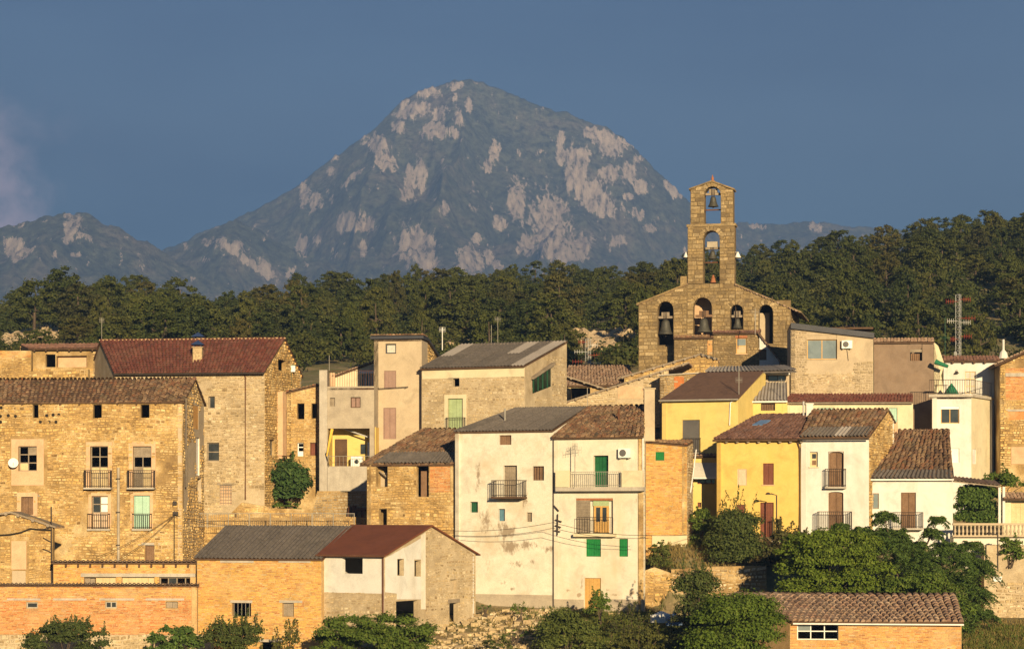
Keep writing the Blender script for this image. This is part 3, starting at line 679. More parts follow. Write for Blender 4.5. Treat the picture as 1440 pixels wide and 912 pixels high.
def ground(x, y):
    x, y = np.asarray(x, float), np.asarray(y, float)
    px = CX + F * x / np.maximum(y, 60); cr = (720 - np.interp(px, CRX, CRY)) / 3000.0 * 400
    z = np.interp(y, YS, ZC)
    top = cr; mid = 26 + (cr - 40) * .6
    z = np.where((y > 232) & (y <= 300), 15.5 + (mid - 15.5) * (y - 232) / 68, z)
    z = np.where((y > 300) & (y <= 400), mid + (top - mid) * (y - 300) / 100, z)
    z = np.where((y > 400) & (y <= 450), top - 4 * (y - 400) / 50, z)
    z = np.where((y > 450) & (y <= 560), (top - 4) + (-45 - top + 4) * (y - 450) / 110, z)
    s = np.clip((x - 9.8) / 1.0, 0, 1); zr = np.interp(y, [136, 144.2, 146.6, 150, 156, 160], [-8.3, -7.6, -3.9, -2.4, -.6, .3])
    zr = np.where(x > 31.5, np.interp(y, [128, 140, 148, 152, 160], [-8.6, -7.9, -7.0, -2.6, .3]), zr)
    z = np.where((y > 136) & (y < 160), z * (1 - s) + zr * s, z)
    sl = np.clip((-8.5 - x) / 1.5, 0, 1); zl = np.interp(y, [148, 152, 158, 170, 178, 200], [-6.4, -5.0, -2.2, -.8, 4.0, 10.0])
    z = np.where((y > 148) & (y < 200), z * (1 - sl) + np.minimum(z, zl) * sl, z)
    z = z - np.where((x < -11.5) & (y > 110) & (y < 141), 1.5, 0)
    sq = np.clip((x - 29) / 1.5, 0, 1); z = np.where((y > 148) & (y < 200), z * (1 - sq) + np.minimum(z, np.interp(y, [148, 152, 160, 170, 178, 200], [-7, -2.6, -1.6, -.8, 4, 10.0])) * sq, z)
    return z + np.where(y > 150, .7, .22) * (fbm(x * .22, y * .22, 4, 3) - .5)
gx = np.concatenate([np.linspace(-2300, -130, 40), np.linspace(-120, 120, 241), np.linspace(130, 2300, 40)])
gy = np.concatenate([np.linspace(-120, 125, 40), np.linspace(126, 240, 115), np.linspace(243, 480, 80), np.linspace(490, 7300, 60)])
def sheet(name, X, Y, Z, mat, kind='structure', attr=None):
    nr, nc = X.shape; v = np.stack([X, Y, Z], -1).reshape(-1, 3).astype(np.float32); i = np.arange(nr * nc).reshape(nr, nc)
    f = np.stack([i[:-1, :-1], i[:-1, 1:], i[1:, 1:], i[1:, :-1]], -1).reshape(-1, 4)
    me = bpy.data.meshes.new(name); me.vertices.add(len(v)); me.vertices.foreach_set('co', v.ravel())
    me.loops.add(f.size); me.loops.foreach_set('vertex_index', f.ravel().astype(np.int32)); me.polygons.add(len(f)); me.polygons.foreach_set('loop_start', np.arange(0, f.size, 4, dtype=np.int32))
    me.polygons.foreach_set('use_smooth', [True] * len(f)); me.materials.append(mat)
    if attr is not None:
        a = me.attributes.new('rockiness', 'FLOAT', 'POINT'); a.data.foreach_set('value', attr.ravel().astype(np.float32))
    me.update(calc_edges=True); o = bpy.data.objects.new(name, me); COL.objects.link(o); o['kind'] = kind; return o
m = mk('soil', [C(.20, .15, .085), C(.30, .235, .13), C(.24, .20, .10)], scale=.6, grain=.45, gscale=4, stain=C(.11, .12, .04), sfac=.85, sscale=.35, smin=.42, smax=.6)
GX, GY = np.meshgrid(gx, gy); sheet('ground', GX, GY, ground(GX, GY), m)
# the mountain: ridge lines measured in the photograph, set at their distances in metres
def ridge_row(pts, px): return np.interp(px, [p[0] for p in pts], [p[1] for p in pts])
RIDGES = [
 (6500, 2700, [(-900, 420), (100, 400), (225, 354), (300, 318), (340, 303), (380, 284), (420, 261), (470, 221), (500, 199), (530, 180), (553, 154), (572, 137), (592, 128), (612, 122), (636, 113), (662, 110), (682, 115), (704, 127), (745, 141), (780, 152), (818, 166), (838, 172), (862, 184), (890, 206), (920, 236), (950, 263), (975, 290), (1010, 330), (1080, 380), (1300, 440), (2300, 470)], 1),
 (6950, 2500, [(-900, 470), (700, 400), (900, 350), (1000, 318), (1040, 311), (1068, 314), (1095, 317), (1130, 312), (1160, 311), (1200, 318), (1300, 326), (1460, 340), (2300, 380)], 2),
 (5000, 2000, [(-900, 360), (-80, 330), (0, 317), (22, 313), (50, 305), (78, 298), (95, 296), (116, 299), (140, 309), (165, 318), (190, 330), (215, 345), (236, 358), (300, 392), (420, 440), (700, 470), (2300, 500)], 3),
 (5500, 2200, [(-900, 460), (150, 390), (215, 366), (240, 352), (262, 340), (290, 326), (318, 311), (334, 307), (356, 318), (390, 338), (430, 356), (500, 384), (600, 410), (900, 430), (2300, 480)], 4),
]
my = np.linspace(3300, 7200, 330); mxs = np.linspace(-2100, 2100, 841); MX, MY = np.meshgrid(mxs, my); PX = CX + F * MX / MY
H = np.full(MX.shape, -90.0)
for dist, run, pts, sd in RIDGES:
    pxr = CX + F * MX / dist
    warp = (fbm(MX / 420, MY / 900, 3, sd * 5) - .5) * 60
    R = (HY - ridge_row(pts, pxr + warp * np.clip((dist - MY) / 600, 0, 1))) / F * dist
    t = np.clip((dist - MY) / run, 0, 1); back = np.clip((MY - dist) / 900, 0, 1)
    spur = np.abs(fbm(MX / 330 + sd * 3, MY / 1500, 4, sd * 11) * 2 - 1)
    h = -80 + (R + 80) * (1 - t) ** 1.12 - 300 * (spur ** .8) * np.clip(t * 5, 0, 1) * (1 - t) + 150 * (fbm(MX / 150, MY / 260, 5, sd + 30) - .5) * np.clip(t * 8, 0, 1)
    h = np.where(MY > dist, -80 + (R + 80) * (1 - back), h)
    lim = (R + 2) * MY / dist
    h = np.where(MY <= dist, np.minimum(h, lim), h)
    H = np.maximum(H, h)
H += 20 * (fbm(MX / 34, MY / 34, 4, 77) - .5) + 7 * (fbm(MX / 9, MY / 9, 2, 79) - .5)
PYm = HY - F * H / MY
ROCKS = [(642,120,14,6,0),(605,132,20,9,0),(574,157,22,18,0),(617,157,10,11,0),(598,153,9,10,0),(609,185,20,12,0),(560,180,14,9,20),(530,202,18,14,0),(545,227,18,14,0),(591,241,9,24,0),(577,248,7,22,0),(572,272,12,9,0),(645,163,8,15,0),(658,148,6,13,0),(640,190,7,7,0),
 (428,272,9,19,0),(442,283,10,15,0),(426,348,10,17,0),(486,315,16,17,0),(499,321,20,9,0),(519,315,13,13,0),(447,337,8,8,0),(510,350,7,15,0),(587,347,34,26,35),(600,360,22,18,40),(661,367,20,22,-30),(696,370,26,9,45),(672,336,9,7,0),(695,216,8,19,0),(686,237,7,13,0),(728,286,14,32,-8),(772,318,30,56,-14),(703,315,9,11,0),(624,293,7,13,0),(468,223,7,5,0),(465,241,7,7,0),(497,250,16,5,-40),
 (788,210,7,25,0),(811,220,18,18,0),(842,192,24,13,20),(860,203,18,16,0),(885,202,14,8,45),(898,220,8,10,40),(835,276,36,22,28),(811,252,20,20,0),(856,244,16,11,0),(884,244,11,15,0),(850,297,18,9,0),(902,262,16,9,40),(945,266,16,8,45),(884,276,9,6,0),(898,300,12,8,45),(914,321,11,9,0),(785,345,30,34,0),(815,350,18,22,0),(740,345,12,20,0),(870,340,10,8,0),
 (20,347,15,19,0),(103,319,13,20,-15),(97,302,9,6,0),(120,335,13,6,20),(93,338,5,7,0),(77,360,6,5,0),(106,357,9,4,0),(45,352,8,6,0),(263,346,7,6,0),(290,340,8,5,0),(326,347,20,13,30),(287,367,8,5,0),(372,378,24,11,38),(345,366,16,8,35),(1065,318,12,4,10),(1145,316,9,9,0),(30,318,6,4,0)]
rk = np.full(MX.shape, -1.0)
for (cx, cy, rx, ry, an) in ROCKS:
    a = RAD(an); dx, dy = PX - cx, PYm - cy; ex, ey = (dx * math.cos(a) + dy * math.sin(a)) / rx, (-dx * math.sin(a) + dy * math.cos(a)) / ry
    rk = np.maximum(rk, 1 - np.sqrt(ex ** 2 + ey ** 2))
rn1 = fbm(PX / 7.0, PYm / 16.0, 5, 41, .62) - .5; rn2 = fbm(PX / 18, PYm / 18, 4, 52) - .5; rn3 = fbm(PX / 2.4, PYm / 6, 2, 61) - .5
soft = np.maximum(rk, -.7) * 1.5 + rn1 * 1.7 + rn2 * 1.2 + .04
rock = np.clip(soft * 5, 0, 1) * np.clip((rk + .45) * 3, 0, 1)
scat = np.clip((fbm(PX / 9, PYm / 14, 5, 88, .65) - .66) * 12, 0, 1) * .7 * (fbm(PX / 70, PYm / 60, 2, 99) > .47)
soft = np.clip(np.maximum(np.where(rk > -.5, soft, -1), (fbm(PX / 9, PYm / 14, 5, 88, .65) - .70) * 3), -1, 1)
rock = np.maximum(rock, scat)
H += rock * (34 * (fbm(MX / 16, MY / 60, 3, 93) - .5)) 
mt = bpy.data.materials.new('mountainside'); mt.use_nodes = True; t = mt.node_tree; L = t.links.new; b_ = t.nodes['Principled BSDF']; b_.inputs['Roughness'].default_value = .95; b_.inputs['Specular IOR Level'].default_value = .1
ge = N(t, 'ShaderNodeNewGeometry'); at_ = N(t, 'ShaderNodeAttribute', attribute_name='rockiness')
f1 = N(t, 'ShaderNodeTexNoise', Scale=.006, Detail=6.0, Roughness=.65); L(ge.outputs['Position'], f1.inputs['Vector'])
fr_ = ramp(t, [(.35, C(.060, .068, .042)), (.5, C(.105, .108, .066)), (.66, C(.17, .14, .10))]); L(f1.outputs['Fac'], fr_.inputs['Fac'])
f2 = N(t, 'ShaderNodeTexNoise', Scale=.05, Detail=4.0, Roughness=.7); L(ge.outputs['Position'], f2.inputs['Vector'])
fm = ramp(t, [(.34, (.3,) * 3), (.64, (1.9,) * 3)]); L(f2.outputs['Fac'], fm.inputs['Fac'])
mm_ = N(t, 'ShaderNodeMix', data_type='RGBA', blend_type='MULTIPLY'); mm_.inputs[0].default_value = 1; L(fr_.outputs[0], mm_.inputs[6]); L(fm.outputs[0], mm_.inputs[7])
mpp = N(t, 'ShaderNodeMapping'); mpp.inputs['Scale'].default_value = (1, .3, .16); L(ge.outputs['Position'], mpp.inputs['Vector'])
f3 = N(t, 'ShaderNodeTexNoise', Scale=.08, Detail=6.0, Roughness=.7); L(mpp.outputs['Vector'], f3.inputs['Vector'])
rr_ = ramp(t, [(.38, C(.16, .135, .115)), (.45, C(.56, .46, .38)), (.6, C(.78, .64, .51))]); L(f3.outputs['Fac'], rr_.inputs['Fac'])  # dark end of the ramp paints shade into the rock cracks
mpq = N(t, 'ShaderNodeMapping'); mpq.inputs['Scale'].default_value = (1, .45, .26); L(ge.outputs['Position'], mpq.inputs['Vector'])
f5 = N(t, 'ShaderNodeTexNoise', Scale=.07, Detail=7.0, Roughness=.72); L(mpq.outputs['Vector'], f5.inputs['Vector'])
ad5 = N(t, 'ShaderNodeMath', operation='MULTIPLY_ADD'); L(f5.outputs['Fac'], ad5.inputs[0]); ad5.inputs[1].default_value = 3.8; L(at_.outputs['Fac'], ad5.inputs[2])
mr5 = N(t, 'ShaderNodeMapRange'); mr5.inputs['From Min'].default_value = 2.0; mr5.inputs['From Max'].default_value = 2.2; L(ad5.outputs[0], mr5.inputs['Value'])
mx_ = N(t, 'ShaderNodeMix', data_type='RGBA'); L(mr5.outputs[0], mx_.inputs[0]); L(mm_.outputs[2], mx_.inputs[6]); L(rr_.outputs[0], mx_.inputs[7]); L(mx_.outputs[2], b_.inputs['Base Color'])
f4 = N(t, 'ShaderNodeTexNoise', Scale=.12, Detail=5.0, Roughness=.7); L(ge.outputs['Position'], f4.inputs['Vector'])
bp_ = N(t, 'ShaderNodeBump', Strength=.9, Distance=9.0); L(f4.outputs['Fac'], bp_.inputs['Height']); L(bp_.outputs[0], b_.inputs['Normal'])
sheet('mountain', MX, MY, H, mt, attr=soft)

# ================================================================== houses
R_ = lambda **k: k
rail2 = lambda x0, x1, a, b_, d_=.5, **k: (x0, x1, a, b_, d_)
WD = 'wood_dark'
# -- the big stone house at the left
H1 = house('stone_house', 'large weathered stone house with balconies and mint green shutters at the left', -60, 257, 564, 822, 150, 4, 'mortar', ridge=(-60, 273, 534, 4.2), D=8,
  roof=('tile', 'tile_old', R_(spacing=.31, mess=.055, sag=.16)), ovf=.25,
  ops=[dict(r=(46, 568.5, 54, 587), d=.3), dict(r=(131, 568.5, 143, 588), k='hole'), dict(r=(198, 568.5, 210, 587), k='hole'),
   dict(r=(26, 627, 52, 662), k='glass', m='wood_grey', nx=2, ny=3, open=((0, 2), (1, 1), (1, 0), (0, 1)), panes={(1, 2): 'wood_grey', (0, 0): 'wood_pale'}, surr=('plaster_pink', .5, 1.0), lab='w'),
   dict(r=(127, 627, 152, 686), k='glass', m='wood_grey', nx=2, ny=4, open=((0, 3), (1, 3), (0, 2), (1, 2)), panes={(0, 0): 'wood_pale', (1, 0): 'wood_pale', (0, 1): 'wood_pale', (1, 1): 'wood_pale'}, surr=('plaster_pink', .3, .0), rail=(118, 155, 661, 685, .55)),
   dict(r=(187, 627, 213, 686), k='glass', m='wood_grey', nx=2, ny=4, open=((0, 2), (1, 2)), panes={(0, 3): 'wood_grey', (1, 3): 'wood_grey', (0, 1): 'wood_grey', (1, 1): 'wood_pale', (0, 0): 'wood_grey', (1, 0): 'wood_pale'}, surr=('plaster_pink', .3, .0), rail=(179, 216, 661, 685, .55)),
   dict(r=(30, 698, 47, 723), k='shut', m='wood_brown', surr=('plaster_pink', .3, .1), lintel='wood_grey', lw=(.5, .5), louv=0),
   dict(r=(129, 697, 152, 743), k='glass', m='wood_grey', nx=2, ny=4, panes={(1, 3): 'paint_white', (1, 2): 'paint_white', (1, 1): 'paint_pink', (0, 0): 'paint_pink', (1, 0): 'paint_pink', (0, 1): 'paint_pink'}, surr=('plaster_pink', .22, .0), rail=(123, 154, 722, 743, .2)),
   dict(r=(188, 696, 211, 743), k='shut', m='paint_mint', leaves=2, nb=2, surr=('plaster_pink', .22, .0), rail=(186, 213, 722, 743, .2)),
   dict(r=(204, 766, 217, 792), k='door', m='wood_brown', lintel='concrete', lw=(.5, .5))],
  face=[dict(k='rubble', m='stone', skip=patchy(2.2, .62), **{'not': [(15, 614, 66, 690), (120, 622, 160, 626)]})],
  right=dict(m='plaster_tan', face=[dict(k='rubble', m='stone', skip=patchy(1.1, .25, .6))],
    ops=[dict(r=(276, 615, 281, 668), k='shut', m='paint_white', leaves=1, d=.1), dict(r=(278, 672, 283, 705), k='hole'), dict(r=(271, 570, 279, 603), k='infill', m='brick_orange', d=.02)]))
pipe(H1, H1.fr, [(166.5, 657), (166.5, 812)], 'plaster_grey', .10)
for yy in (672, 719, 765): band(H1, H1.fr, (164, yy, 169, yy + 1.6), 'iron', -.2, -.02, 'pipe_bracket')
# holes for doves under the eaves, their inner shade painted as flat black discs
mb = MB()
for px, py in [(2, 573), (12, 584), (22, 585), (1, 585), (66, 584), (75, 583), (83, 583), (57, 593), (69, 593), (79, 593), (1, 593)]: 
    u, z = H1.fr.U(px), H1.fr.z(px, py); mb.lathe(H1.fr.P(u, z, -.05), [(.12, 0), (.11, .012)], 8, axis=(-H1.fr.v.x, -H1.fr.v.y, 0))
mb.build('nesting_hole_shade', M['shade_black'], H1.root)
mb = MB()
for i in range(12):
    p = H1.q[0].lerp(H1.q[1], (i + .5) / 12); mb.box(p + Vector((-.05, .05, -.2)), (.1, 0, 0), (0, .5, .12), (0, 0, .1))
mb.build('rafter_end', M['wood_dark'], H1.roof)
pb = MB(); pb.box(H1.rs.P(.2, H1.ze - 6.0, -.16), H1.rs.P(.3, 0) - H1.rs.P(0, 0), -Vector((H1.rs.v.x, H1.rs.v.y, 0)) * .05, (0, 0, 6.2)); pb.build('leaning_plank', M['wood_grey'], H1.root)
# -- the roofless arched wall at the far left
AR1 = free_wall('arched_ruin', 'low ruined stone gable with a worn tile verge at the far left edge', 'ruin', Fr.at(-60, 142, 3), [[(-60, 830), (-60, 735), (0, 726), (0, 830)], [(0, 830), (0, 726), (20, 722), (20, 830)], [(20, 830), (20, 722), (45, 727), (74, 738), (74, 830)]], .5, 'mortar',
  face=[dict(k='rubble', m='stone', skip=patchy(.4, .55), **{'not': [(15, 755, 40, 830)]})])
fa = Fr.at(-60, 142, 3)
ar = thing('arch_shadow', 'dark curve painting the shadow of an old roof arch on the ruined wall at the far left edge', 'arch', fa.P(0, fa.z(0, 740), -.1))
mb = MB(); mb.tube([fa.P(fa.U(x, -.1), fa.z(x, y, -.1), -.1) for x, y in [(-20, 752), (0, 752), (15, 751), (30, 748), (42, 743), (56, 744), (73, 745)]], .06, 6); mb.build('shadow_tube', M['shade_black'], ar)  # black tube draws the cast shadow of an old roof arch
mb = MB(); mb.tube([fa.P(fa.U(72, -.1), fa.z(72, 712, -.1), -.1), fa.P(fa.U(72.5, -.1), fa.z(72, 822, -.1), -.1)], .05, 6)
for (a, b2) in (((60, 755), (72, 762)), ((60, 771), (72, 776)), ((58, 744), (72, 741))): mb.tube([fa.P(fa.U(a[0], -.1), fa.z(66, a[1], -.1), -.1), fa.P(fa.U(b2[0], -.1), fa.z(66, b2[1], -.1), -.1)], .035, 5)
mb.build('iron_bracket', M['iron'], ar)
# -- brick sheds in front of it
S2 = house('brick_shed', 'narrow orange brick shed with a boarded strip window below the stone house', 75, 275, 791, 824, 139.5, 3, 'mortar_brick', D=2.4, ridge=(75, 275, 789.5, 2.4), mono=True, roof=('corr', 'tile_pale', R_(nx=8, ny=1)), ovf=.2,
  ops=[dict(r=(118, 811, 134, 823.5), k='board', nb=2, m='wood_grey'), dict(r=(134, 811, 163, 823.5), k='board', nb=3, m='wood_pale', full=True), dict(r=(171, 811, 217, 823.5), k='board', nb=5, m='wood_pale', full=True), dict(r=(224, 811, 272, 823.5), k='glass', m='wood_grey', nx=4, ny=1, open=((0, 0), (2, 0), (3, 0)))],
  face=[dict(k='brick', m='brick_yellow')], low=1.2)
band(S2, S2.fr, (114, 805.5, 275, 810.5), 'concrete', -.1, .05, 'concrete_lintel')
for k in range(11): band(S2, S2.fr, (92 + 17.2 * k, 793, 94 + 17.2 * k, 797), WD, -.18, .1, 'rafter_end')
S1 = house('brick_shed', 'long low red and orange brick shed with small windows along the bottom left edge', -60, 277, 823, 893, 136, 3, 'mortar_brick', D=3.2, ridge=(-60, 277, 821.5, 3.2), mono=True, roof=('corr', 'tile_pale', R_(nx=10, ny=1)), ovf=.12,
  ops=[dict(r=(37, 846, 53, 854.5), k='glass', m='concrete', nx=1, d=.1), dict(r=(148, 845, 164, 854.5), k='glass', m='concrete', nx=2, d=.1), dict(r=(233, 845, 250, 854.5), k='board', nb=2, m='wood_grey', full=True)],
  face=[dict(k='brick', m='brick_red', zone=(-60, 840, 277, 893)), dict(k='brick', m='brick_orange', zone=(-60, 823, 277, 840.2))], low=1.0)
for a, b2 in ((10, 57), (75, 122), (140, 189), (205, 259)): band(S1, S1.fr, (a, 840.5, b2, 843.5), 'concrete', -.04, .05, 'concrete_lintel')
free_wall('footing_wall', 'pale crumbling stone footing under the red brick shed at the bottom left', 'wall', Fr.at(-60, 135.6, 3), [[(-60, 925), (-60, 892), (300, 892), (300, 925)]], .6, 'mortar_pale', face=[dict(k='field', m='stone_pale', skip=patchy(4.4, .15))])
S3 = house('brick_barn', 'orange brick barn with grey corrugated roof beside the rust red roofed house', 277, 452, 785, 905, 138.5, 17, 'mortar_brick', ridge=(321, 495, 741, 5.4), D=9, roof=('corr', 'corrugated', R_(nx=8, ny=2)), ovf=.15,
  ops=[dict(r=(326, 847, 353, 866), k='hole', bars=(5, 0), barm='iron_grey', lintel='concrete', lw=(.1, .1)), dict(r=(397, 847, 413, 866), k='board', nb=3, m='wood_grey', full=True, lintel='concrete', lw=(.2, .6)), dict(r=(366, 902, 394, 914), k='hole', lintel='concrete')],
  face=[dict(k='brick', m='brick_yellow')])
for a, b2 in ((310, 357), (392, 437)): band(S3, S3.fr, (a, 787.5, b2, 790.5), 'concrete', -.05, .05, 'concrete_lintel')
# -- the house with the rust red metal roof
H2 = house('rust_roof_house', 'plastered house with smooth rust red metal roof and stone gable in the left foreground', 452, 540, 778, 900, 136.5, 31, 'plaster_clean', ridge=(497, 604, 738, 5.1), D=10.6, roof=('flat', 'roof_rust'), ovf=.3, ovs=.25, deckm='roof_rust', gutter='rust',
  ops=[dict(r=(481, 784, 510, 806), k='hole')],
  face=[dict(k='pointed', m='stone_pale', zone=(440, 833, 560, 930))],
  right=dict(m='mortar_pale', face=[dict(k='pointed', m='stone_pale', zone=(598, 720, 700, 930), skip=patchy(3.0, .55, 1.2)), dict(k='pointed', m='stone_pale', zone=(541, 832, 556, 930))],
    ops=[dict(r=(559, 785.5, 568, 808), k='hole'), dict(r=(583, 787.5, 591, 809.5), k='hole'), dict(r=(557, 844, 588, 878), k='hole'), dict(r=(633, 814, 643, 833), k='infill', m='mortar_pale', d=.22), dict(r=(632, 847, 644, 882), k='hole', lintel='wood_grey', lh=.25)]))
U0, z0, U1, z1 = H2.rs.rect((541, 0, 597, 832)); mb = MB(); zt = H2.ze
def slope_panel(name, fr, pts, m, V0, V1, root):
    q = fr.poly(pts); mb = MB(); mb.hexa([fr.P(u, z, V0) for u, z in q] + [fr.P(u, z, V1) for u, z in q]); return mb.build(name, M[m], root)
slope_panel('grey_render', H2.rs, [(541.5, 784), (541.5, 832), (558, 834), (558, 775)], 'plaster_clean', -.03, .01, H2.root)
slope_panel('grey_render', H2.rs, [(568, 770), (568, 842), (582, 842), (582, 762)], 'plaster_clean', -.03, .01, H2.root)
slope_panel('grey_render', H2.rs, [(558, 809), (558, 842), (568, 842), (568, 809)], 'plaster_clean', -.03, .01, H2.root)
slope_panel('grey_render', H2.rs, [(558, 775), (558, 785), (568, 785), (568, 769)], 'plaster_clean', -.03, .01, H2.root)
slope_panel('grey_render', H2.rs, [(582, 762), (582, 786), (592, 786), (592, 756)], 'plaster_clean', -.03, .01, H2.root)
slope_panel('grey_render', H2.rs, [(582, 810), (582, 842), (592, 842), (592, 810)], 'plaster_clean', -.03, .01, H2.root)
panel0 = MB(); U0, z0, U1, z1 = H2.fr.rect((452.4, 833, 539.6, 930)); H2.fr.box(panel0, U0, z0, U1, z1, -.006, .01); panel0.build('stone_bedding', M['mortar_pale'], H2.root)
slope_panel('quoin_strip', H2.rs, [(592, 752), (592, 856), (598, 856), (598, 748)], 'plaster_white', -.035, .01, H2.root)
pipe(H2, H2.fr, [(538.5, 780), (538.5, 868)], 'rust', .055)
# -- the tall white house
WF = Fr.at(640, 149, 22)
def wx(px): return WF.P(WF.U(px), 0).x
blobs = []
for (px, py, rx, rz, st) in [(672, 672, 9, 40, .8), (682, 730, 14, 48, .75), (688, 790, 10, 30, .5), (712, 748, 26, 18, 1.0), (718, 768, 22, 16, 1.0), (742, 765, 22, 12, .8), (770, 772, 14, 9, .9), (737, 700, 10, 30, .7), (727, 793, 24, 10, .7), (706, 819, 8, 5, .9), (720, 827, 7, 4, .9), (748, 790, 14, 8, .6), (735, 690, 16, 14, .5)]:
    u = WF.U(px); p = WF.P(u, WF.z(px, py)); blobs.append((p.x, p.z, rx / 20.3, rz / 20.3, st))
mk('plaster_stained', [C(.60, .555, .45), C(.66, .625, .53)], grain=.14, stain=C(.44, .35, .23), sfac=.75, sscale=.45, bump=.12, blobs=blobs, blobcol=C(.21, .155, .10))
wf4 = Fr.at(778.3, WF.P(WF.U(778), 0).y, 22); bl4 = []
for (px, py, rx, rz, st) in [(801, 830, 7, 4, .9), (818, 818, 4, 14, .9), (815, 836, 8, 5, .9), (855, 829, 4, 4, .8), (866, 836, 9, 4, .8), (889, 832, 7, 8, 1.0), (893, 818, 4, 7, .8), (790, 690, 4, 26, .6), (865, 700, 4, 22, .55), (895, 700, 6, 26, .55), (800, 760, 5, 20, .5), (838, 790, 10, 6, .55), (880, 795, 6, 14, .55)]:
    p = wf4.P(wf4.U(px), wf4.z(px, py)); bl4.append((p.x, p.z, rx / 20.3, rz / 20.3, st))
mk('plaster_patched', [C(.62, .57, .45), C(.66, .62, .52)], grain=.1, stain=C(.52, .42, .27), sfac=.65, sscale=.5, bump=.1, streak=True, blobs=bl4, blobcol=C(.30, .22, .14))
H3 = house('white_house', 'tall cream house with grey damp stains, grey corrugated roof and small balcony in the middle', 640, 778, 606, 853, 149, 22, 'plaster_stained', ridge=(726, 826, 574, 6), D=9, roof=('corr', 'corrugated', R_(nx=6, ny=2)), ovf=.15, ovs=.04,
  ops=[dict(r=(702, 611.5, 719, 625), k='shut', m='wood_brown'), dict(r=(708, 654, 727, 698), k='shut', m='wood_grey', d=.3, n='balcony_door', rail=(691, 734, 675, 698, .9, 'wood_dark')), dict(r=(749, 655, 765, 675), k='shut', m='wood_brown', bars=(4, 0), d=.25),
   dict(r=(661, 705, 672, 720), k='shut', m='paint_dkgreen', leaves=1, d=.3), dict(r=(701, 715, 710, 732), k='shut', m='paint_blue', leaves=1, d=.25), dict(r=(740.5, 720, 748, 733), k='shut', m='wood_grey', leaves=1, d=.2)], low=1.5)
band(H3, H3.fr, (640, 835, 777, 860), 'plaster_grey', -.05, .02, 'damp_plinth')
d3 = H3.FR.y
H4 = house('white_house', 'white house with bright green shutters, old tiled roof and long balcony in the middle', 778.3, 905, 613, 853, d3 - .02, 22, 'plaster_patched', ridge=(826.5, 906, 572, 6), D=8, roof=('tile', 'tile_old', R_(spacing=.30, mess=.045, sag=.06)), ovf=.3, ovs=.02,
  ops=[dict(r=(834.5, 640, 855.5, 684), k='shut', m='paint_door_green', leaves=2, nb=2, n='green_door', d=.35), dict(r=(810, 700, 862, 750), k='hole', shade_black=True),
   dict(r=(824, 757, 845, 782), k='shut', m='paint_green', leaves=2, d=.14), dict(r=(870.5, 757, 883, 782), k='shut', m='paint_green', leaves=1, d=.14), dict(r=(822, 812, 845, 856), k='door', m='wood_honey', leaves=1, nb=4, d=.12)],
  right=dict(m='mortar', face=[dict(k='rubble', m='stone_pale')]), low=1.5)
band(H4, H4.fr, (778.6, 842, 821, 860), 'plaster_grey', -.05, .02, 'damp_plinth'); band(H4, H4.fr, (846, 842, 905, 860), 'plaster_grey', -.05, .02, 'damp_plinth')
f4_ = H4.fr; V = -1.0
def fbox(fr, x0, y0, x1, y1, V0, V1, mb, at=None):
    VV = V0 if at is None else at; U0, z0, U1, z1 = fr.rect((x0, y0, x1, y1), VV); return fr.box(mb, U0, z0, U1, z1, V0, V1)
bal = MB(); fbox(f4_, 781, 684.5, 904, 690, -.6, -.003, bal); bal = bal.build('balcony', M['concrete'], H4.root)
for a, c in ((781, 801), (874, 903.5)):
    mb = MB(); fbox(f4_, a, 661, c, 684.4, -.6, -.48, mb); mb.build('parapet_panel', M['plaster_cream'], bal)
mb = MB()
for i in range(25):
    x = 802.5 + 70 * i / 24; mb.tube([f4_.P(f4_.U(x, -.55), f4_.z(x, 684.6, -.55), -.55), f4_.P(f4_.U(x, -.55), f4_.z(x, 663, -.55), -.55)], .014, 5)
for y in (663, 682): mb.tube([f4_.P(f4_.U(802, -.55), f4_.z(837, y, -.55), -.55), f4_.P(f4_.U(873, -.55), f4_.z(837, y, -.55), -.55)], .02, 5)
mb.build('railing', M['iron_grey'], bal)
# lower balcony recess: blind, glazed doors
lb = MB(); fbox(f4_, 806, 749.6, 864, 754, -.5, .1, lb); lb = lb.build('balcony', M['plaster_cream'], H4.root)
mb = MB()
for i in range(15):
    x = 811 + 51 * i / 14; mb.tube([f4_.P(f4_.U(x, -.45), f4_.z(x, 749.6, -.45), -.45), f4_.P(f4_.U(x, -.45), f4_.z(x, 727, -.45), -.45)], .014, 5)
mb.tube([f4_.P(f4_.U(811, -.45), f4_.z(837, 727, -.45), -.45), f4_.P(f4_.U(862, -.45), f4_.z(837, 727, -.45), -.45)], .02, 5); mb.build('railing', M['iron'], lb)
def panel(root, fr, r, V0, V1, m, name): mb = MB(); fbox(fr, *r, V0, V1, mb); return mb.build(name, M[m], root)
mb = MB()
for i in range(22): fbox(f4_, 810.5, 703 + 2.05 * i, 830, 704.8 + 2.05 * i, .02, .05, mb)
mb.build('grey_blind', M['wood_grey'], H4.root)
panel(H4.root, f4_, (810.3, 700.2, 862, 703), .03, .2, 'terracotta', 'tiled_lintel')
panel(H4.root, f4_, (834, 703.2, 856, 711), .2, .26, 'paint_pistachio', 'green_blind')
wf = panel(H4.root, f4_, (835, 711, 838, 748), .2, .27, 'wood_honey', 'glazed_door')
for a in (844, 853): panel(wf, f4_, (a, 711, a + 3, 748), .2, .27, 'wood_honey', 'door_stile')
for y in (711, 733, 746): panel(wf, f4_, (838, y, 844, y + (13 if y == 733 else 2)), .205, .26, 'wood_honey', 'door_rail'); panel(wf, f4_, (847, y, 853, y + (13 if y == 733 else 2)), .205, .26, 'wood_honey', 'door_rail')
panel(wf, f4_, (838, 713, 853, 746), .23, .24, 'glass', 'pane')
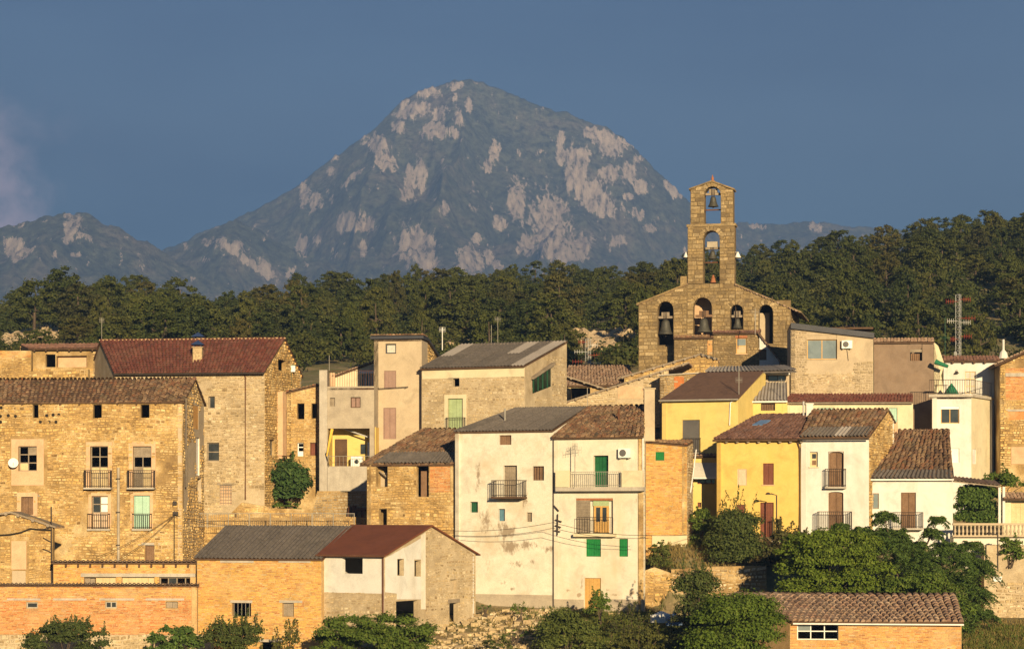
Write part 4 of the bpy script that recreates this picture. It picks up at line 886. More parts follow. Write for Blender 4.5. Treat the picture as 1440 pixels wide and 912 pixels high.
panel(H4.root, f4_, (856, 701.5, 862, 749), .3, .34, 'plaster_white', 'recess_wall'); panel(H4.root, f4_, (830, 703, 834, 749), .3, .34, 'plaster_white', 'recess_wall')
pipe(H4, f4_, [(778.3, 613), (778.3, 852)], 'iron', .03, -.12); pipe(H4, f4_, [(904, 616), (904, 660), (903, 690)], 'paint_white', .04, -.12)
chimney(H4.roof, (f4_.P(f4_.U(913, 4.5), 0, 4.5).x, f4_.P(f4_.U(913, 4.5), 0, 4.5).y, H4.zr - .9), .72, 2.0, 'plaster_tan', dz=1.6)
mb = MB(); p = f4_.P(f4_.U(870, 3), H4.ze + .8, 3); mb.tube([p, p + Vector((0, 0, 1.2))], .07, 8); mb.build('flue_pipe', M['rust'], H4.roof)
mb = MB(); p = H3.fr.P(H3.fr.U(710, 2.5), H3.ze + .5, 2.5); mb.tube([p, p + Vector((0, 0, 1.2))], .06, 8); mb.build('flue_pipe', M['iron_grey'], H3.roof)
# -- yellow brick tower house between white and yellow houses
H5 = house('brick_tower_house', 'narrow orange brick house with a single green hatch, right of the white house', 908, 966, 621, 752, 151, 18, 'mortar_brick', D=3.0, ridge=(916, 974, 621, 2.9), mono=True, roof=('tile', 'tile_old', R_(spacing=.26)), ovf=.1, ovs=.05, eyr=626,
  ops=[dict(r=(922, 635, 934, 647), k='shut', m='paint_green', leaves=1, d=.05)], face=[dict(k='brick', m='brick_yellow')], right=dict(m='mortar', face=[dict(k='rubble', m='stone_grey')]))
pipe(H5, H5.rs, [(979, 632), (971, 692)], 'paint_white', .05)
panel(H5.root, H5.fr, (917, 752, 966, 768), -.08, -.03, 'plaster_cream', 'pale_base')
# -- ruin between barn and white house
H6 = house('ruined_house', 'half ruined stone house with gaping openings and a red brick infill, left of white house', 516, 640, 653, 745, 151.6, 18, 'mortar', ridge=(604, 668, 604, 6.5), D=8, roof=('tile', 'tile_old', R_(spacing=.31, mess=.06, sag=.12)), ovf=.1, ovs=.5,
  ops=[dict(r=(529, 653.8, 545, 684), k='hole'), dict(r=(586, 653.8, 603, 698), k='hole'), dict(r=(533, 715, 544, 740), k='hole'), dict(r=(604, 654, 638, 692), k='infill', m='mortar_brick', d=.04, brick='brick_red')],
  face=[dict(k='rubble', m='stone')], low=1.5)
q = H6.q; qq = [q[0] + Vector((0, 0, .10)), q[1] + Vector((0, 0, .10)), q[1].lerp(q[2], .28) + Vector((0, 0, .12)), q[0].lerp(q[3], .28) + Vector((0, 0, .12))]
corr_field(H6.roof, [qq[0].lerp(qq[1], .14), qq[1], qq[2], qq[3].lerp(qq[2], .14)], M['corrugated'], nx=5, ny=1)
panel(H6.root, H6.fr, (592, 662, 600, 698), .34, .4, 'wood_brown', 'leaning_board'); panel(H6.root, H6.fr, (529, 664, 545, 684), .9, 1.0, 'plaster_tan', 'inner_wall')
mb = MB(); mb.tube([H6.fr.P(H6.fr.U(530), H6.fr.z(530, 662), .5), H6.fr.P(H6.fr.U(544), H6.fr.z(544, 673), .5)], .07, 5); mb.build('beam', M['wood_grey'], H6.root)
# -- second stone house with the red tiled roof
H7 = house('red_roof_house', 'tall stone house with dark red tiled roof and blue capped chimney, upper left', 161, 372, 521, 725, 166, 8, 'mortar_pale', ridge=(142, 399, 478, 4.6), D=9, roof=('tile', 'tile_red', R_(spacing=.25, mess=.02)), ovf=.5, ovs=.12, gutter='iron', caps='tile_lip',
  ops=[dict(r=(293, 557, 302, 574), k='glass', nx=1, m='wood_grey', d=.25), dict(r=(291, 622, 308, 648), k='glass', nx=1, ny=2, m='wood_grey', d=.2), dict(r=(309, 682, 326, 709), k='infill', m='plaster_pink', bars=(5, 6), barm='iron_grey', d=.16, lintel='wood_grey', n='blocked_window')],
  face=[dict(k='rubble', m='stone_pale', skip=patchy(5.2, .5))],
  right=dict(m='mortar', face=[dict(k='rubble', m='stone')], ops=[dict(r=(379, 618, 386, 640), k='glass', nx=1, m='wood_grey'), dict(r=(391, 506, 402, 521), k='hole')]))
pipe(H7, H7.fr, [(342, 524), (345, 530), (345, 702)], 'rust', .05); pipe(H7, H7.fr, [(188, 522), (190, 560)], 'rust', .05)
mb = MB(); e0 = H7.q[1]; e1 = H7.q[2]; e2 = H7.q2[0]
for i in range(9):
    p = e1.lerp(e2, (i + .6) / 9.3); mb.box(p + Vector((-.02, -.1, -.2)), (-.55, 0, 0), (0, .22, 0), (0, 0, .14))
mb.build('rafter_end', M['wood_honey'], H7.roof)
mb = MB(); p0, p1 = H7.rs.P(H7.rs.U(390), H7.rs.z(390, 640)), H7.rs.P(H7.rs.U(399), H7.rs.z(399, 640)); u_ = (p1 - p0); u_.z = 0
mb.box(p0, u_, -Vector((H7.rs.v.x, H7.rs.v.y, 0)) * .45, (0, 0, 5.0)); mb.box(p0 - Vector((0, 0, .25)) + u_ * .1, u_ * .8, -Vector((H7.rs.v.x, H7.rs.v.y, 0)) * .3, (0, 0, .25)); mb.build('brick_flue', M['plaster_pink'], H7.root)
pc = H7.fr.P(H7.fr.U(278.5, 1.6), 0, 1.6); chimney(H7.roof, (pc.x, pc.y, H7.fr.z(278, 491, 1.6)), .72, .1, 'stone_pale', 'blue_metal', dz=1.5)
pc = H7.fr.P(H7.fr.U(279, 6), 0, 6); chimney(H7.roof, (pc.x, pc.y, H7.fr.z(279, 478, 6)), .75, .0, 'stone_pale', 'blue_metal', dz=1.6)
wb = thing('wall_lamp', 'small white electric box with green rim under the red roof gable', 'electric box', H7.rs.P(H7.rs.U(411), H7.rs.z(411, 523), -.3))
px_ = H7.rs.P(H7.rs.U(411), H7.rs.z(411, 523), -.02); mb = MB(); mb.box(px_ + Vector((-.35, -.4, 0)), (.6, 0, 0), (0, .35, 0), (0, 0, .5)); mb.build('casing', M['paint_white'], wb)
mb = MB(); mb.box(px_ + Vector((-.4, -.42, .5)), (.7, 0, 0), (0, .4, 0), (0, 0, .05)); mb.box(px_ + Vector((-.1, -.3, -1.2)), (.05, 0, 0), (0, .05, 0), (0, 0, 1.2)); mb.build('bracket', M['paint_dkgreen'], wb)
# -- left back house with timber roof, left back ruin
H8 = house('lean_to_house', 'small stone house with open timber loft below a thin tiled roof, upper left', 42, 137, 490, 560, 174, 6, 'mortar', ridge=(32, 160, 485, 5), D=6, mono=True, roof=('tile', 'tile_dark', R_(spacing=.25)), ovf=.5, ovs=.2,
  ops=[dict(r=(64, 498, 78, 516), k='hole'), dict(r=(79, 500, 122, 516), k='infill', m='plaster_pink', d=.5)], face=[dict(k='rubble', m='stone', **{'not': [(42, 490, 130, 517)]})], right=dict(m='plaster_brown'))
mb = MB()
for i in range(6): p = H8.q[0].lerp(H8.q[1], (i + .5) / 6); mb.box(p + Vector((-.06, .05, -.2)), (.12, 0, 0), (0, .6, .05), (0, 0, .12))
mb.build('rafter_end', M['wood_dark'], H8.roof)
mb = MB(); a = H8.rs; mb.box(H8.FR + Vector((.1, -.1, H8.ze - .9)), H8.BR - H8.FR + Vector((.9, 0, -1.6)), (.15, -.02, 0), (0, 0, .3)); mb.build('rake_board', M['wood_brown'], H8.roof)
free_wall('broken_wall', 'broken stone wall topped by orange brick courses at the far left, above old roof', 'wall', Fr.at(-60, 170, 3), [[(-60, 580), (-60, 492), (44, 493), (44, 580)]], .5, 'mortar', face=[dict(k='rubble', m='stone', zone=(-60, 503, 60, 580)), dict(k='brick', m='brick_orange', zone=(-60, 480, 60, 503))], ops=[dict(r=(26, 531, 36, 540), k='infill', m='brick_red', d=.1)])
free_wall('low_stone_wall', 'low rough stone wall below the timber loft house, behind old roof', 'wall', Fr.at(40, 168, 4), [[(40, 570), (40, 522), (124, 519), (124, 570)]], .5, 'mortar', face=[dict(k='rubble', m='stone')])
# -- small ochre ruin
H9 = house('ochre_ruin', 'small ochre stone house with four square openings behind the fig bush', 403, 452, 552, 700, 168, 6, 'mortar', D=5, eyr=541, roof=('tile', 'tile_old', R_(spacing=.26)), ovf=.1, ovs=.05,
  ops=[dict(r=(418, 567, 428, 589), k='hole'), dict(r=(438, 567, 449, 588), k='hole'), dict(r=(418, 622, 427, 641), k='glass', nx=1, ny=3, m='paint_white', open=((0, 1), (0, 2)), panes={(0, 0): 'paint_white'}), dict(r=(436, 622, 448, 640), k='shut', m='wood_red', leaves=1)], face=[dict(k='rubble_fine', m='stone', **{'not': [(400, 690, 460, 720)]})])
# -- grey balcony house
H10 = house('terrace_house', 'grey rendered house with roof terrace, washing porch and yellow folded awning', 449, 526, 543, 690, 166, 6, 'plaster_grey', D=7, ops=[dict(r=(464, 559, 471, 571), k='shut', m='wood_grey', leaves=1), dict(r=(493, 558, 507, 573), k='glass', m='wood_dark', nx=2, ny=1, pane='paint_mauve', d=.12), dict(r=(461, 602, 525.5, 655), k='hole')], low=3)
f10 = H10.fr
mb = MB(); fbox(f10, 449, 520, 460, 690, -.12, .35, mb); mb.build('pillar', M['concrete'], H10.root)
mb = MB(); fbox(f10, 460.5, 655.5, 526, 692, -.1, .06, mb); mb.build('porch_parapet', M['concrete'], H10.root)
panel(H10.root, f10, (455, 594, 530, 664), 2.0, 2.1, 'plaster_pale_yellow', 'porch_back_wall'); panel(H10.root, f10, (471, 617, 488, 656), 1.9, 1.98, 'wood_dark', 'porch_door'); panel(H10.root, f10, (507, 624, 514, 638), 1.95, 1.99, 'glass', 'porch_window')
mb = MB(); fbox(f10, 461, 598, 526, 602, .36, 2.0, mb); mb.build('porch_ceiling', M['wood_dark'], H10.root)
mb = MB(); fbox(f10, 458, 656, 526, 660, .36, 2.0, mb); mb.build('porch_floor', M['concrete'], H10.root)
mb = MB(); U0, z0, U1, z1 = f10.rect((461, 600, 525, 655)); f10.box(mb, U0 - .12, z0, U0 - .01, z1, .36, 2.0); mb.build('porch_side_wall', M['plaster_yellow'], H10.root); mb = MB(); f10.box(mb, U1 + .01, z0, U1 + .12, z1, .36, 2.0); mb.build('porch_side_wall', M['plaster_yellow'], H10.root)
rb = MB()
for i in range(13):
    x = 462 + 62 * i / 12; rb.tube([f10.P(f10.U(x), f10.z(490, 655.5), .0), f10.P(f10.U(x), f10.z(490, 641), .0)], .012, 5)
rb.tube([f10.P(f10.U(461), f10.z(490, 641), 0), f10.P(f10.U(525), f10.z(490, 641), 0)], .02, 5); rb.build('porch_railing', M['iron_grey'], H10.root)
rb = MB()
for i in range(20):
    x = 461 + 64 * i / 19; rb.tube([f10.P(f10.U(x), f10.z(490, 543), .05), f10.P(f10.U(x), f10.z(490, 521), .05)], .014, 5)
rb.tube([f10.P(f10.U(461), f10.z(490, 521), .05), f10.P(f10.U(525), f10.z(490, 521), .05)], .02, 5); rb.build('terrace_railing', M['rust'], H10.root)
wp = thing('washing_machine', 'white washing machine on the porch behind the railing', 'washing machine', f10.P(f10.U(499), f10.z(499, 655.6), 1.2))
mb = MB(); U0, z0, U1, z1 = f10.rect((491, 641, 507, 655.6)); f10.box(mb, U0, z0, U1, z1, .8, 1.4); mb.build('cabinet', M['paint_white'], wp)
mb = MB(); mb.lathe(f10.P((U0 + U1) / 2, (z0 + z1) / 2, .78), [(.18, -.0), (.17, .02)], 12, axis=(-f10.v.x, -f10.v.y, 0)); mb.build('door', M['glass'], wp)
wp = thing('water_heater', 'white box water heater hung at the porch end beside grey tower', 'water heater', f10.P(f10.U(518.5), f10.z(518, 640), 1.5))
U0, z0, U1, z1 = f10.rect((514, 621, 523, 640)); mb = MB(); f10.box(mb, U0, z0, U1, z1, .9, 1.3); mb.build('casing', M['paint_white'], wp); mb = MB(); mb.tube([f10.P(U0 + .2, z1, 1.0), f10.P(U0 + .2, z1 + .35, 1.0), f10.P(U0 - 2.4, z1 + 1.25, 1.0)], .06, 6); mb.build('flue_pipe', M['steel'], wp)
aw = thing('awning', 'folded yellow awning slanting at the left of the porch', 'awning', f10.P(f10.U(462), f10.z(462, 640), -.2))
mb = MB(); mb.tube([f10.P(f10.U(467, -.1), f10.z(466, 603, -.1), -.1), f10.P(f10.U(463, -.3), f10.z(462, 622, -.3), -.3), f10.P(f10.U(459.5, -.4), f10.z(459, 641, -.4), -.4)], .13, 7, r1=.05); mb.build('folded_cloth', M['paint_yellow'], aw)
mb = MB(); mb.tube([f10.P(f10.U(458, -.4), f10.z(459, 636, -.4), -.4), f10.P(f10.U(463, -.4), f10.z(462, 655, -.4), -.4)], .03, 5); mb.build('arm', M['iron'], aw)
# cream house behind the terrace
H11 = house('cream_house', 'cream house with sloping gable and dark blinds behind the roof terrace', 464, 530, 532, 600, 175, 4, 'plaster_cream', D=5, eyr=508, roof=('tile', 'tile_pale', R_(spacing=.25)), ovf=.1, ovs=.05, ops=[dict(r=(508, 525, 524, 543), k='glass', nx=3, ny=1, m='paint_white'), dict(r=(464, 524, 471, 543), k='infill', m='plaster_pink', d=-.1)])
panel(H11.root, H11.fr, (505, 520.5, 526, 525), -.12, .0, 'paint_white', 'blind_box')
# -- grey tower
H12 = house('tower_house', 'tall narrow beige rendered house with three mauve shuttered windows, upper middle', 526, 593, 475, 665, 167.5, 8, 'plaster_tan', D=2.6, roof=None, ops=[dict(r=(542, 483, 557, 497), k='glass', m='slate_band', nx=1, pane='curtain', fw=.1), dict(r=(540, 521, 557, 546), k='shut', m='paint_mauve', leaves=1, nb=3, d=.08), dict(r=(539, 573, 557, 617), k='shut', m='paint_mauve', leaves=2, nb=1, panel=4, d=.08)], zcut=.0)
fr = H12.fr; rt = H12.root
mb = MB(); zt = H12.ze
e = [fr.P(-.25, zt + .02, -.3), fr.P(H12.U1 + .2, zt + .02, -.3), fr.P(H12.U1 + .2, zt + .02, 2.0), fr.P(-.25, zt + .02, 2.0)]; slab(mb, [p + Vector((0, 0, .12)) for p in e], .22)
b1 = [fr.P(H12.U1 + .2, zt + .02, 2.0), fr.P(-.25, zt + .02, 2.0)]
wm_ = MB(); rs3 = Fr.thru(fr.P(H12.U1, 0), fr.P(H12.U1, 0, 7)); sp_ = [(2.62, H12.zb), (7.5, H12.zb), (7.5, zt - 1.15), (2.62, zt - .1)]; wall_mesh(wm_, rs3, [sp_], [], .3); wm_.build('rear_side_wall', M['mortar'], rt); stonework(rt, rs3, [sp_], [], 'rubble', M['stone'])
b2_ = [fr.P(-.25, zt - 1.1, 7.8), fr.P(H12.U1 + .2, zt - 1.1, 7.8)]; slab(mb, [b1[1] + Vector((0, 0, .12)), b1[0] + Vector((0, 0, .12)), b2_[1] + Vector((0, 0, .12)), b2_[0] + Vector((0, 0, .12))], .22); rf = mb.build('eaves_slab', M['slate_band'], rt)
tile_field(rf, [p + Vector((0, 0, .13)) for p in e], M['tile_old'], spacing=.25); tile_field(rf, [b2_[0] + Vector((0, 0, .13)), b2_[1] + Vector((0, 0, .13)), b1[0] + Vector((0, 0, .13)), b1[1] + Vector((0, 0, .13))], M['tile_old'], spacing=.25)
mb = MB(); mb.tube([fr.P(fr.U(531), fr.z(550, 546.5), -.25), fr.P(fr.U(575), fr.z(550, 544), -.25)], .03, 5)
for x in (533, 549, 571): mb.tube([fr.P(fr.U(x), fr.z(550, 545.5), 0), fr.P(fr.U(x), fr.z(550, 545.5), -.3)], .025, 5)
mb.build('washing_line_bar', M['iron'], rt)
# -- stone house with sloping grey corrugated roof
H13 = house('mono_roof_house', 'stone house with big grey corrugated lean-to roof and pistachio green door, upper middle', 593, 738, 516, 612, 166, 22, 'mortar_pale', ridge=(651, 797, 483, 8.2), D=8.2, mono=True, roof=('corr', 'corrugated', R_(nx=8, ny=2, pale=((0, 1), (5, 1), (7, 1), (7, 0)))), ovf=.25, ovs=.08,
  ops=[dict(r=(637, 532, 646, 543), k='hole', lintel='wood_grey', lw=(.4, .0), lh=.06), dict(r=(630, 560, 651, 606), k='shut', m='paint_pistachio', leaves=2, nb=2, d=.16, n='balcony_door', surr=('plaster_cream', .3, .0), rail=(627, 653, 587, 606, .3))],
  face=[dict(k='pointed', m='stone_pale', zone=(590, 531, 745, 615))], right=dict(m='mortar_pale', face=[dict(k='pointed', m='stone_pale', zone=(752, 500, 800, 600), **{'not': [(746, 505, 776, 556)]})]))
panel(H13.root, H13.fr, (593.5, 517, 737.5, 531), -.03, .02, 'plaster_cream', 'render_band')
rs = H13.rs; slope_panel('green_glazing', rs, [(748.5, 553), (748.5, 531), (774, 514), (774, 543), (760, 546)], 'glass_green', -.03, .02, H13.root)
for i in range(4):
    x = 749 + 6.5 * i; mb = MB(); q = rs.poly([(x, 551 - 2 * i), (x, 532 - 4.4 * i), (x + 1.2, 531.4 - 4.4 * i), (x + 1.2, 551 - 2 * i)]); mb.hexa([rs.P(u, z, -.06) for u, z in q] + [rs.P(u, z, .0) for u, z in q]); mb.build('glazing_bar', M['paint_dkgreen'], H13.root)
slope_panel('sloping_hood', rs, [(746, 533), (746, 530), (776, 509), (776, 513)], 'wood_grey', -.3, .0, H13.root)
# -- slanted wall houses below the church
fk = Fr.at(765, 177, 8)
HK = free_wall('gable_wall_house', 'long stone gable wall rising to the right below the church, edged with tiles', 'house', fk, [[(765, 600), (765, 574), (866, 541.5), (866, 600)], [(866, 600), (866, 541.5), (940, 517), (940, 600)]], .6, 'mortar_pale', face=[dict(k='field', m='stone_pale', **{'not': [(868, 530, 904, 566)]})], ops=[dict(r=(906, 544, 920, 560), k='glass', nx=1, ny=2, m='paint_grey', d=.2)])
panel(HK, fk, (869, 543, 904.5, 560), -.04, .01, 'plaster_pink', 'pink_render')
def rake(root, fr, pts, dep, m, name='verge_roof', tiles='tile_pale'):
    A, B = [fr.P(fr.U(x, -.2), fr.z(x, y, -.2), -.2) for x, y in pts]; v = Vector((fr.v.x, fr.v.y, 0)) * dep; mb = MB()
    slab(mb, [A, B, B + v, A + v], .12); r = mb.build(name, M[m], root); n = 3
    mb = MB()
    for i in range(max(3, int((B - A).length / .9))):
        c = A.lerp(B, (i + .5) / max(3, int((B - A).length / .9))); mb.lathe(c + Vector((0, 0, -.1)) - v.normalized() * .02, [(.13, 0), (.12, .06)], 8, axis=-v)
    mb.build('beam_end', M['wood_grey'], r)
    tile_field(r, [A + Vector((0, 0, .01)), A + v + Vector((0, 0, .01)), B + v + Vector((0, 0, .01)), B + Vector((0, 0, .01))], M[tiles], spacing=.3); return r
rake(HK, fk, [(758, 576), (968, 508.5)], 5, 'wood_grey')
fk2 = Fr.at(880, 181, 8)
HK2 = free_wall('gable_wall_house', 'short stone gable with a peak, just left of the church foot and above grey roof', 'house', fk2, [[(878, 560), (878, 528), (984, 499), (984, 560)], [(984, 560), (984, 499), (1010, 505), (1010, 560)]], .6, 'mortar', face=[dict(k='field', m='stone')])
rake(HK2, fk2, [(868, 531), (985, 496.5)], 4, 'wood_grey'); rake(HK2, fk2, [(984.5, 496.5), (1009, 503.5)], 4, 'slate_band')
fk3 = Fr.at(928, 168.5, 10)
HK3 = house('stone_annex', 'small stone and red brick annex under a thin flat slab, left of brown roof', 928, 984, 527, 600, 173.5, 10, 'mortar', D=4, eyr=524, roof=('flat', 'concrete'), deckm='concrete', ovf=.2, ovs=.1, face=[dict(k='rubble', m='stone_grey')])
panel(HK3.root, HK3.fr, (948, 529, 962, 548), -.05, .0, 'brick_red', 'brick_patch')
panel(AR1, fa, (16, 760, 37, 800), -.05, .01, 'plaster_pink', 'plaster_strip'); panel(AR1, fa, (17, 802, 36, 828), -.04, .01, 'plaster_tan', 'plaster_strip'); rake(AR1, fa, [(-30, 725), (16, 718.5)], 2.2, 'wood_grey', tiles='tile_old'); rake(AR1, fa, [(15, 718.5), (78, 739.5)], 2.2, 'wood_grey', tiles='tile_old')
# low tiled roof behind
H14 = house('tiled_outhouse', 'low outhouse with wide old tiled roof between stone house and church', 797, 892, 541, 580, 186, 4, 'mortar', ridge=(800, 884, 515, 6), D=8, roof=('tile', 'tile_pale', R_(spacing=.28, mess=.03)), ovf=.3, ovs=.1, ops=[dict(r=(800, 545, 830, 565), k='hole')])
rake(H14.root, Fr.at(797, 180, 4), [(794, 527), (850, 545)], 4, 'wood_grey', tiles='tile_old')
# -- church
dC, thC = 187, 12
fc = Fr.at(898, dC, thC); chx = thing('church', 'stone church front with arched bell openings and tall two-storey bell gable on top', 'church', fc.P(fc.U(1005), fc.z(1005, 620), 4))
AR = [dict(r=(925, 423.5, 947, 485), arch=True), dict(r=(975, 418, 1001, 471), arch=True), dict(r=(1027, 428, 1045, 463), arch=True), dict(r=(1067, 428, 1087, 483), arch=True)]
pieces = [[(898, 620), (898, 425), (966, 398.5), (966, 620)], [(966, 620), (966, 398.5), (1034, 398.5), (1034, 620)], [(1034, 620), (1034, 398.5), (1112, 431.5), (1112, 620)]]
pl = [fc.poly(p) for p in pieces]; lo = [op_local(fc, o) for o in AR]
mb = MB(); wall_mesh(mb, fc, pl, lo, .9); mb.build('front_wall', M['mortar_church'], chx)
f2c = Fr((fc.P(0, 0, 0).x, fc.P(0, 0, 0).y), math.atan2(fc.u.y, fc.u.x))
bg1 = [fc.poly(p) for p in ([(967, 400), (967, 316.5), (1033, 316.5), (1033, 400)],)]; bo1 = [op_local(fc, dict(r=(989, 324, 1012, 399), arch=True))]
bg2 = [fc.poly(p) for p in ([(971, 316.5), (971, 264.5), (1001, 254.5), (1031, 264.5), (1031, 316.5)],)]; bo2 = [op_local(fc, dict(r=(990.5, 262, 1013.5, 316), arch=True))]
mb = MB(); wall_mesh(mb, fc, bg1, bo1, 1.2); wall_mesh(mb, fc, bg2, bo2, 1.15); mb.build('bell_gable', M['mortar_church'], chx)
panel(chx, fc, (965.5, 314.5, 1034.5, 318), -.08, 1.3, 'stone_church', 'string_course')
stonework(chx, fc, bg1, bo1, 'ashlar', M['stone_church'], singly=120, name='gable_stones')
stonework(chx, fc, bg2, bo2, 'ashlar', M['stone_church'], singly=80, name='gable_stones')
stonework(chx, fc, pl, lo, 'ashlar', M['stone_church'], singly=95, name='wall_stones')
def voussoirs(op, n=9, w=.45, sing=True):
    U0, z0, U1, z1 = op_local(fc, op)[:4]; r = (U1 - U0) / 2; cx = (U0 + U1) / 2; zs_ = z1 - r
    for k in range(n):
        a, b2 = math.pi * k / n + .03, math.pi * (k + 1) / n - .03
        q = [(cx + rr * math.cos(t_), zs_ + rr * math.sin(t_)) for rr, t_ in ((r, a), (r + w, a), (r + w, b2), (r, b2))]
        mb = MB(); mb.hexa([fc.P(u, z, -.06) for u, z in q] + [fc.P(u, z, .3) for u, z in q]); mb.build('arch_stone', M['stone_church'], chx)
for o in AR + [dict(r=(989, 324, 1012, 399)), dict(r=(990.5, 262, 1013.5, 316))]: voussoirs(o, 9, .4)
for name, a, b2 in (('coping', (895, 427, ), (966, 398.5)), ('coping', (1034, 398.5), (1127, 438)), ('gable_cap', (969, 265.5), (1001, 254)), ('gable_cap', (1001, 254), (1033, 265.5))):
    A, B = fc.P(fc.U(a[0]), fc.z(*a) + .02), fc.P(fc.U(b2[0]), fc.z(*b2) + .02); v = Vector((fc.v.x, fc.v.y, 0)); mb = MB(); dd = 9.0 if name == 'coping' else 1.4
    slab(mb, [A - v * .15, B - v * .15, B + v * dd, A + v * dd], .14); r_ = mb.build(name, M['stone_church'], chx)
    if name == 'coping': tile_field(r_, [A - v * .15, A + v * dd, B + v * dd, B - v * .15] if a[0] < 1000 else [B - v * .15, A - v * .15, A + v * dd, B + v * dd], M['tile_pale'], spacing=.28)
mb = MB()   # side walls, back, inner walls
sR = Fr.thru(fc.P(fc.U(1112), 0), fc.P(fc.U(1112), 0, 9)); LR = 9
wall_mesh(mb, sR, [[(.92, fc.z(1112, 620)), (LR, fc.z(1112, 620)), (LR, fc.z(1112, 433)), (.92, fc.z(1112, 433))]], [], .8)
sL = Fr.thru(fc.P(fc.U(898), 0, 9), fc.P(fc.U(898), 0)); wall_mesh(mb, sL, [[(0, fc.z(898, 620)), (8.08, fc.z(898, 620)), (8.08, fc.z(898, 427)), (0, fc.z(898, 427))]], [], .8); mb.build('side_wall', M['mortar_church'], chx)
stonework(chx, sR, [[(.92, fc.z(1112, 560)), (LR, fc.z(1112, 560)), (LR, fc.z(1112, 435)), (.92, fc.z(1112, 435))]], [], 'ashlar', M['stone_church'], name='side_stones')
panel(chx, fc, (898, 424, 1112, 620), 8.7, 9, 'mortar_church', 'back_wall'); panel(chx, fc, (966, 400, 1034, 424), 8.7, 9, 'mortar_church', 'back_wall')
panel(chx, fc, (970, 408, 1003, 500), 1.9, 2.1, 'plaster_pink', 'inner_wall'); panel(chx, fc, (1060, 440, 1082, 500), 1.7, 1.8, 'plaster_tan', 'inner_wall')
mb = MB(); u, z = fc.U(962), fc.z(962, 404); fc.box(mb, u - .35, z - .3, u + .3, z + 1.0, .2, .9); mb.build('stone_stub', M['stone_church'], chx)
fn = MB(); fn.lathe(fc.P(fc.U(1001), fc.z(1001, 255), .5), [(.28, 0), (.22, .1), (.09, .2), (.13, .32), (.07, .45), (.03, .62), (.0, .66)], 10); fn.build('terracotta_finial', M['terracotta'], chx)
st = MB(); st.lathe(fc.P(fc.U(1002), fc.z(1002, 396.5), .5), [(.26, 0), (.2, .2), (.16, .35), (.19, .42), (.1, .5), (.11, .62), (.0, .7)], 10); tagst = st.build('clay_urn', M['terracotta']); tag(tagst, 'small terracotta figure standing in the lower bell gable arch', 'figure')
def bell(px, yt, yb, V, label, yoke=True, beam=None, yw=.5, stone=True, scale=1.0):
    u, zt_, zb_ = fc.U(px, V), fc.z(px, yt, V), fc.z(px, yb, V); h = zt_ - zb_; r = h * .52 * scale
    b = thing('bell', label, 'bell', fc.P(u, zb_, V), 'church bells in the arches')
    mb = MB(); mb.lathe(fc.P(u, zb_, V), [(r, 0), (r * .97, h * .05), (r * .78, h * .2), (r * .62, h * .5), (r * .52, h * .8), (r * .4, h * .93), (r * .12, h), (0, h)], 16); mb.build('bell_body', M['bronze'], b, smooth=True)
    mb = MB(); mb.lathe(fc.P(u, zb_ - h * .16, V), [(0, 0), (.07, .03), (.07, .14), (.025, .2), (.025, h * .5)], 8); mb.build('clapper', M['iron'], b)
    if yoke:
        mb = MB(); fc.box(mb, u - yw, zt_ + .08, u + yw, zt_ + .28, V - .12, V + .12); fc.box(mb, u - yw * .55, zt_ + .28, u + yw * .55, zt_ + .62, V - .15, V + .15); mb.build('yoke', M['wood_grey'] if stone else M['wood_brown'], b)
        mb = MB()
        for dx in (-.12, 0, .12): mb.tube([fc.P(u + dx, zt_ - .08, V - .16), fc.P(u + dx, zt_ + .6, V - .16)], .03, 5)
        mb.build('strap', M['iron'], b)
    if beam:
        mb = MB(); fc.box(mb, u - beam[1], fc.z(px, beam[0], V) - .05, u + beam[1], fc.z(px, beam[0], V) + .05, V - .06, V + .06); mb.build('beam', M['rust'], b)
    return b
bell(1003, 276, 290.5, .5, 'dark bronze bell hanging high in the upper bell gable opening', beam=(295.2, .68), yw=.66)
bell(1002, 352, 364, .5, 'small dark bell in the lower bell gable arch above the terracotta figure', beam=(369, .66), yw=.6)
bell(936, 449, 470, .35, 'large grey bell in the leftmost arch of the church front', yw=.62)
bell(990, 447, 467, -.05, 'large dark bell leaning forward in the wide arch lit orange inside', yw=.75, stone=False)
bell(1037, 447.5, 461.5, .3, 'smaller bell in the third small arch of the church front', yw=.5)
mb = MB(); u, V = fc.U(1002, .5), .5; fc.box(mb, u - .45, fc.z(1002, 347), u + .45, fc.z(1002, 339), .3, .7); o = mb.build('bell_counterweight', M['plaster_grey']); tag(o, 'pale stone counterweight block above the lower gable bell', 'counterweight')
for px, lab, sx in ((964.5, 'white horn loudspeaker on the left side of the bell gable', -1), (1037, 'white horn loudspeaker on the right side of the bell gable', 1)):
    h = thing('horn_loudspeaker', lab, 'loudspeaker', fc.P(fc.U(px), fc.z(px, 362), .3), 'loudspeakers on the bell gable')
    mb = MB(); mb.lathe(fc.P(fc.U(px), fc.z(px, 361.5), .3), [(.30, 0), (.25, .07), (.15, .3), (.08, .5), (0, .52)], 12, axis=(0, .2, 1)); mb.build('horn', M['paint_white'], h, smooth=True)
    mb = MB(); p = fc.P(fc.U(px), fc.z(px, 354), .3); mb.tube([p, p - Vector((sx * .4, 0, 0))], .04, 5); mb.build('bracket', M['iron_grey'], h)
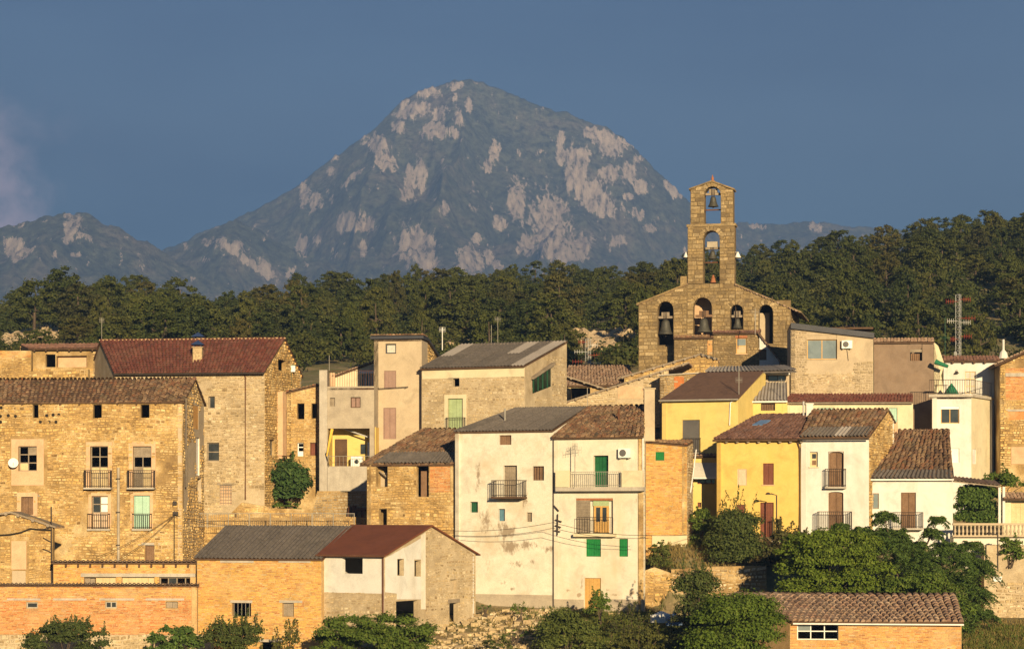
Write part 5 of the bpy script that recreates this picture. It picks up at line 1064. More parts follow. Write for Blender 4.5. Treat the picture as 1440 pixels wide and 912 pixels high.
# -- houses in front of church
H15 = house('stone_cottage', 'small stone cottage with orange brick window against the church front', 1003, 1068, 468, 560, 184.2, 6, 'mortar_church', ridge=(1004, 1070, 465, 3), D=4, mono=True, roof=('tile', 'tile_dark', R_(spacing=.27)), ovf=.3, ovs=.05,
  ops=[dict(r=(1035.5, 475, 1050, 497), k='glass', nx=1, ny=2, m='wood_honey', panes={(0, 0): 'plaster_pink', (0, 1): 'glass_sky'}, sill='plaster_pink', d=.1)], face=[dict(k='rubble', m='stone_church')])
panel(H15.root, H15.fr, (1034, 471.5, 1051, 475), -.05, .01, 'terracotta', 'brick_lintel')
H15b = house('stone_cottage', 'low stone lean-to with tile edge and brick jamb at church foot, below leaning bell', 948, 1002.6, 475, 560, 184.6, 6, 'mortar_church', ridge=(950, 1004, 472, 3), D=4, mono=True, roof=('tile', 'tile_old', R_(spacing=.27)), ovf=.3, ovs=.05, face=[dict(k='rubble', m='stone_church')])
panel(H15b.root, H15b.fr, (995, 479, 1001.5, 498), -.05, .0, 'brick_red', 'brick_jamb')
fw = Fr.at(1068, 183.6, 4)
HW_ = free_wall('white_gable', 'whitewashed half gable sloping down under a tiled verge at church foot', 'house', fw, [[(1068, 540), (1068, 470), (1096, 506), (1096, 540)]], .4, 'plaster_clean', ops=[dict(r=(1067.8, 491, 1078, 506), k='shut', m='wood_brown', leaves=1)])
A, B = fw.P(fw.U(1067), fw.z(1067, 467), -.3), fw.P(fw.U(1098), fw.z(1098, 507), -.3); mb = MB(); v = Vector((fw.v.x, fw.v.y, 0)); slab(mb, [A, B, B + v * 3, A + v * 3], .12); r_ = mb.build('verge_roof', M['wood_dark'], HW_); tile_field(r_, [B, A, A + v * 3, B + v * 3] if False else [B + v * 3, B, A, A + v * 3], M['tile_pale'], spacing=.3)
# -- upper yellow house
H16 = house('yellow_house', 'pale yellow house with brown roof and dark grey roller shutter below the church', 931, 1038, 560, 650, 164, 20, 'plaster_pale_yellow', ridge=(985, 1072, 523, 7), D=8, mono=True, roof=('flat', 'roof_brown'), deckm='roof_brown', ovf=.35, ovs=.1, gutter='iron_grey',
  ops=[dict(r=(959.5, 590, 984, 636), k='roller', m='paint_grey', d=.12, rail=(959, 985, 616, 636, .15))])
qr = H16.q; corr_field(H16.roof, [qr[3].lerp(qr[0], .02) + Vector((.5, 0, .05)), qr[2] + Vector((2.6, 0, .05)), qr[2] + Vector((2.0, 3.2, .62)), qr[3] + Vector((1.2, 3.2, .62))], M['corrugated_pale'], nx=6, ny=1)
mb = MB(); slab(mb, [qr[3] + Vector((.5, 0, 0)), qr[2] + Vector((2.6, 0, 0)), qr[2] + Vector((2.0, 3.2, .55)), qr[3] + Vector((1.2, 3.2, .55))], .12); mb.build('upper_roof', M['corrugated'], H16.roof)
pipe(H16, H16.fr, [(1033, 562), (1027, 566), (1026, 598)], 'paint_white', .045)
H17 = house('yellow_annex', 'small yellow annex with barred window and old grey tiled roof, right of brown roof', 1052, 1107, 563, 640, 166, 10, 'plaster_pale_yellow', ridge=(1058, 1106, 539, 4), D=4.2, mono=True, roof=('corr', 'corrugated_pale', R_(nx=4, ny=1)), ovf=.2, ovs=.02, gutter='paint_white',
  ops=[dict(r=(1070, 566, 1090, 577), k='glass', nx=2, m='wood_brown', pane='wood_brown', bars=(6, 0))])
H17b = house('upper_annex', 'small rendered room with grey window and white eaves board, above yellow annex', 1060, 1110, 525, 580, 171, 8, 'plaster_tan', D=4, ridge=(1062, 1110, 522, 4), mono=True, roof=('corr', 'corrugated', R_(nx=4, ny=1)), ovf=.3, ovs=.05, gutter='paint_white', ops=[dict(r=(1080, 526, 1107, 536), k='glass', nx=2, m='paint_grey', pane='glass_sky')])
H18 = house('yellow_entrance', 'low pale yellow passage house with grey awning between brick tower and yellow house', 974, 1012, 642, 730, 156.3, 6, 'plaster_pale_yellow', D=4, ridge=(974, 1012, 640, 3), mono=True, roof=('tile', 'tile_pale', R_(spacing=.26)), ovf=.25, ovs=.0, ops=[dict(r=(975, 672, 1009, 680), k='glass', nx=4, m='wood_red'), dict(r=(981, 706, 986, 713), k='shut', m='wood_red', leaves=1)])
aw = thing('awning', 'pale grey sloping awning over the passage between brick tower and yellow house', 'awning', H18.fr.P(1, H18.fr.z(990, 672), -.8))
f = H18.fr; mb = MB(); A, B = f.P(f.U(975), f.z(990, 650), -.02), f.P(f.U(1011), f.z(990, 650), -.02); C_, D_ = f.P(f.U(1011, -1), f.z(990, 672, -1), -1), f.P(f.U(975, -1), f.z(990, 672, -1), -1)
slab(mb, [D_, C_, B, A], .05); mb.build('awning_cloth', M['awning_grey'], aw); mb = MB(); mb.tube([D_, C_], .05, 6); mb.build('front_bar', M['paint_white'], aw)
# -- lower yellow house and white neighbours
H19 = house('yellow_house', 'bright yellow house with brown red shutters and dark tiled roof at the right', 1008, 1125.5, 616, 765, 153, 16, 'plaster_yellow', ridge=(1067, 1144, 584, 4.6), D=8, roof=('tile', 'tile_dark', R_(spacing=.31, mess=.045)), ovf=.35, ovs=.1, gutter='wood_dark',
  ops=[dict(r=(1037, 659, 1050, 682), k='shut', m='paint_pink', leaves=1, nb=1, d=.06), dict(r=(1073, 651, 1088, 681), k='shut', m='wood_red', leaves=2, nb=1, louv=1, sill='plaster_pink', d=.12), dict(r=(1036, 709, 1048, 732), k='shut', m='wood_red', leaves=1, d=.1), dict(r=(1069, 706, 1088, 765), k='door', m='wood_red', leaves=1, nb=4, d=.15, rail=(1086, 1097, 730, 760, .6))])
mb = MB()
for k in range(8): x = 1022 + 15 * k; u, z = H19.fr.U(x, -.2), H19.fr.z(x, 620.5, -.2); mb.lathe(H19.fr.P(u, z, -.28), [(.11, 0), (.11, .3)], 8, axis=(H19.fr.v.x, H19.fr.v.y, 0))
mb.build('beam_end', M['wood_grey'], H19.roof)
pipe(H19, H19.fr, [(1121, 620), (1124.5, 630), (1124.5, 755)], 'wood_dark', .055)
n_ = (H19.q[1] - H19.q[0]).cross(H19.q[3] - H19.q[0]).normalized(); p = roof_point(H19.q, .30, .55) + n_ * .14; a_ = (H19.q[1] - H19.q[0]).normalized(); b2_ = (H19.q[3] - H19.q[0]).normalized()
mb = MB(); mb.box(p - a_ * .3 - b2_ * .3, a_ * .75, b2_ * 1.1, n_ * .08); mb.build('skylight', M['tarp_blue'], H19.roof)
H20 = house('white_house', 'white house with two iron balconies and brown wooden shutters beside the bright yellow house', 1126.5, 1222, 613, 770, H19.FR.y - .1, 12, 'plaster_clean', ridge=(1143, 1248, 577, 4.4), D=6, roof=('tile', 'tile_old', R_(spacing=.31, mess=.045, sag=.06)), ovf=.25, ovs=.1,
  ops=[dict(r=(1139, 635, 1150, 656), k='glass', m='wood_pale', nx=1, ny=2, fw=.13, sill='plaster_cream', panes={(0, 0): 'wood_brown'}), dict(r=(1166, 635, 1186, 684), k='shut', m='wood_brown', leaves=2, nb=1, panel=3, arch=.12, surr=('wood_brown', .03, 0), n='balcony_door', rail=(1160.5, 1189, 659, 684, .5)), dict(r=(1165, 691, 1186, 744), k='shut', m='wood_brown', leaves=2, nb=1, panel=3, arch=.12, n='balcony_door', rail=(1150, 1197, 719, 744, .9))],
  right=dict(m='mortar', face=[dict(k='rubble', m='stone')]), low=3)
q = H20.q; L2 = lambda s, t: roof_point(q, s, t) + Vector((0, 0, .12)); corr_field(H20.roof, [L2(0.02, -.04), L2(1, -.04), L2(1, .28), L2(.10, .28)], M['corrugated'], nx=6, ny=1, pale=((3, 0),))
mb = MB(); mb.tube([L2(0, -.04) - Vector((0, .1, .2)), L2(1, -.04) - Vector((0, .1, .2))], .06, 7); mb.build('gutter', M['iron'], H20.roof)
pcx = H19.fr.P(H19.fr.U(1138, 4.2), 0, 4.2); chimney(H19.roof, (pcx.x, pcx.y, H19.fr.z(1138, 579, 4.2)), .5, .55, 'plaster_clean', dz=1.0); mb = MB(); mb.tube([Vector((pcx.x - .42, pcx.y, H19.zr - .4)), Vector((pcx.x - .42, pcx.y, H19.zr + 1.0))], .07, 8); mb.build('steel_flue', M['steel'], H19.roof)
H21 = house('white_house', 'low white house with weathered plank door under an old brown tiled roof at the right', 1219, 1340, 671, 790, 151, 7, 'plaster_clean', ridge=(1256, 1334, 606, 7.0), D=8, roof=('tile', 'tile_old', R_(spacing=.36, length=.5, singly=290, mess=.05, sag=.05)), ovf=.3, ovs=.05, gutter='paint_white', caps='tile_old',
  ops=[dict(r=(1227, 693, 1236, 715), k='glass', m='wood_grey', nx=1, pane='glass_sky', d=.08), dict(r=(1267, 692, 1288, 742), k='shut', m='wood_brown', leaves=2, nb=1, panel=5, d=.12, n='balcony_door', rail=(1256, 1298, 720, 742, .7))], low=3)
q = H21.q; corr_field(H21.roof, [roof_point(q, 0, -.03) + Vector((0, 0, .14)), roof_point(q, 1, -.03) + Vector((0, 0, .14)), roof_point(q, 1, .13) + Vector((0, 0, .15)), roof_point(q, .04, .13) + Vector((0, 0, .15))], M['corrugated'], nx=7, ny=1)
mb = MB(); p = H21.fr.P(H21.fr.U(1252, 6.4), H21.fr.z(1252, 618, 6.4), 6.4); mb.box(p, (.55, 0, 0), (0, .5, 0), (0, 0, 1.3)); mb.build('chimney', M['plaster_pink'], H21.roof)
# -- upper right row
H22 = house('modern_stone_house', 'stone and render house with wide two-pane window and dark sloping roof edge, upper right', 1112, 1228, 458, 575, 173, 5, 'plaster_tan', D=7, eyr=473, ops=[dict(r=(1135, 477, 1177, 505), k='glass', m='wood_honey', nx=2, ny=1, pane='glass_sky', d=.15, surr=('plaster_tan', .05, .05)), dict(r=(1135, 471, 1177, 476.5), k='roller', m='plaster_tan', d=.06)],
  face=[dict(k='rubble', m='stone_grey', zone=(1112, 465, 1134, 560)), dict(k='rubble_fine', m='stone_pale', zone=(1134, 524, 1201, 560)), dict(k='rubble', m='stone_grey', zone=(1201, 508, 1230, 560))])
f = H22.fr; slope_panel('roof_edge', f, [(1112, 462), (1112, 454), (1229, 468), (1229, 475.5)], 'slate_band', -.3, 7.2, H22.root)
H23 = house('brown_house', 'plain brown rendered house with one open square window and tiled top, upper right', 1229, 1313, 481, 620, 174, 4, 'plaster_brown', D=6, ridge=(1229, 1313, 477, 1.6), mono=True, roof=('tile', 'tile_pale', R_(spacing=.28, mess=.03)), ovf=.25, ovs=.05, ops=[dict(r=(1280, 483, 1297, 507), k='hole')], zcut=.0)
panel(H23.root, H23.fr, (1280, 491, 1297, 495), .1, .3, 'wood_grey', 'shelf'); mb = MB(); f = H23.fr
for i in range(6): u = f.U(1281 + 3 * i); fbox(f, 1281 + 2.6 * i, 497, 1283 + 2.6 * i, 507, .5, .7, mb)
mb.build('stacked_timber', M['wood_brown'], H23.root)
slope_panel('white_side', Fr.at(1313.2, 174, -6), [(1313.2, 560), (1313.2, 481), (1319, 486), (1328, 512), (1328, 560)], 'plaster_cream', -.05, .3, H23.root)
H24 = house('cream_house', 'long low cream house with mint shutter under a thin red tiled roof', 1104, 1283, 565, 640, 167, 2, 'plaster_cream', D=5, ridge=(1113, 1283, 555, 2.6), mono=True, roof=('tile', 'tile_red', R_(spacing=.25)), ovf=.25, ovs=.05, gutter='wood_grey', ops=[dict(r=(1250, 573, 1262, 595), k='shut', m='paint_mint', leaves=1, d=.1), dict(r=(1150, 573, 1172, 590), k='shut', m='paint_mint', leaves=2, d=.1)])
# white tower house: lower box with terrace, rear wall
H25 = house('white_terrace_house', 'white house with roof terrace railing and wood framed window at the right', 1311, 1366, 556, 690, 170.5, 6, 'plaster_clean', D=5, ridge=(1322, 1386, 556, 3.5), ops=[dict(r=(1323, 571, 1349, 595), k='glass', m='wood_honey', nx=2, ny=1, pane='glass', d=.14), dict(r=(1334, 630, 1349, 650), k='roller', m='paint_white', d=.1)],
  right=dict(m='plaster_cream', ops=[dict(r=(1367.5, 631, 1373, 652), k='roller', m='paint_white', d=.05)]))
panel(H25.root, H25.fr, (1323, 568, 1349, 575), .05, .10, 'paint_white', 'blind')
f = H25.fr; mb = MB(); slab(mb, [f.P(-.3, H25.ze + .1, -.3), f.P(H25.U1 + .1, H25.ze + .1, -.3), H25.BR + Vector((.2, 0, H25.ze + .1)), H25.BL + Vector((0, 0, H25.ze + .1))], .22); mb.build('terrace_slab', M['concrete'], H25.root)
rb = MB(); zt = H25.ze + 1.25; P0, P1, P2 = f.P(-.25, 0, -.25), f.P(H25.U1, 0, -.25), H25.BR.copy()
for A, B, n in ((P0, P1, 18), (P1, P2, 14)):
    for i in range(n + 1): p = A.lerp(B, i / n); rb.tube([Vector((p.x, p.y, H25.ze + .1)), Vector((p.x, p.y, zt))], .016, 5)
    for z in (zt, H25.ze + .22): rb.tube([Vector((A.x, A.y, z)), Vector((B.x, B.y, z))], .025, 5)
rb.build('terrace_railing', M['iron'], H25.root)
H26 = house('white_rear_house', 'white wall with lamp and door behind the roof terrace, under tiled edge', 1327, 1406, 507, 690, 176, 3, 'plaster_clean', D=5, ridge=(1327, 1403, 502, 3), mono=True, roof=('tile', 'tile_dark', R_(spacing=.27)), ovf=.35, ovs=.02, ops=[dict(r=(1357, 522, 1372, 553), k='glass', m='wood_pale', nx=2, ny=3, pane='curtain', d=.1)])
for k in range(4): band(H26, H26.fr, (1338 + 15 * k, 508, 1341 + 15 * k, 511), WD, -.3, -.02, 'rafter_end')
lp = thing('wall_lamp', 'small dark wall lamp on the white wall above the terrace', 'lamp', H26.fr.P(H26.fr.U(1345), H26.fr.z(1345, 523), -.2)); mb = MB(); mb.lathe(H26.fr.P(H26.fr.U(1345), H26.fr.z(1345, 525), -.25), [(.2, 0), (.1, .12), (.03, .2), (.03, .3)], 8); mb.build('lamp_shade', M['iron'], lp)
mb = MB(); p = H26.fr.P(H26.fr.U(1411, 2), H26.fr.z(1411, 504, 2), 2); mb.lathe(p, [(.42, 0), (.3, .5), (.13, .7), (.1, .75), (.1, 1.6)], 10); mb.build('chimney', M['plaster_clean'], H26.roof)
H27 = house('brick_house', 'stone house with orange brick infill cut off by the right edge', 1406, 1500, 511, 700, 172.8, 4, 'mortar', D=6, eyr=470, roof=('tile', 'tile_pale', R_(spacing=.27)), ovf=.4, ovs=.5, ops=[dict(r=(1414, 517, 1500, 562), k='infill', m='mortar_brick', brick='brick_red', d=.03), dict(r=(1418, 578, 1500, 590), k='infill', m='brick_red', d=.05, lintel='concrete')],
  face=[dict(k='rubble', m='stone', skip=patchy(2.6, .6), **{'not': [(1422, 626, 1500, 700)]})])
panel(H27.root, H27.fr, (1422, 628, 1500, 652), -.04, .02, 'plaster_pink', 'render_patch')
panel(H27.root, H27.fr, (1414, 524, 1500, 529), -.05, .02, 'concrete', 'concrete_band')
# -- bottom right shed
H28 = house('tiled_shed', 'long low brick shed with dark tiled roof and steel window at the bottom right', 1111, 1352, 872, 930, 128, 5, 'mortar_brick', ridge=(1036, 1342, 836, 4.4), D=6, roof=('tile', 'tile_pale', R_(spacing=.34, length=.5, singly=290, mess=.035, sag=.05)), ovf=.35, ovs=.1,
  ops=[dict(r=(1121, 875, 1179, 899), k='glass', m='steel', nx=3, ny=2, open=((0, 0), (1, 1), (2, 1), (1, 0), (2, 0)), pane='glass_sky', fw=.06)], face=[dict(k='brick', m='brick_orange')])
q = H28.q; mb = MB(); mb.tube([roof_point(q, 0, -.02) - Vector((0, 0, .1)), roof_point(q, 1, -.02) - Vector((0, 0, .1))], .05, 6); mb.build('eaves_board', M['paint_white'], H28.roof)
# ================================================================== vegetation
def leafmat(name, cols, tr=.22):
    return mk(name, cols, island=True, rough=.75, grain=.15, gscale=.8, bump=0, transl=tr, spec=.2, objvar=.27, mott=0.05)
leafmat('leaf_oak', [C(.036, .050, .014), C(.062, .078, .021), C(.046, .06, .017), C(.084, .092, .026), C(.056, .068, .019)])
leafmat('leaf_olive', [C(.052, .062, .018), C(.082, .092, .026), C(.064, .072, .021), C(.10, .10, .03)])
leafmat('leaf_brown', [C(.066, .066, .022), C(.10, .09, .03), C(.062, .066, .021), C(.088, .076, .026)])
leafmat('leaf_green', [C(.06, .105, .02), C(.10, .155, .03), C(.075, .125, .022), C(.135, .175, .04)], .3)
leafmat('leaf_bright', [C(.075, .125, .016), C(.115, .17, .024), C(.09, .14, .018), C(.15, .19, .036)], .3)
leafmat('leaf_deep', [C(.05, .095, .026), C(.085, .145, .036), C(.062, .112, .03), C(.12, .17, .045)], .3)
leafmat('leaf_bush', [C(.056, .08, .022), C(.095, .122, .034), C(.07, .092, .026), C(.13, .145, .045)], .3)
leafmat('grass', [C(.06, .10, .018), C(.10, .14, .03), C(.14, .14, .045), C(.07, .11, .02)], .3)
leafmat('dry_grass', [C(.20, .16, .07), C(.28, .22, .10), C(.16, .15, .06)], .3)
mk('bark', [C(.07, .05, .035), C(.12, .09, .065)], grain=.4, gscale=8)
def quads_mesh(name, P, A, B, mat):
    n = len(P); v = np.empty((n, 4, 3), np.float32); v[:, 0] = P - A; v[:, 1] = P - B * .55; v[:, 2] = P + A; v[:, 3] = P + B * .55
    me = bpy.data.meshes.new(name); me.vertices.add(n * 4); me.vertices.foreach_set('co', v.ravel()); me.loops.add(n * 4); me.loops.foreach_set('vertex_index', np.arange(n * 4, dtype=np.int32))
    me.polygons.add(n); me.polygons.foreach_set('loop_start', np.arange(0, n * 4, 4, dtype=np.int32)); me.materials.append(mat); me.update(calc_edges=True); return me
def leaf_arrays(g, clumps, leaf, dens, droop=.0):
    Ps, As, Bs = [], [], []
    for (cx, cy, cz, r, rz) in clumps:
        n = max(6, int(dens * r * r)); d = g.normal(size=(n, 3)); d /= np.linalg.norm(d, axis=1)[:, None]; d[:, 2] = np.where(d[:, 2] < -.3, -d[:, 2] * .6, d[:, 2])
        rad = g.random(n) ** .4 * (1 + .22 * g.normal(size=n)); p = d * rad[:, None] * np.array([r, r, rz]) + np.array([cx, cy, cz])
        nr = d + g.normal(size=(n, 3)) * .55 + np.array([0, 0, .35]); nr /= np.linalg.norm(nr, axis=1)[:, None]
        a = np.cross(nr, g.normal(size=(n, 3))); a /= np.linalg.norm(a, axis=1)[:, None]; b = np.cross(nr, a); s = leaf * (.55 + .9 * g.random(n))[:, None]
        Ps.append(p); As.append(a * s); Bs.append(b * s)
    return np.concatenate(Ps), np.concatenate(As), np.concatenate(Bs)
def crown_clumps(g, w, h, base, n, r0, r1, top=.75):
    out = []
    for k in range(n):
        t = (k + g.random()) / n; a = k * 2.4 + g.random() * .9; z = base + (h - base) * (t ** .85); prof = math.sin(math.pi * (.14 + .80 * t ** top)) ** .75
        rr = w / 2 * prof * (.42 + .55 * g.random()); r = (r0 + (r1 - r0) * g.random()) * (1.12 - .45 * t); out.append((rr * math.cos(a), rr * math.sin(a), z, r, r * .72))
    return out
def trunk_mesh(g, h, r, limbs):
    mb = MB(); bend = g.normal(size=2) * .15; top = (bend[0] * 1.5, bend[1] * 1.5, h); mb.tube([(0, 0, -.6), (bend[0] * .4, bend[1] * .4, h * .35), (bend[0], bend[1], h * .7), top], r, 6, r1=r * .3)
    for (cx, cy, cz, *_r) in limbs:
        s = h * (.3 + .4 * g.random()); mb.tube([(bend[0] * s / h, bend[1] * s / h, s), (cx * .5, cy * .5, (s + cz) * .52), (cx * .9, cy * .9, cz)], r * .35, 5, r1=r * .1, cap=False)
    me = bpy.data.meshes.new('trunk'); me.from_pydata(mb.v, [], mb.f); me.materials.append(M['bark']); me.update(); return me
PROTO = []
for i in range(12):
    g = np.random.default_rng(100 + i); wdt, hgt = [(6.6, 5.6), (5.4, 6.2), (7.4, 5.4), (5.0, 5.0), (6.2, 6.8), (7.0, 6.2)][i % 6]
    cl = crown_clumps(g, wdt, hgt, hgt * .12, 27 + i % 5, .55, 1.2); mat_ = ['leaf_oak', 'leaf_oak', 'leaf_olive', 'leaf_oak', 'leaf_brown', 'leaf_olive', 'leaf_oak', 'leaf_oak', 'leaf_olive', 'leaf_oak', 'leaf_olive', 'leaf_oak'][i]
    cm = quads_mesh('crown', *leaf_arrays(g, cl, .16, 330), M[mat_]); PROTO.append((cm, trunk_mesh(g, hgt * .8, .22, cl[2:12:2]), mat_))
TCOL = {'leaf_oak': 'dark green', 'leaf_olive': 'olive green', 'leaf_brown': 'brownish'}
LAND = [(20, 'at the far left edge'), (110, 'behind the left timber loft'), (215, 'above the red roof left half'), (330, 'above the blue capped chimney'), (420, 'right of the red roof gable'), (500, 'behind the roof terrace railing'), (580, 'behind the beige tower house'), (665, 'above the grey lean-to roof left half'), (750, 'above the grey lean-to roof right end'), (830, 'above the tiled outhouse'), (900, 'just left of the church'), (970, 'left of the bell gable'), (1060, 'right of the bell gable'), (1140, 'above the modern stone house'), (1220, 'above the dark roof edge end'), (1290, 'above the brown house'), (1355, 'around the lattice mast'), (1410, 'right of the lattice mast'), (1500, 'at the right edge')]
USED = {}
def tree_label(mt_, x, y, s, sz):
    px = CX + F * x / y; land = next((n for p, n in LAND if px < p), 'at the right edge'); row = 'on the hill crest' if y > 383 else 'high on the slope' if y > 335 else 'halfway up the slope' if y > 285 else 'low on the slope'
    for size in (('wide', 'big', 'broad', 'large spreading', 'domed', 'heavy') if s > .92 else ('small', 'compact', 'little', 'low', 'stubby', 'short') if s < .75 else ('rounded', 'leafy', 'full', 'bushy', 'dense', 'medium sized')):
        l = f'{size} {TCOL[mt_]} oak {row} {land}'
        if l not in USED: break
    USED[l] = 1; return l
TLAB = {'leaf_oak': 'dark green holm oak in the dense wood on the hill behind the village', 'leaf_olive': 'olive green oak in the dense wood on the hill behind the village', 'leaf_brown': 'brownish autumn oak in the dense wood on the hill behind the village'}
def gz(x, y): return float(ground(np.array([x]), np.array([y]))[0])
def plant_tree(i, x, y, s, sz=None, label=None, group='trees of the hillside wood'):
    cm, tm, mt_ = PROTO[i % 12]; z = gz(x, y); o = thing('oak_tree', label or tree_label(mt_, x, y, s, sz), 'tree', (x, y, z), group); o.rotation_euler = (0, 0, RN.uniform(0, 6.28)); o.scale = (s, s, (sz or s))
    for nm, me in (('trunk', tm), ('crown', cm)):
        c = bpy.data.objects.new(nm, me); COL.objects.link(c); c.parent = o
placed = []
def try_tree(x, y, s, dmin, idx=None, sz=None):
    for (a, b2, r) in placed:
        if (a - x) ** 2 + ((b2 - y) * .75) ** 2 < (dmin * .5 + r * .5) ** 2: return False
    placed.append((x, y, dmin)); plant_tree(RN.randrange(12) if idx is None else idx, x, y, s, sz); return True
# big trees on the left crest, measured in the photograph: (column, foot row, distance, scale)
for px, d, s, idx in [(48, 300, 1.25, 0), (85, 304, 1.4, 1), (120, 300, 1.3, 9), (150, 306, 1.2, 6), (230, 315, 1.15, 3), (252, 322, 1.2, 7), (350, 330, 1.1, 2), (375, 325, 1.0, 4), (20, 350, .8, 1), (205, 330, .95, 4)]:
    x = (px - CX) / F * d; try_tree(x, d, s, 4.0, idx)
for px in range(-20, 1480, 21):
    d = 398 + RN.uniform(-9, 9); x = (px + RN.uniform(-6, 6) - CX) / F * d
    if px < 300 and RN.random() < .4: continue
    try_tree(x, d, RN.uniform(.6, 1.0) * (1.1 if px > 1100 else 1), 5.0)
tries = 0
while len(placed) < 292 and tries < 6000:
    tries += 1; d = 236 + 158 * (RN.random() ** .85); px = RN.uniform(-40, 1480); x = (px - CX) / F * d
    py = HY - F * gz(x, d) / d
    if px < 105 and 440 < py < 500: continue
    if 795 < px < 900 and py > 470: continue
    if px < 440 and d > 345: continue
    try_tree(x, d, RN.choice((.55, .7, .8, .95, 1.1, 1.3)) * RN.uniform(.9, 1.1), 7.2 if tries < 2500 else 5.2, sz=RN.uniform(.6, 1.2))
# low scrub between the trees, too dense to count
g = np.random.default_rng(5); cl = []
while len(cl) < 3300:
    d = 228 + 185 * g.random() ** .9; px = -260 + 2000 * g.random(); x = (px - CX) / F * d; z = gz(x, d); py = HY - F * z / d
    if (px < 100 and 450 < py < 496) or (800 < px < 890 and 470 < py < 505): 
        if g.random() < .85: continue
    r = .7 + 1.9 * g.random() ** 1.6; cl.append((x, d, z + r * .45, r, r * .85))
me = quads_mesh('scrub', *leaf_arrays(g, cl[:1900], .22, 75), M['leaf_oak']); o = bpy.data.objects.new('hillside_scrub', me); COL.objects.link(o); o['kind'] = 'stuff'
me = quads_mesh('scrub', *leaf_arrays(g, cl[1900:], .22, 75), M['leaf_olive']); o = bpy.data.objects.new('hillside_scrub', me); COL.objects.link(o); o['kind'] = 'stuff'
# pale rock outcrops
def rocks(name, label, px, d, spread, n, r0, r1, mat, seed, dy=6, zoff=0, kind=None):
    g = np.random.default_rng(seed); mb = MB()
    cx = (px - CX) / F * d
    for k in range(n):
        x, y = cx + g.normal() * spread, d + g.normal() * dy; r = r0 + (r1 - r0) * g.random() ** 2; z = gz(x, y) + zoff; i0 = len(mb.v); nn = 7
        for lay, (rr, h) in enumerate(((1, -.4), (1.05, .15), (.75, .6), (.3, .85))):
            for q in range(nn):
                a = 2 * math.pi * q / nn + lay * .3; k2 = rr * r * (.75 + .5 * g.random()); mb.v.append((x + math.cos(a) * k2, y + math.sin(a) * k2, z + h * r * (.8 + .4 * g.random())))
        for lay in range(3):
            for q in range(nn): mb.f.append((i0 + lay * nn + q, i0 + lay * nn + (q + 1) % nn, i0 + (lay + 1) * nn + (q + 1) % nn, i0 + (lay + 1) * nn + q))
        mb.f.append(tuple(i0 + 3 * nn + q for q in range(nn)))
    o = mb.build(name, M[mat], None)
    o['kind'] = 'stuff'
    return o
mk('rock', [C(.34, .24, .14), C(.46, .36, .23), C(.40, .29, .18)], scale=.5, grain=.5, gscale=3, bump=.6, bscale=4)
rocks('rock_outcrop', 'pale rock outcrop in the wood left of the church', 835, 262, 2.6, 26, .6, 1.9, 'rock', 3, 5)
rocks('rock_outcrop', 'pale rock outcrop in the wood touching the church left edge', 880, 266, 1.6, 16, .5, 1.6, 'rock', 4, 5)
rocks('rock_outcrop', '', 30, 284, 4.5, 70, .4, 1.6, 'rock', 5, 9)
rocks('rock_outcrop', 'small pale rocks among trees behind the tall beige tower house', 640, 262, 1.6, 14, .4, 1.2, 'rock', 6, 3)
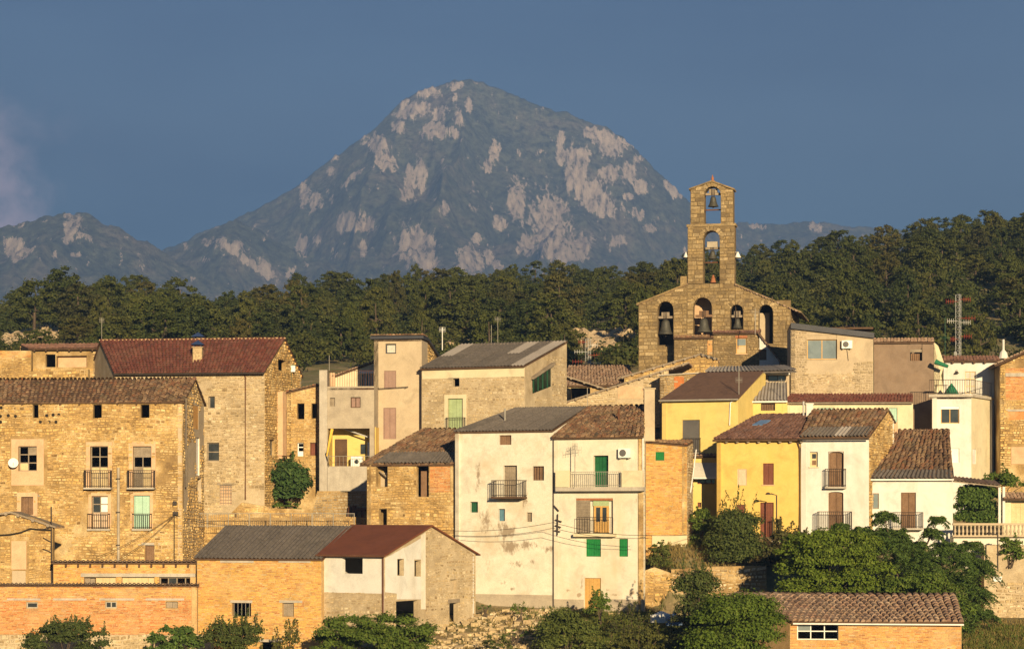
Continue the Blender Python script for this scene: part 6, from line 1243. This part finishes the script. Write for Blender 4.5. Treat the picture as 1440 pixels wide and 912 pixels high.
# bushes and trees among the houses -------------------------------------------------
def bush(name, label, cat, px, pt, pb, half, d, mat, leaf=.11, dens=420, n=26, seed=1, shoots=0, r=(.40, .72), depth=.6, group=None, stems=4, flat=.7, shoot_h=.35, top=.6, mixmat=None):
    """half: half width in photograph pixels; pt/pb: top and foot rows"""
    g = np.random.default_rng(seed); x, y = (px - CX) / F * d, d; k = d / F; w, h = half * 2 * k, (pb - pt) * k; z = (HY - pb) * k
    rt = thing(name, label, cat, (x, y, z), group); cl = []
    for i in range(n):
        t = (i + .5) / n; a = i * 2.4; zz = h * (.04 + .86 * g.random() ** .6); prof = max(.12, 1 - (zz / h) ** 2.8) ** .5
        rr = (g.random() ** .5) * prof; rad = (r[0] + (r[1] - r[0]) * g.random()) * min(w, h) * .5 * (1.05 - .35 * zz / h)
        cl.append((rr * max(.05, w / 2 - rad * .5) * math.cos(a) if True else 0, rr * w / 2 * depth * math.sin(a), min(zz, h - rad * flat * .6), rad, rad * flat))
    st = MB()
    for i in range(stems):
        c = cl[(i * 5) % n]; st.tube([(x + g.normal() * .1, y + g.normal() * .1, z - .4), (x + c[0] * .5, y + c[1] * .5, z + c[2] * .55), (x + c[0], y + c[1], z + c[2])], .05, 5, r1=.015, cap=False)
    Ls = leaf_arrays(g, cl, leaf, dens * 1.5)
    if shoots:
        Ps, As, Bs = [Ls[0]], [Ls[1]], [Ls[2]]
        for i in range(shoots):
            c = cl[g.integers(n)]; L = h * shoot_h * (.5 + g.random()); dx, dy = g.normal() * .28, g.normal() * .28; p0 = np.array([c[0], c[1], c[2] + c[4] * .5]); dr = np.array([dx, dy, 1.0]); dr /= np.linalg.norm(dr)
            m_ = 34; tt = g.random(m_) ** .8; p = p0 + dr * (tt * L)[:, None] + g.normal(size=(m_, 3)) * (.11 * (1.1 - tt))[:, None]
            nr = g.normal(size=(m_, 3)) + np.array([0, -.5, .4]); a = np.cross(nr, g.normal(size=(m_, 3))); a /= np.linalg.norm(a, axis=1)[:, None]; b2 = np.cross(nr, a); b2 /= np.linalg.norm(b2, axis=1)[:, None]
            s = (leaf * .9 * (.6 + .6 * g.random(m_)))[:, None]; Ps.append(p); As.append(a * s); Bs.append(b2 * s)
            q0 = Vector((x, y, z)) + Vector(p0); st.tube([q0, q0 + Vector(dr) * L], .014, 4, r1=.005, cap=False)
        Ls = (np.concatenate(Ps), np.concatenate(As), np.concatenate(Bs))
    st.build('stem', M['bark'], rt); o = bpy.data.objects.new('foliage', quads_mesh('foliage', *Ls, M[mat])); COL.objects.link(o); o.parent = rt; return rt
bush('fig_bush', 'dark green fig bush against the ochre ruin wall', 'bush', 406, 641, 716, 30, 166.5, 'leaf_deep', leaf=.15, dens=300, n=24, seed=2, shoots=10, shoot_h=.2)
bush('bush', 'spiky olive bush at the lower left edge below the red brick shed', 'bush', 92, 873, 925, 70, 129, 'leaf_bush', leaf=.08, dens=600, n=46, seed=3, shoots=40, shoot_h=.22)
bush('bush', 'dark leafy bush under the brick barn, second from left', 'bush', 246, 880, 925, 44, 129.5, 'leaf_deep', leaf=.11, n=22, seed=4, shoots=8, shoot_h=.2)
bush('bush', 'tall thin twiggy bush with a pointed shoot below barred barn window', 'bush', 330, 874, 930, 52, 129, 'leaf_bush', leaf=.08, dens=560, n=32, seed=5, shoots=46, shoot_h=.32)
bush('bush', 'sparse twigs below the boarded barn window', 'bush', 405, 890, 925, 26, 129.8, 'leaf_olive', leaf=.09, n=9, dens=200, seed=6, shoots=24, shoot_h=.6)
bush('bush', 'wide round green bush below the rust red roofed house', 'bush', 528, 862, 935, 104, 128, 'leaf_green', leaf=.09, dens=640, n=70, seed=7, shoots=14, shoot_h=.14, r=(.3, .6))
bush('bush', 'dense round bush on the slope below the yellow plank door', 'bush', 796, 856, 925, 48, 131, 'leaf_bush', leaf=.085, dens=620, n=34, seed=8, shoots=8, shoot_h=.15)
bush('bush', 'bright ivy mound spilling over the left end of the tiled shed', 'bush', 1040, 836, 935, 78, 125.5, 'leaf_bright', leaf=.085, dens=700, n=50, seed=9, shoots=6, shoot_h=.1)
bush('bush', 'thin dark shrub with bare twigs by the plastic sheets', 'bush', 980, 800, 885, 38, 133, 'leaf_bush', leaf=.09, dens=260, n=26, seed=10, shoots=34, shoot_h=.35)
bush('bush', 'brownish shrub left of ivy mound at the bottom', 'bush', 968, 862, 930, 44, 130, 'leaf_olive', leaf=.09, dens=260, n=26, seed=24, shoots=20, shoot_h=.25)
bush('bush', 'tall grey green bush with long shoots before the bright yellow house', 'bush', 1034, 716, 795, 42, 147.5, 'leaf_bush', leaf=.09, dens=560, n=44, seed=11, shoots=44, shoot_h=.35)
bush('bush', 'brown green shrub between yellow house door and big ivy tree', 'bush', 1108, 746, 800, 46, 146.8, 'leaf_brown', leaf=.11, dens=300, n=24, seed=12, shoots=36, shoot_h=.4)
bush('ivy_tree', 'big dense ivy green tree above the tiled shed', 'tree', 1168, 742, 850, 98, 138, 'leaf_bright', leaf=.09, dens=720, n=110, seed=13, r=(.22, .45), shoots=10, shoot_h=.1)
bush('ivy_tree', 'lower green foliage mass between ivy tree and right stone wall', 'bush', 1290, 800, 900, 84, 136.5, 'leaf_green', leaf=.09, dens=600, n=70, seed=14, r=(.2, .42), shoots=6)
bush('bush', 'green weeds in the gap left of the bright yellow house', 'bush', 985, 714, 765, 18, 150.5, 'leaf_green', leaf=.10, n=16, seed=15, shoots=10, shoot_h=.2)
bush('bush', 'small bush on the bank below the orange brick tower house', 'bush', 929, 768, 803, 20, 147, 'leaf_bush', leaf=.09, n=14, seed=16, shoots=10, shoot_h=.3)
bush('bush', 'small weed at the pale base of the brick tower house', 'bush', 930, 757, 770, 12, 149, 'leaf_green', leaf=.08, n=8, seed=17)
bush('ivy_hedge', 'dark ivy hanging under the corrugated pergola at the right', 'hedge', 1372, 681, 742, 33, 152.8, 'leaf_deep', leaf=.10, dens=560, n=90, seed=18, r=(.34, .55))
bush('ivy_hedge', 'green hedge top behind the pergola near right edge', 'hedge', 1408, 664, 704, 40, 156.5, 'leaf_green', leaf=.11, n=26, seed=19, shoots=8)
bush('bush', 'low scrub on the grassy terrace under the fig bush', 'bush', 398, 704, 727, 36, 163.5, 'leaf_green', leaf=.10, n=18, seed=20)
bush('bush', 'wild bush by the plank door of the white house', 'bush', 842, 838, 868, 24, 139.5, 'leaf_green', leaf=.085, n=16, seed=21, shoots=18, shoot_h=.45)
bush('bush', 'small green weed right under the grey plinth of cream house', 'bush', 730, 850, 868, 17, 141.5, 'leaf_green', leaf=.07, n=10, seed=22, shoots=6)
bush('bush', 'small weed tuft beside the stone gable foot', 'bush', 682, 848, 858, 13, 142.5, 'leaf_green', leaf=.07, n=8, seed=23)
bush('bush', 'strip of weeds across the rubble slope', 'bush', 722, 884, 897, 34, 133.5, 'leaf_green', leaf=.07, n=16, seed=25, depth=.3)
bush('bush', 'weeds low on the rubble at the very bottom', 'bush', 700, 898, 925, 40, 130, 'leaf_bush', leaf=.08, dens=240, n=16, seed=26, shoots=10)
bush('bush', 'sprawling weeds on the grass right of the round bush', 'bush', 890, 862, 895, 42, 135, 'leaf_olive', leaf=.08, dens=240, n=24, seed=27, shoots=20, shoot_h=.5)
bush('bush', 'low olive bush at bottom between the round bush and ivy mound', 'bush', 900, 888, 930, 50, 128.5, 'leaf_olive', leaf=.09, dens=300, n=24, seed=28, shoots=16, shoot_h=.35)
bush('bush', 'shrub on the right stone wall under the balustrade', 'bush', 1420, 756, 790, 22, 146, 'leaf_green', leaf=.10, n=14, seed=29, shoots=10)
# feathery tree with long fronds
def frond_tree(name, label, specs, d, mat, seed):
    g = np.random.default_rng(seed); x0, y0 = (specs[0][0] - CX) / F * d, d; zb = (HY - 880) / F * d; rt = thing(name, label, 'tree', (x0, y0, zb)); Ps, As, Bs = [], [], []; tr = MB()
    for (px, py, rad) in specs:
        c = np.array([(px - CX) / F * d - x0, g.normal() * .8, (HY - py) / F * d - zb]); nf = int(14 + rad * 1.5); k = d / F
        tr.tube([(x0, y0, zb - .3), (x0 + c[0] * .4, y0 + c[1] * .4, zb + c[2] * .6), (x0 + c[0], y0 + c[1], zb + c[2])], .11, 6, r1=.025, cap=False)
        for f_ in range(nf):
            an = g.random() * 6.28; el = g.uniform(-.2, 1.1); L = rad * k * g.uniform(.7, 1.3); m_ = 32; t = np.linspace(.08, 1, m_)
            dr = np.array([math.cos(an) * math.cos(el), math.sin(an) * math.cos(el), math.sin(el)]); p = c + dr * (t * L)[:, None]; p[:, 2] -= .55 * L * t ** 2.2
            sd = np.cross(dr, [0, 0, 1.0]); sd /= np.linalg.norm(sd) + 1e-6
            for s_ in (-1, 1):
                ll = .17 * (1.1 - .5 * t) ; pp = p + sd * s_ * (ll * .8)[:, None] + g.normal(size=p.shape) * .02; a = sd * s_ * ll[:, None] + g.normal(size=p.shape) * .04 + np.array([0, 0, -.05]); b2 = np.cross(np.broadcast_to(a, p.shape), [0, 0, 1.0] + g.normal(size=p.shape) * .5); b2 /= np.linalg.norm(b2, axis=1)[:, None] + 1e-6
                Ps.append(pp); As.append(a); Bs.append(b2 * .065)
    tr.build('trunk', M['bark'], rt); o = bpy.data.objects.new('crown', quads_mesh('crown', np.concatenate(Ps), np.concatenate(As), np.concatenate(Bs), M[mat])); COL.objects.link(o); o.parent = rt
frond_tree('feather_leaf_tree', 'feathery dark green tree with long drooping fronds in front of the white houses', [(1270, 790, 34), (1185, 744, 18), (1210, 748, 20), (1243, 728, 21), (1262, 755, 26), (1290, 772, 28), (1310, 750, 18), (1322, 732, 14), (1235, 755, 30), (1330, 775, 34), (1355, 790, 34), (1380, 800, 28), (1345, 820, 36), (1375, 838, 30), (1310, 810, 36), (1360, 860, 34), (1330, 850, 34), (1385, 865, 22), (1345, 885, 28), (1252, 770, 34), (1215, 765, 28), (1300, 790, 34), (1366, 770, 22)], 139.5, 'leaf_deep', 31)
# ------------------------------------------------------------------ grass and rubble underfoot
def tufts(name, mat, zones, n, h, seed):
    g = np.random.default_rng(seed); Ps, As, Bs = [], [], []
    for k in range(n):
        zx0, zx1, d0, d1 = zones[g.integers(len(zones))]; d = d0 + (d1 - d0) * g.random(); px = zx0 + (zx1 - zx0) * g.random(); x = (px - CX) / F * d; z = gz(x, d); m_ = 7
        p = np.array([x, d, z + h * .4]) + g.normal(size=(m_, 3)) * np.array([.14, .14, .03]); a = np.stack([g.normal(size=m_) * .35, g.normal(size=m_) * .35, np.ones(m_)], 1) * (h * .5 * (.5 + g.random(m_)))[:, None]
        b2 = np.cross(a, g.normal(size=(m_, 3))); b2 /= np.linalg.norm(b2, axis=1)[:, None]; Ps.append(p); As.append(a); Bs.append(b2 * .045)
    o = bpy.data.objects.new(name, quads_mesh(name, np.concatenate(Ps), np.concatenate(As), np.concatenate(Bs), M[mat])); COL.objects.link(o); o['kind'] = 'stuff'
tufts('grass', 'grass', [(740, 1010, 128, 146), (790, 960, 134, 144), (1355, 1450, 126, 142), (960, 1010, 150, 158)], 3600, .34, 41)
tufts('grass', 'dry_grass', [(600, 1010, 128, 146), (905, 1080, 146.6, 151), (-20, 100, 262, 302), (1355, 1450, 130, 144), (270, 450, 156, 164)], 2600, .3, 42)
g = np.random.default_rng(9); mb = MB()
for k in range(1500):
    u = g.random(); d = 127.5 + 18 * g.random(); px = 600 + 200 * g.random() + (130 * g.random() if g.random() < .25 else 0); x = (px - CX) / F * d; z = gz(x, d); r = .07 + .22 * g.random() ** 3
    c = [(x + sx * r * (.6 + .7 * g.random()), d + sy * r * (.6 + .7 * g.random()), z + sz * r * (.4 + .6 * g.random())) for sz in (-.5, 1) for sx, sy in ((-1, -1), (1, -1), (1, 1), (-1, 1))]; mb.hexa(c)
mb.build('rubble', M['stone_pale'], None, kind='stuff')
# ------------------------------------------------------------------ retaining walls, terraces
LW = lambda lab, d, th, pcs, face, base='mortar', thk=.8, ops=(), name='retaining_wall': free_wall(name, lab, 'wall', Fr.at(pcs[0][0][0], d, th), pcs, thk, base, face=face, ops=ops)
LW('dry stone retaining wall with crumbling top under the bushes of the yellow house', 145.6, 3, [[(944, 850), (944, 800), (1000, 796), (1000, 850)], [(1000, 850), (1000, 796), (1078, 795), (1078, 850)]], [dict(k='field', m='stone_pale')])
LW('rough bedrock and stone bank beside the white house corner', 145.9, 6, [[(903, 862), (903, 803), (920, 797), (920, 862)], [(920, 862), (920, 797), (946, 806), (946, 862)]], [dict(k='field', m='stone')])
LW('tall plastered stone wall at the right edge carrying the balustrade terrace', 146.2, 2, [[(1384, 905), (1384, 766), (1500, 766), (1500, 905)]], [dict(k='field', m='stone_pale', skip=patchy(6.1, .35))], base='mortar_pale', thk=1.2)
LW('white rendered terrace wall under the balustrade at the right', 148.2, 2, [[(1341, 800), (1341, 754.5), (1500, 754.5), (1500, 800)]], [], base='plaster_white', thk=1.5)
LW('rough stone wall with buried arch below the washing porch', 160, 8, [[(430, 760), (446, 690), (516, 690), (516, 760)]], [dict(k='rubble', m='stone_grey')])
LW('low stone terrace wall behind the thin railing and barn roof', 157, 4, [[(255, 790), (255, 726), (330, 722), (330, 790)], [(330, 790), (330, 727), (515, 727), (515, 790)]], [dict(k='rubble', m='stone')])
LW('stone bank at the foot of the red roof house', 160.5, 4, [[(300, 745), (340, 706), (378, 712), (378, 745)], [(378, 745), (378, 714), (445, 716), (445, 745)]], [dict(k='field', m='stone')])
fb = Fr.at(508, 159.4, 8); mbx = MB(); st_ = thing('rust_posts', 'rusty iron posts and crossbar standing above the barn roof', 'iron posts', fb.P(fb.U(497), fb.z(497, 745), 0))
for a, b2 in (((490, 745), (494, 712)), ((500, 745), (500, 710)), ((512, 745), (511, 716)), ((498, 717), (520, 715))): mbx.tube([fb.P(fb.U(a[0]), fb.z(a[0], a[1]), -.4), fb.P(fb.U(b2[0]), fb.z(b2[0], b2[1]), -.4)], .16 if a[0] < 505 else .1, 6)
mbx.build('post', M['rust'], st_)
# thin railing along the lane
fl = Fr.at(262, 154.5, 4); rl = thing('lane_railing', 'thin grey metal railing along the lane above the barn roof', 'railing', fl.P(fl.U(375), fl.z(375, 742)))
for i in range(9):
    u = fl.U(262 + 29.5 * i); mb = MB(); mb.tube([fl.P(u, fl.z(375, 742)), fl.P(u, fl.z(375, 721))], .03, 6); mb.build('post', M['iron_grey'], rl)
mb = MB()
for y in (721.5, 739): mb.tube([fl.P(fl.U(262), fl.z(375, y)), fl.P(fl.U(498), fl.z(375, y))], .025, 5)
for i in range(84): u = fl.U(262) + (fl.U(498) - fl.U(262)) * i / 83; mb.tube([fl.P(u, fl.z(375, 739)), fl.P(u, fl.z(375, 721.5))], .010, 4)
mb.build('bars', M['iron_grey'], rl, kind='stuff')
# balustrade: every baluster its own part
fr = Fr.at(1340, 147.9, 2); bs = thing('balustrade', 'pale concrete balustrade of turned balusters on the right terrace', 'balustrade', fr.P(fr.U(1420), fr.z(1420, 754.4)))
panel(bs, fr, (1340, 752, 1500, 754.4), -.14, .14, 'plaster_tan', 'base_rail'); panel(bs, fr, (1340, 735, 1500, 738), -.14, .14, 'plaster_tan', 'hand_rail')
zb_, zt_ = fr.z(1420, 752), fr.z(1420, 738); hh = zt_ - zb_; mb = MB(); mb.lathe((0, 0, 0), [(.085, 0), (.085, .05), (.05, .1), (.10, hh * .35), (.05, hh * .75), (.08, hh * .9), (.08, hh)], 8); bme = bpy.data.meshes.new('baluster'); bme.from_pydata(mb.v, [], mb.f); bme.materials.append(M['plaster_tan']); bme.update()
for i in range(26):
    o = bpy.data.objects.new('baluster', bme); COL.objects.link(o); o.parent = bs; p = fr.P(fr.U(1343 + 5.6 * i), zb_) - WL[bs.name]; o.location = p
pg = thing('pergola', 'corrugated pergola roof on white posts over the ivy at the right', 'pergola', Fr.at(1343, 153, 2).P(1.5, (HY - 738) / F * 153)); fp = Fr.at(1343, 151.5, 2)
q = [fp.P(fp.U(1341), fp.z(1341, 676)), fp.P(fp.U(1407), fp.z(1407, 683)), fp.P(fp.U(1407), fp.z(1407, 683) + .35, 2.6), fp.P(fp.U(1341), fp.z(1341, 676) + .35, 2.6)]
mb = MB(); slab(mb, q, .08); r_ = mb.build('roof', M['wood_grey'], pg); corr_field(r_, [p + Vector((0, 0, .01)) for p in q], M['tile_pale'], nx=4, ny=1)
for x in (1404, 1410): panel(pg, fp, (x, 684, x + 3.5, 738), .1, .35, 'plaster_clean', 'post')
H29 = house('lean_to_house', 'shaded lean-to with plank door behind balustrade at the right edge', 1412, 1500, 700, 760, 152, 2, 'plaster_cream', D=3, ridge=(1408, 1500, 694, 3), mono=True, roof=('tile', 'tile_pale', {}), ovf=.8, ovs=.1, ops=[dict(r=(1422, 706, 1500, 738), k='door', m='wood_pale', leaves=4, d=.15)])
# ------------------------------------------------------------------ small things on roofs and walls
def aircon(lab, fr, px, py, root=None):
    u, z = fr.U(px, -.3), fr.z(px, py, -.3); t_ = thing('air_conditioner', lab, 'air conditioner', fr.P(u, z, -.2)); mb = MB(); fr.box(mb, u - .42, z - .32, u + .42, z + .32, -.36, -.05); mb.build('casing', M['paint_white'], t_)
    mb = MB(); mb.lathe(fr.P(u - .1, z, -.36), [(.24, 0), (.24, .015), (.06, .02)], 16, axis=(-fr.v.x, -fr.v.y, 0)); mb.build('fan_grille', M['paint_grey'], t_)
    mb = MB()
    for s in (-.3, .3): fr.box(mb, u + s - .03, z - .38, u + s + .03, z - .325, -.36, -.004)
    mb.build('bracket', M['iron_grey'], t_)
aircon('white air conditioner box high on the white house beside the green door', H4.fr, 878, 636.5); aircon('white air conditioner under the dark sloping roof edge, right of wide window', H22.fr, 1191, 484)
pipe(H22, H22.fr, [(1191, 491), (1193, 507)], 'iron', .02, -.05, name='drain_hose')
dt = thing('satellite_dish', 'round white satellite dish on the stone house wall', 'satellite dish', H1.fr.P(H1.fr.U(18, -.5), H1.fr.z(18, 651, -.5), -.3)); f = H1.fr; c = f.P(f.U(18, -.5), f.z(18, 651, -.5), -.4)
mb = MB(); mb.lathe(c, [(.1, 0), (.3, .05), (.36, .1), (.35, .11), (.28, .07), (.1, .02)], 16, axis=(-f.v.x + .3, -f.v.y, .35)); mb.build('reflector', M['paint_white'], dt, smooth=True); mb = MB(); mb.tube([c, c + Vector((f.v.x, f.v.y, 0)) * .42], .03, 6); mb.tube([c + Vector((0, 0, -.3)), c + Vector((.1, -.4, .05))], .015, 5); mb.build('arm', M['iron_grey'], dt)
def antenna(lab, P, h, arms=(), rods=True, r=.022, col='iron_grey'):
    t_ = thing('tv_antenna', lab, 'antenna', P); P = Vector(P); mb = MB(); mb.tube([P, P + Vector((0, 0, h))], r, 6); mb.build('mast', M[col], t_)
    for (z, L, dx) in arms:
        mb = MB(); c = P + Vector((0, 0, z)); a = Vector((math.cos(dx), math.sin(dx), 0)); mb.tube([c - a * L * .5, c + a * L * .5], .014, 5); b2 = Vector((0, 0, 1))
        for k in range(7): q = c + a * L * (k / 6 - .5); mb.tube([q - b2 * .22, q + b2 * .22], .008, 4)
        mb.build('aerial', M[col], t_)
antenna('tall thin tv antenna on the long balcony of the white house', H4.fr.P(H4.fr.U(808.5, -.9), H4.fr.z(808, 684, -.9), -.9), 2.9, [(2.5, .9, .3), (2.75, .6, .9)], r=.03)
antenna('wire antenna on a pole above the brown roof', H16.fr.P(H16.fr.U(1040, 1), H16.ze - .2, .8), 2.6, [(1.6, .5, .2)], r=.03); antenna('short pole aerial on the grey roof right of the brown roof', H17.fr.P(H17.fr.U(1099, .3), H17.ze - .3, .3), 2.0, [(1.7, .5, .1)])
P_ = lambda px, py, d: ((px - CX) / F * d, d, (HY - py) / F * d)
antenna('slim pole rising behind grey roof, left of the pair', P_(691, 500, 181), 2.6); antenna('slim pole with crossbar behind grey roof, right of the pair', P_(700, 500, 181), 3.3, [(3.1, .5, 0)])
antenna('rusty aerial above the dark red tiled roof left end', P_(143, 492, 178), 2.7, [(2.5, .4, .5)]); antenna('thin rod above the terrace house pillar', P_(463, 521, 167), 1.2); antenna('crooked aerial leaning before the fourth church arch', P_(1062, 470, 180), 2.2, [(1.9, .9, .6), (1.5, .5, 1.2)], r=.03)
antenna('pair of thin poles in front of the long gable wall', P_(826, 590, 160), 2.4)
antenna('white dish aerial on the roof behind the beige tower house', P_(622, 492, 178), 1.9, [(1.7, .5, .2)], r=.035, col='paint_white')
def lattice(lab, px, pt, pb, d, w, panels):
    P = Vector(P_(px, pb, d)); h = (pb - pt) / F * d; t_ = thing('lattice_mast', lab, 'mast', P); mb = MB(); cs = [Vector((w * math.cos(a), w * math.sin(a), 0)) for a in (.5, 2.6, 4.7)]
    for c in cs: mb.tube([P + c, P + c + Vector((0, 0, h))], .02, 5)
    n = int(h / .45)
    for k in range(n):
        z0, z1 = h * k / n, h * (k + 1) / n
        for j in range(3): a, b2 = cs[j], cs[(j + 1) % 3]; mb.tube([P + a + Vector((0, 0, z0)), P + b2 + Vector((0, 0, z1))], .010, 4, cap=False); mb.tube([P + a + Vector((0, 0, z1)), P + b2 + Vector((0, 0, z1))], .014, 4, cap=False)
    mb.build('lattice_frame', M['steel'], t_)
    for (z, sx, L, col) in panels:
        mb = MB(); c = P + Vector((0, 0, h * z)); e = c + Vector((sx * L, -.1, 0)); mb.tube([c, e], .014, 5)
        for k in range(4): q = c.lerp(e, .45 + .18 * k); mb.tube([q - Vector((0, 0, .2)), q + Vector((0, 0, .2))], .012, 4); mb.tube([q - Vector((.05, .25, 0)), q + Vector((.05, .25, 0))], .012, 4)
        mb.build('aerial', M[col], t_)
lattice('tall steel lattice mast with red aerials rising behind the white houses, right', 1348, 414, 512, 184, .26, [(.93, 1, 1.0, 'red_paint'), (.9, -1, 1.1, 'red_paint'), (.66, 1, 1.4, 'red_paint'), (.6, 1, 1.0, 'paint_white'), (.62, -1, 1.0, 'paint_white'), (.4, 1, 1.1, 'red_paint'), (.36, -1, .7, 'red_paint'), (.15, -1, .4, 'paint_white')])
antenna('thin red pole with green aerial left of the lattice mast', P_(1329, 518, 180), 4.3, [(2.6, .9, .2)], r=.025, col='paint_dkgreen')
lattice('short lattice mast with red and white aerials behind the tiled outhouse', 827, 476, 522, 206, .3, [(.9, -1, .9, 'red_paint'), (.8, 1, .9, 'paint_white'), (.6, -1, 1.3, 'paint_white'), (.5, 1, 1.3, 'red_paint'), (.3, -1, 1.5, 'red_paint'), (.25, 1, 1.2, 'paint_white')])
# street lamps
def street_lamp(lab, px, pt, pb, d, arm):
    P = Vector(P_(px, pb, d)); h = (pb - pt) / F * d; t_ = thing('street_lamp', lab, 'street lamp', P); mb = MB(); mb.tube([P, P + Vector((0, 0, h)), P + Vector((arm * .4, -.05, h + .12))], .05, 7); mb.build('pole', M['iron'], t_); mb = MB(); c = P + Vector((arm * .6, -.05, h + .05)); mb.lathe(c, [(.2, 0), (.16, .1), (.05, .16)], 10); mb.build('lamp_head', M['iron'], t_)
street_lamp('dark street lamp by the red door of the bright yellow house', 1092, 696, 765, 150, -1); street_lamp('blue topped lamp post in front of the right stone wall', 1403, 752, 800, 144.5, -1)
# terrace things
ps = thing('parasol', 'closed green parasol cover on the white roof terrace', 'parasol', P_(1338, 554, 172)); P = Vector(P_(1338, 554, 172)); mb = MB(); mb.lathe(P, [(.62, 0), (.5, .25), (.25, .6), (.06, .85), (0, .9)], 9); mb.build('cover', M['cloth_green'], ps)
tb = thing('terrace_table', 'thin metal table on the white roof terrace left of the green cover', 'table', P_(1323, 554, 171.7)); P = Vector(P_(1323, 554, 171.7)); mb = MB(); mb.box(P + Vector((-.5, -.3, .7)), (1.0, 0, 0), (0, .6, 0), (0, 0, .03)); mb.build('table_top', M['iron'], tb)
for sx in (-.42, .42):
    for sy in (-.25, .25): mb = MB(); mb.tube([P + Vector((sx, sy, 0)), P + Vector((sx * .9, sy, .7))], .02, 5); mb.build('leg', M['iron'], tb)
gr_ = thing('rolled_net', 'rolled green net lying on the sloping white side of the brown house', 'net', P_(1322, 512, 173)); mb = MB(); mb.tube([P_(1315, 508, 172.6), P_(1322, 511, 172.5), P_(1333, 515, 172.6)], .22, 8, r1=.14); mb.build('net_roll', M['cloth_green'], gr_)
# plastic sheets on the grass
def sheet_heap(name, lab, px, py, d, w, h, mat, seed):
    g = np.random.default_rng(seed); x, y, z = P_(px, py, d); n = 9; mb = MB()
    for j in range(n):
        for i in range(n):
            u, v = i / (n - 1) - .5, j / (n - 1) - .5; mb.v.append((x + u * w + g.normal() * .03, y + v * w * .6, z + h * max(0, (1 - 2.2 * abs(u)) * (1 - 1.8 * abs(v))) + g.random() * h * .35))
    for j in range(n - 1):
        for i in range(n - 1): mb.f.append((j * n + i, j * n + i + 1, (j + 1) * n + i + 1, (j + 1) * n + i))
    b = len(mb.v); mb.v += [(p[0], p[1], z - .4) for p in mb.v[:]]
    for i in range(n - 1):
        for o_, s in ((i, 1), ((n - 1) * n + i, -1)): mb.f.append((o_, o_ + 1, b + o_ + 1, b + o_)[::-s])
        for o_, s in ((i * n, -1), (i * n + n - 1, 1)): mb.f.append((o_, o_ + n, b + o_ + n, b + o_)[::-s])
    tag(mb.build(name, M[mat], None), lab, 'plastic sheet')
sheet_heap('plastic_sheet', 'crumpled white plastic sheet lying on the grass below the stone bank', 932, 866, 138.5, 1.5, .32, 'paint_white', 1); sheet_heap('plastic_sheet', 'crumpled blue plastic sheet lying on the grass next to the shrub', 948, 870, 137.8, 1.0, .45, 'tarp_blue', 2)
sg = thing('wall_sign', 'small blank white plate on the right stone wall', 'sign', P_(1403, 813, 145.6)); fs = Fr.at(1384, 146.2, 2); panel(sg, fs, (1397, 810, 1409, 817), -.14, -.1, 'paint_white', 'plate')
# cables
def cable(lab, pts, sag=.25, r=.016):
    mb = MB(); P = [Vector(P_(*p)) for p in pts]; path = []
    for a, b2 in zip(P[:-1], P[1:]):
        for k in range(9): t_ = k / 9; q = a.lerp(b2, t_); q.z -= sag * 4 * t_ * (1 - t_); path.append(q)
    path.append(P[-1]); mb.tube(path, r, 5, cap=False); tag(mb.build('power_cable', M['cable'], None), lab, 'cable')
cable('upper black cable strung across the tall white house front', [(622, 745, 148), (778, 734, 143.6), (910, 752, 140.5)]); cable('lower black cable strung across the tall white house front', [(636, 752, 148), (778, 742, 143.5), (912, 756, 140.4)])
cable('upper cable slanting from the downpipe to the stone house corner', [(135, 783, 148.5), (245, 723, 148.5)]); cable('lower cable slanting from the downpipe to the stone house corner', [(168, 785, 148.4), (245, 724, 148.4)]); cable('cable sagging from stone house corner over the railing', [(245, 723, 148.5), (340, 738, 153)]); cable('cable running along the brick tower house foot', [(905, 752, 143), (980, 751, 149)], .05)
bx = thing('cable_bracket', 'black iron cable bracket with insulators on the white house corner pipe', 'bracket', H4.fr.P(H4.fr.U(784, -.2), H4.fr.z(784, 750, -.2), -.2)); f = H4.fr; mb = MB()
for a, b2 in (((784, 752), (784.5, 722)), ((781, 730), (790, 733)), ((781, 738), (789, 741)), ((780, 745), (788, 747)), ((779, 710), (786, 718))): mb.tube([f.P(f.U(a[0], -.2), f.z(784, a[1], -.2), -.2), f.P(f.U(b2[0], -.2), f.z(784, b2[1], -.2), -.2)], .04, 5)
mb.build('iron_bar', M['iron'], bx)
pw = thing('wall_cable', 'dark vertical cable and box on the stone house corner', 'cable', H1.fr.P(H1.fr.U(245, -.1), H1.fr.z(245, 790, -.1), -.1)); f = H1.fr; mb = MB(); mb.tube([f.P(f.U(245, -.1), f.z(245, 790, -.1), -.1), f.P(f.U(245, -.1), f.z(245, 718, -.1), -.1)], .03, 5); mb.build('cable', M['cable'], pw); mb = MB(); fbox(f, 243, 704, 248, 710, -.2, -.06, mb); fbox(f, 243, 719, 250, 724, -.22, -.06, mb); mb.build('junction_box', M['iron'], pw)
# ------------------------------------------------------------------ the air
hz = MB(); hz.box((-2500, -160, -95), (5000, 0, 0), (0, 7600, 0), (0, 0, 1450)); hm = bpy.data.materials.new('haze_air'); hm.use_nodes = True; t = hm.node_tree; t.nodes.remove(t.nodes['Principled BSDF'])
pv = N(t, 'ShaderNodeVolumePrincipled'); pv.inputs['Color'].default_value = (.27, .48, 1.0, 1); pv.inputs['Density'].default_value = 1.75e-4; pv.inputs['Anisotropy'].default_value = 0.0; t.links.new(pv.outputs[0], t.nodes['Material Output'].inputs['Volume'])
o = hz.build('haze', hm, None); o['kind'] = 'stuff'
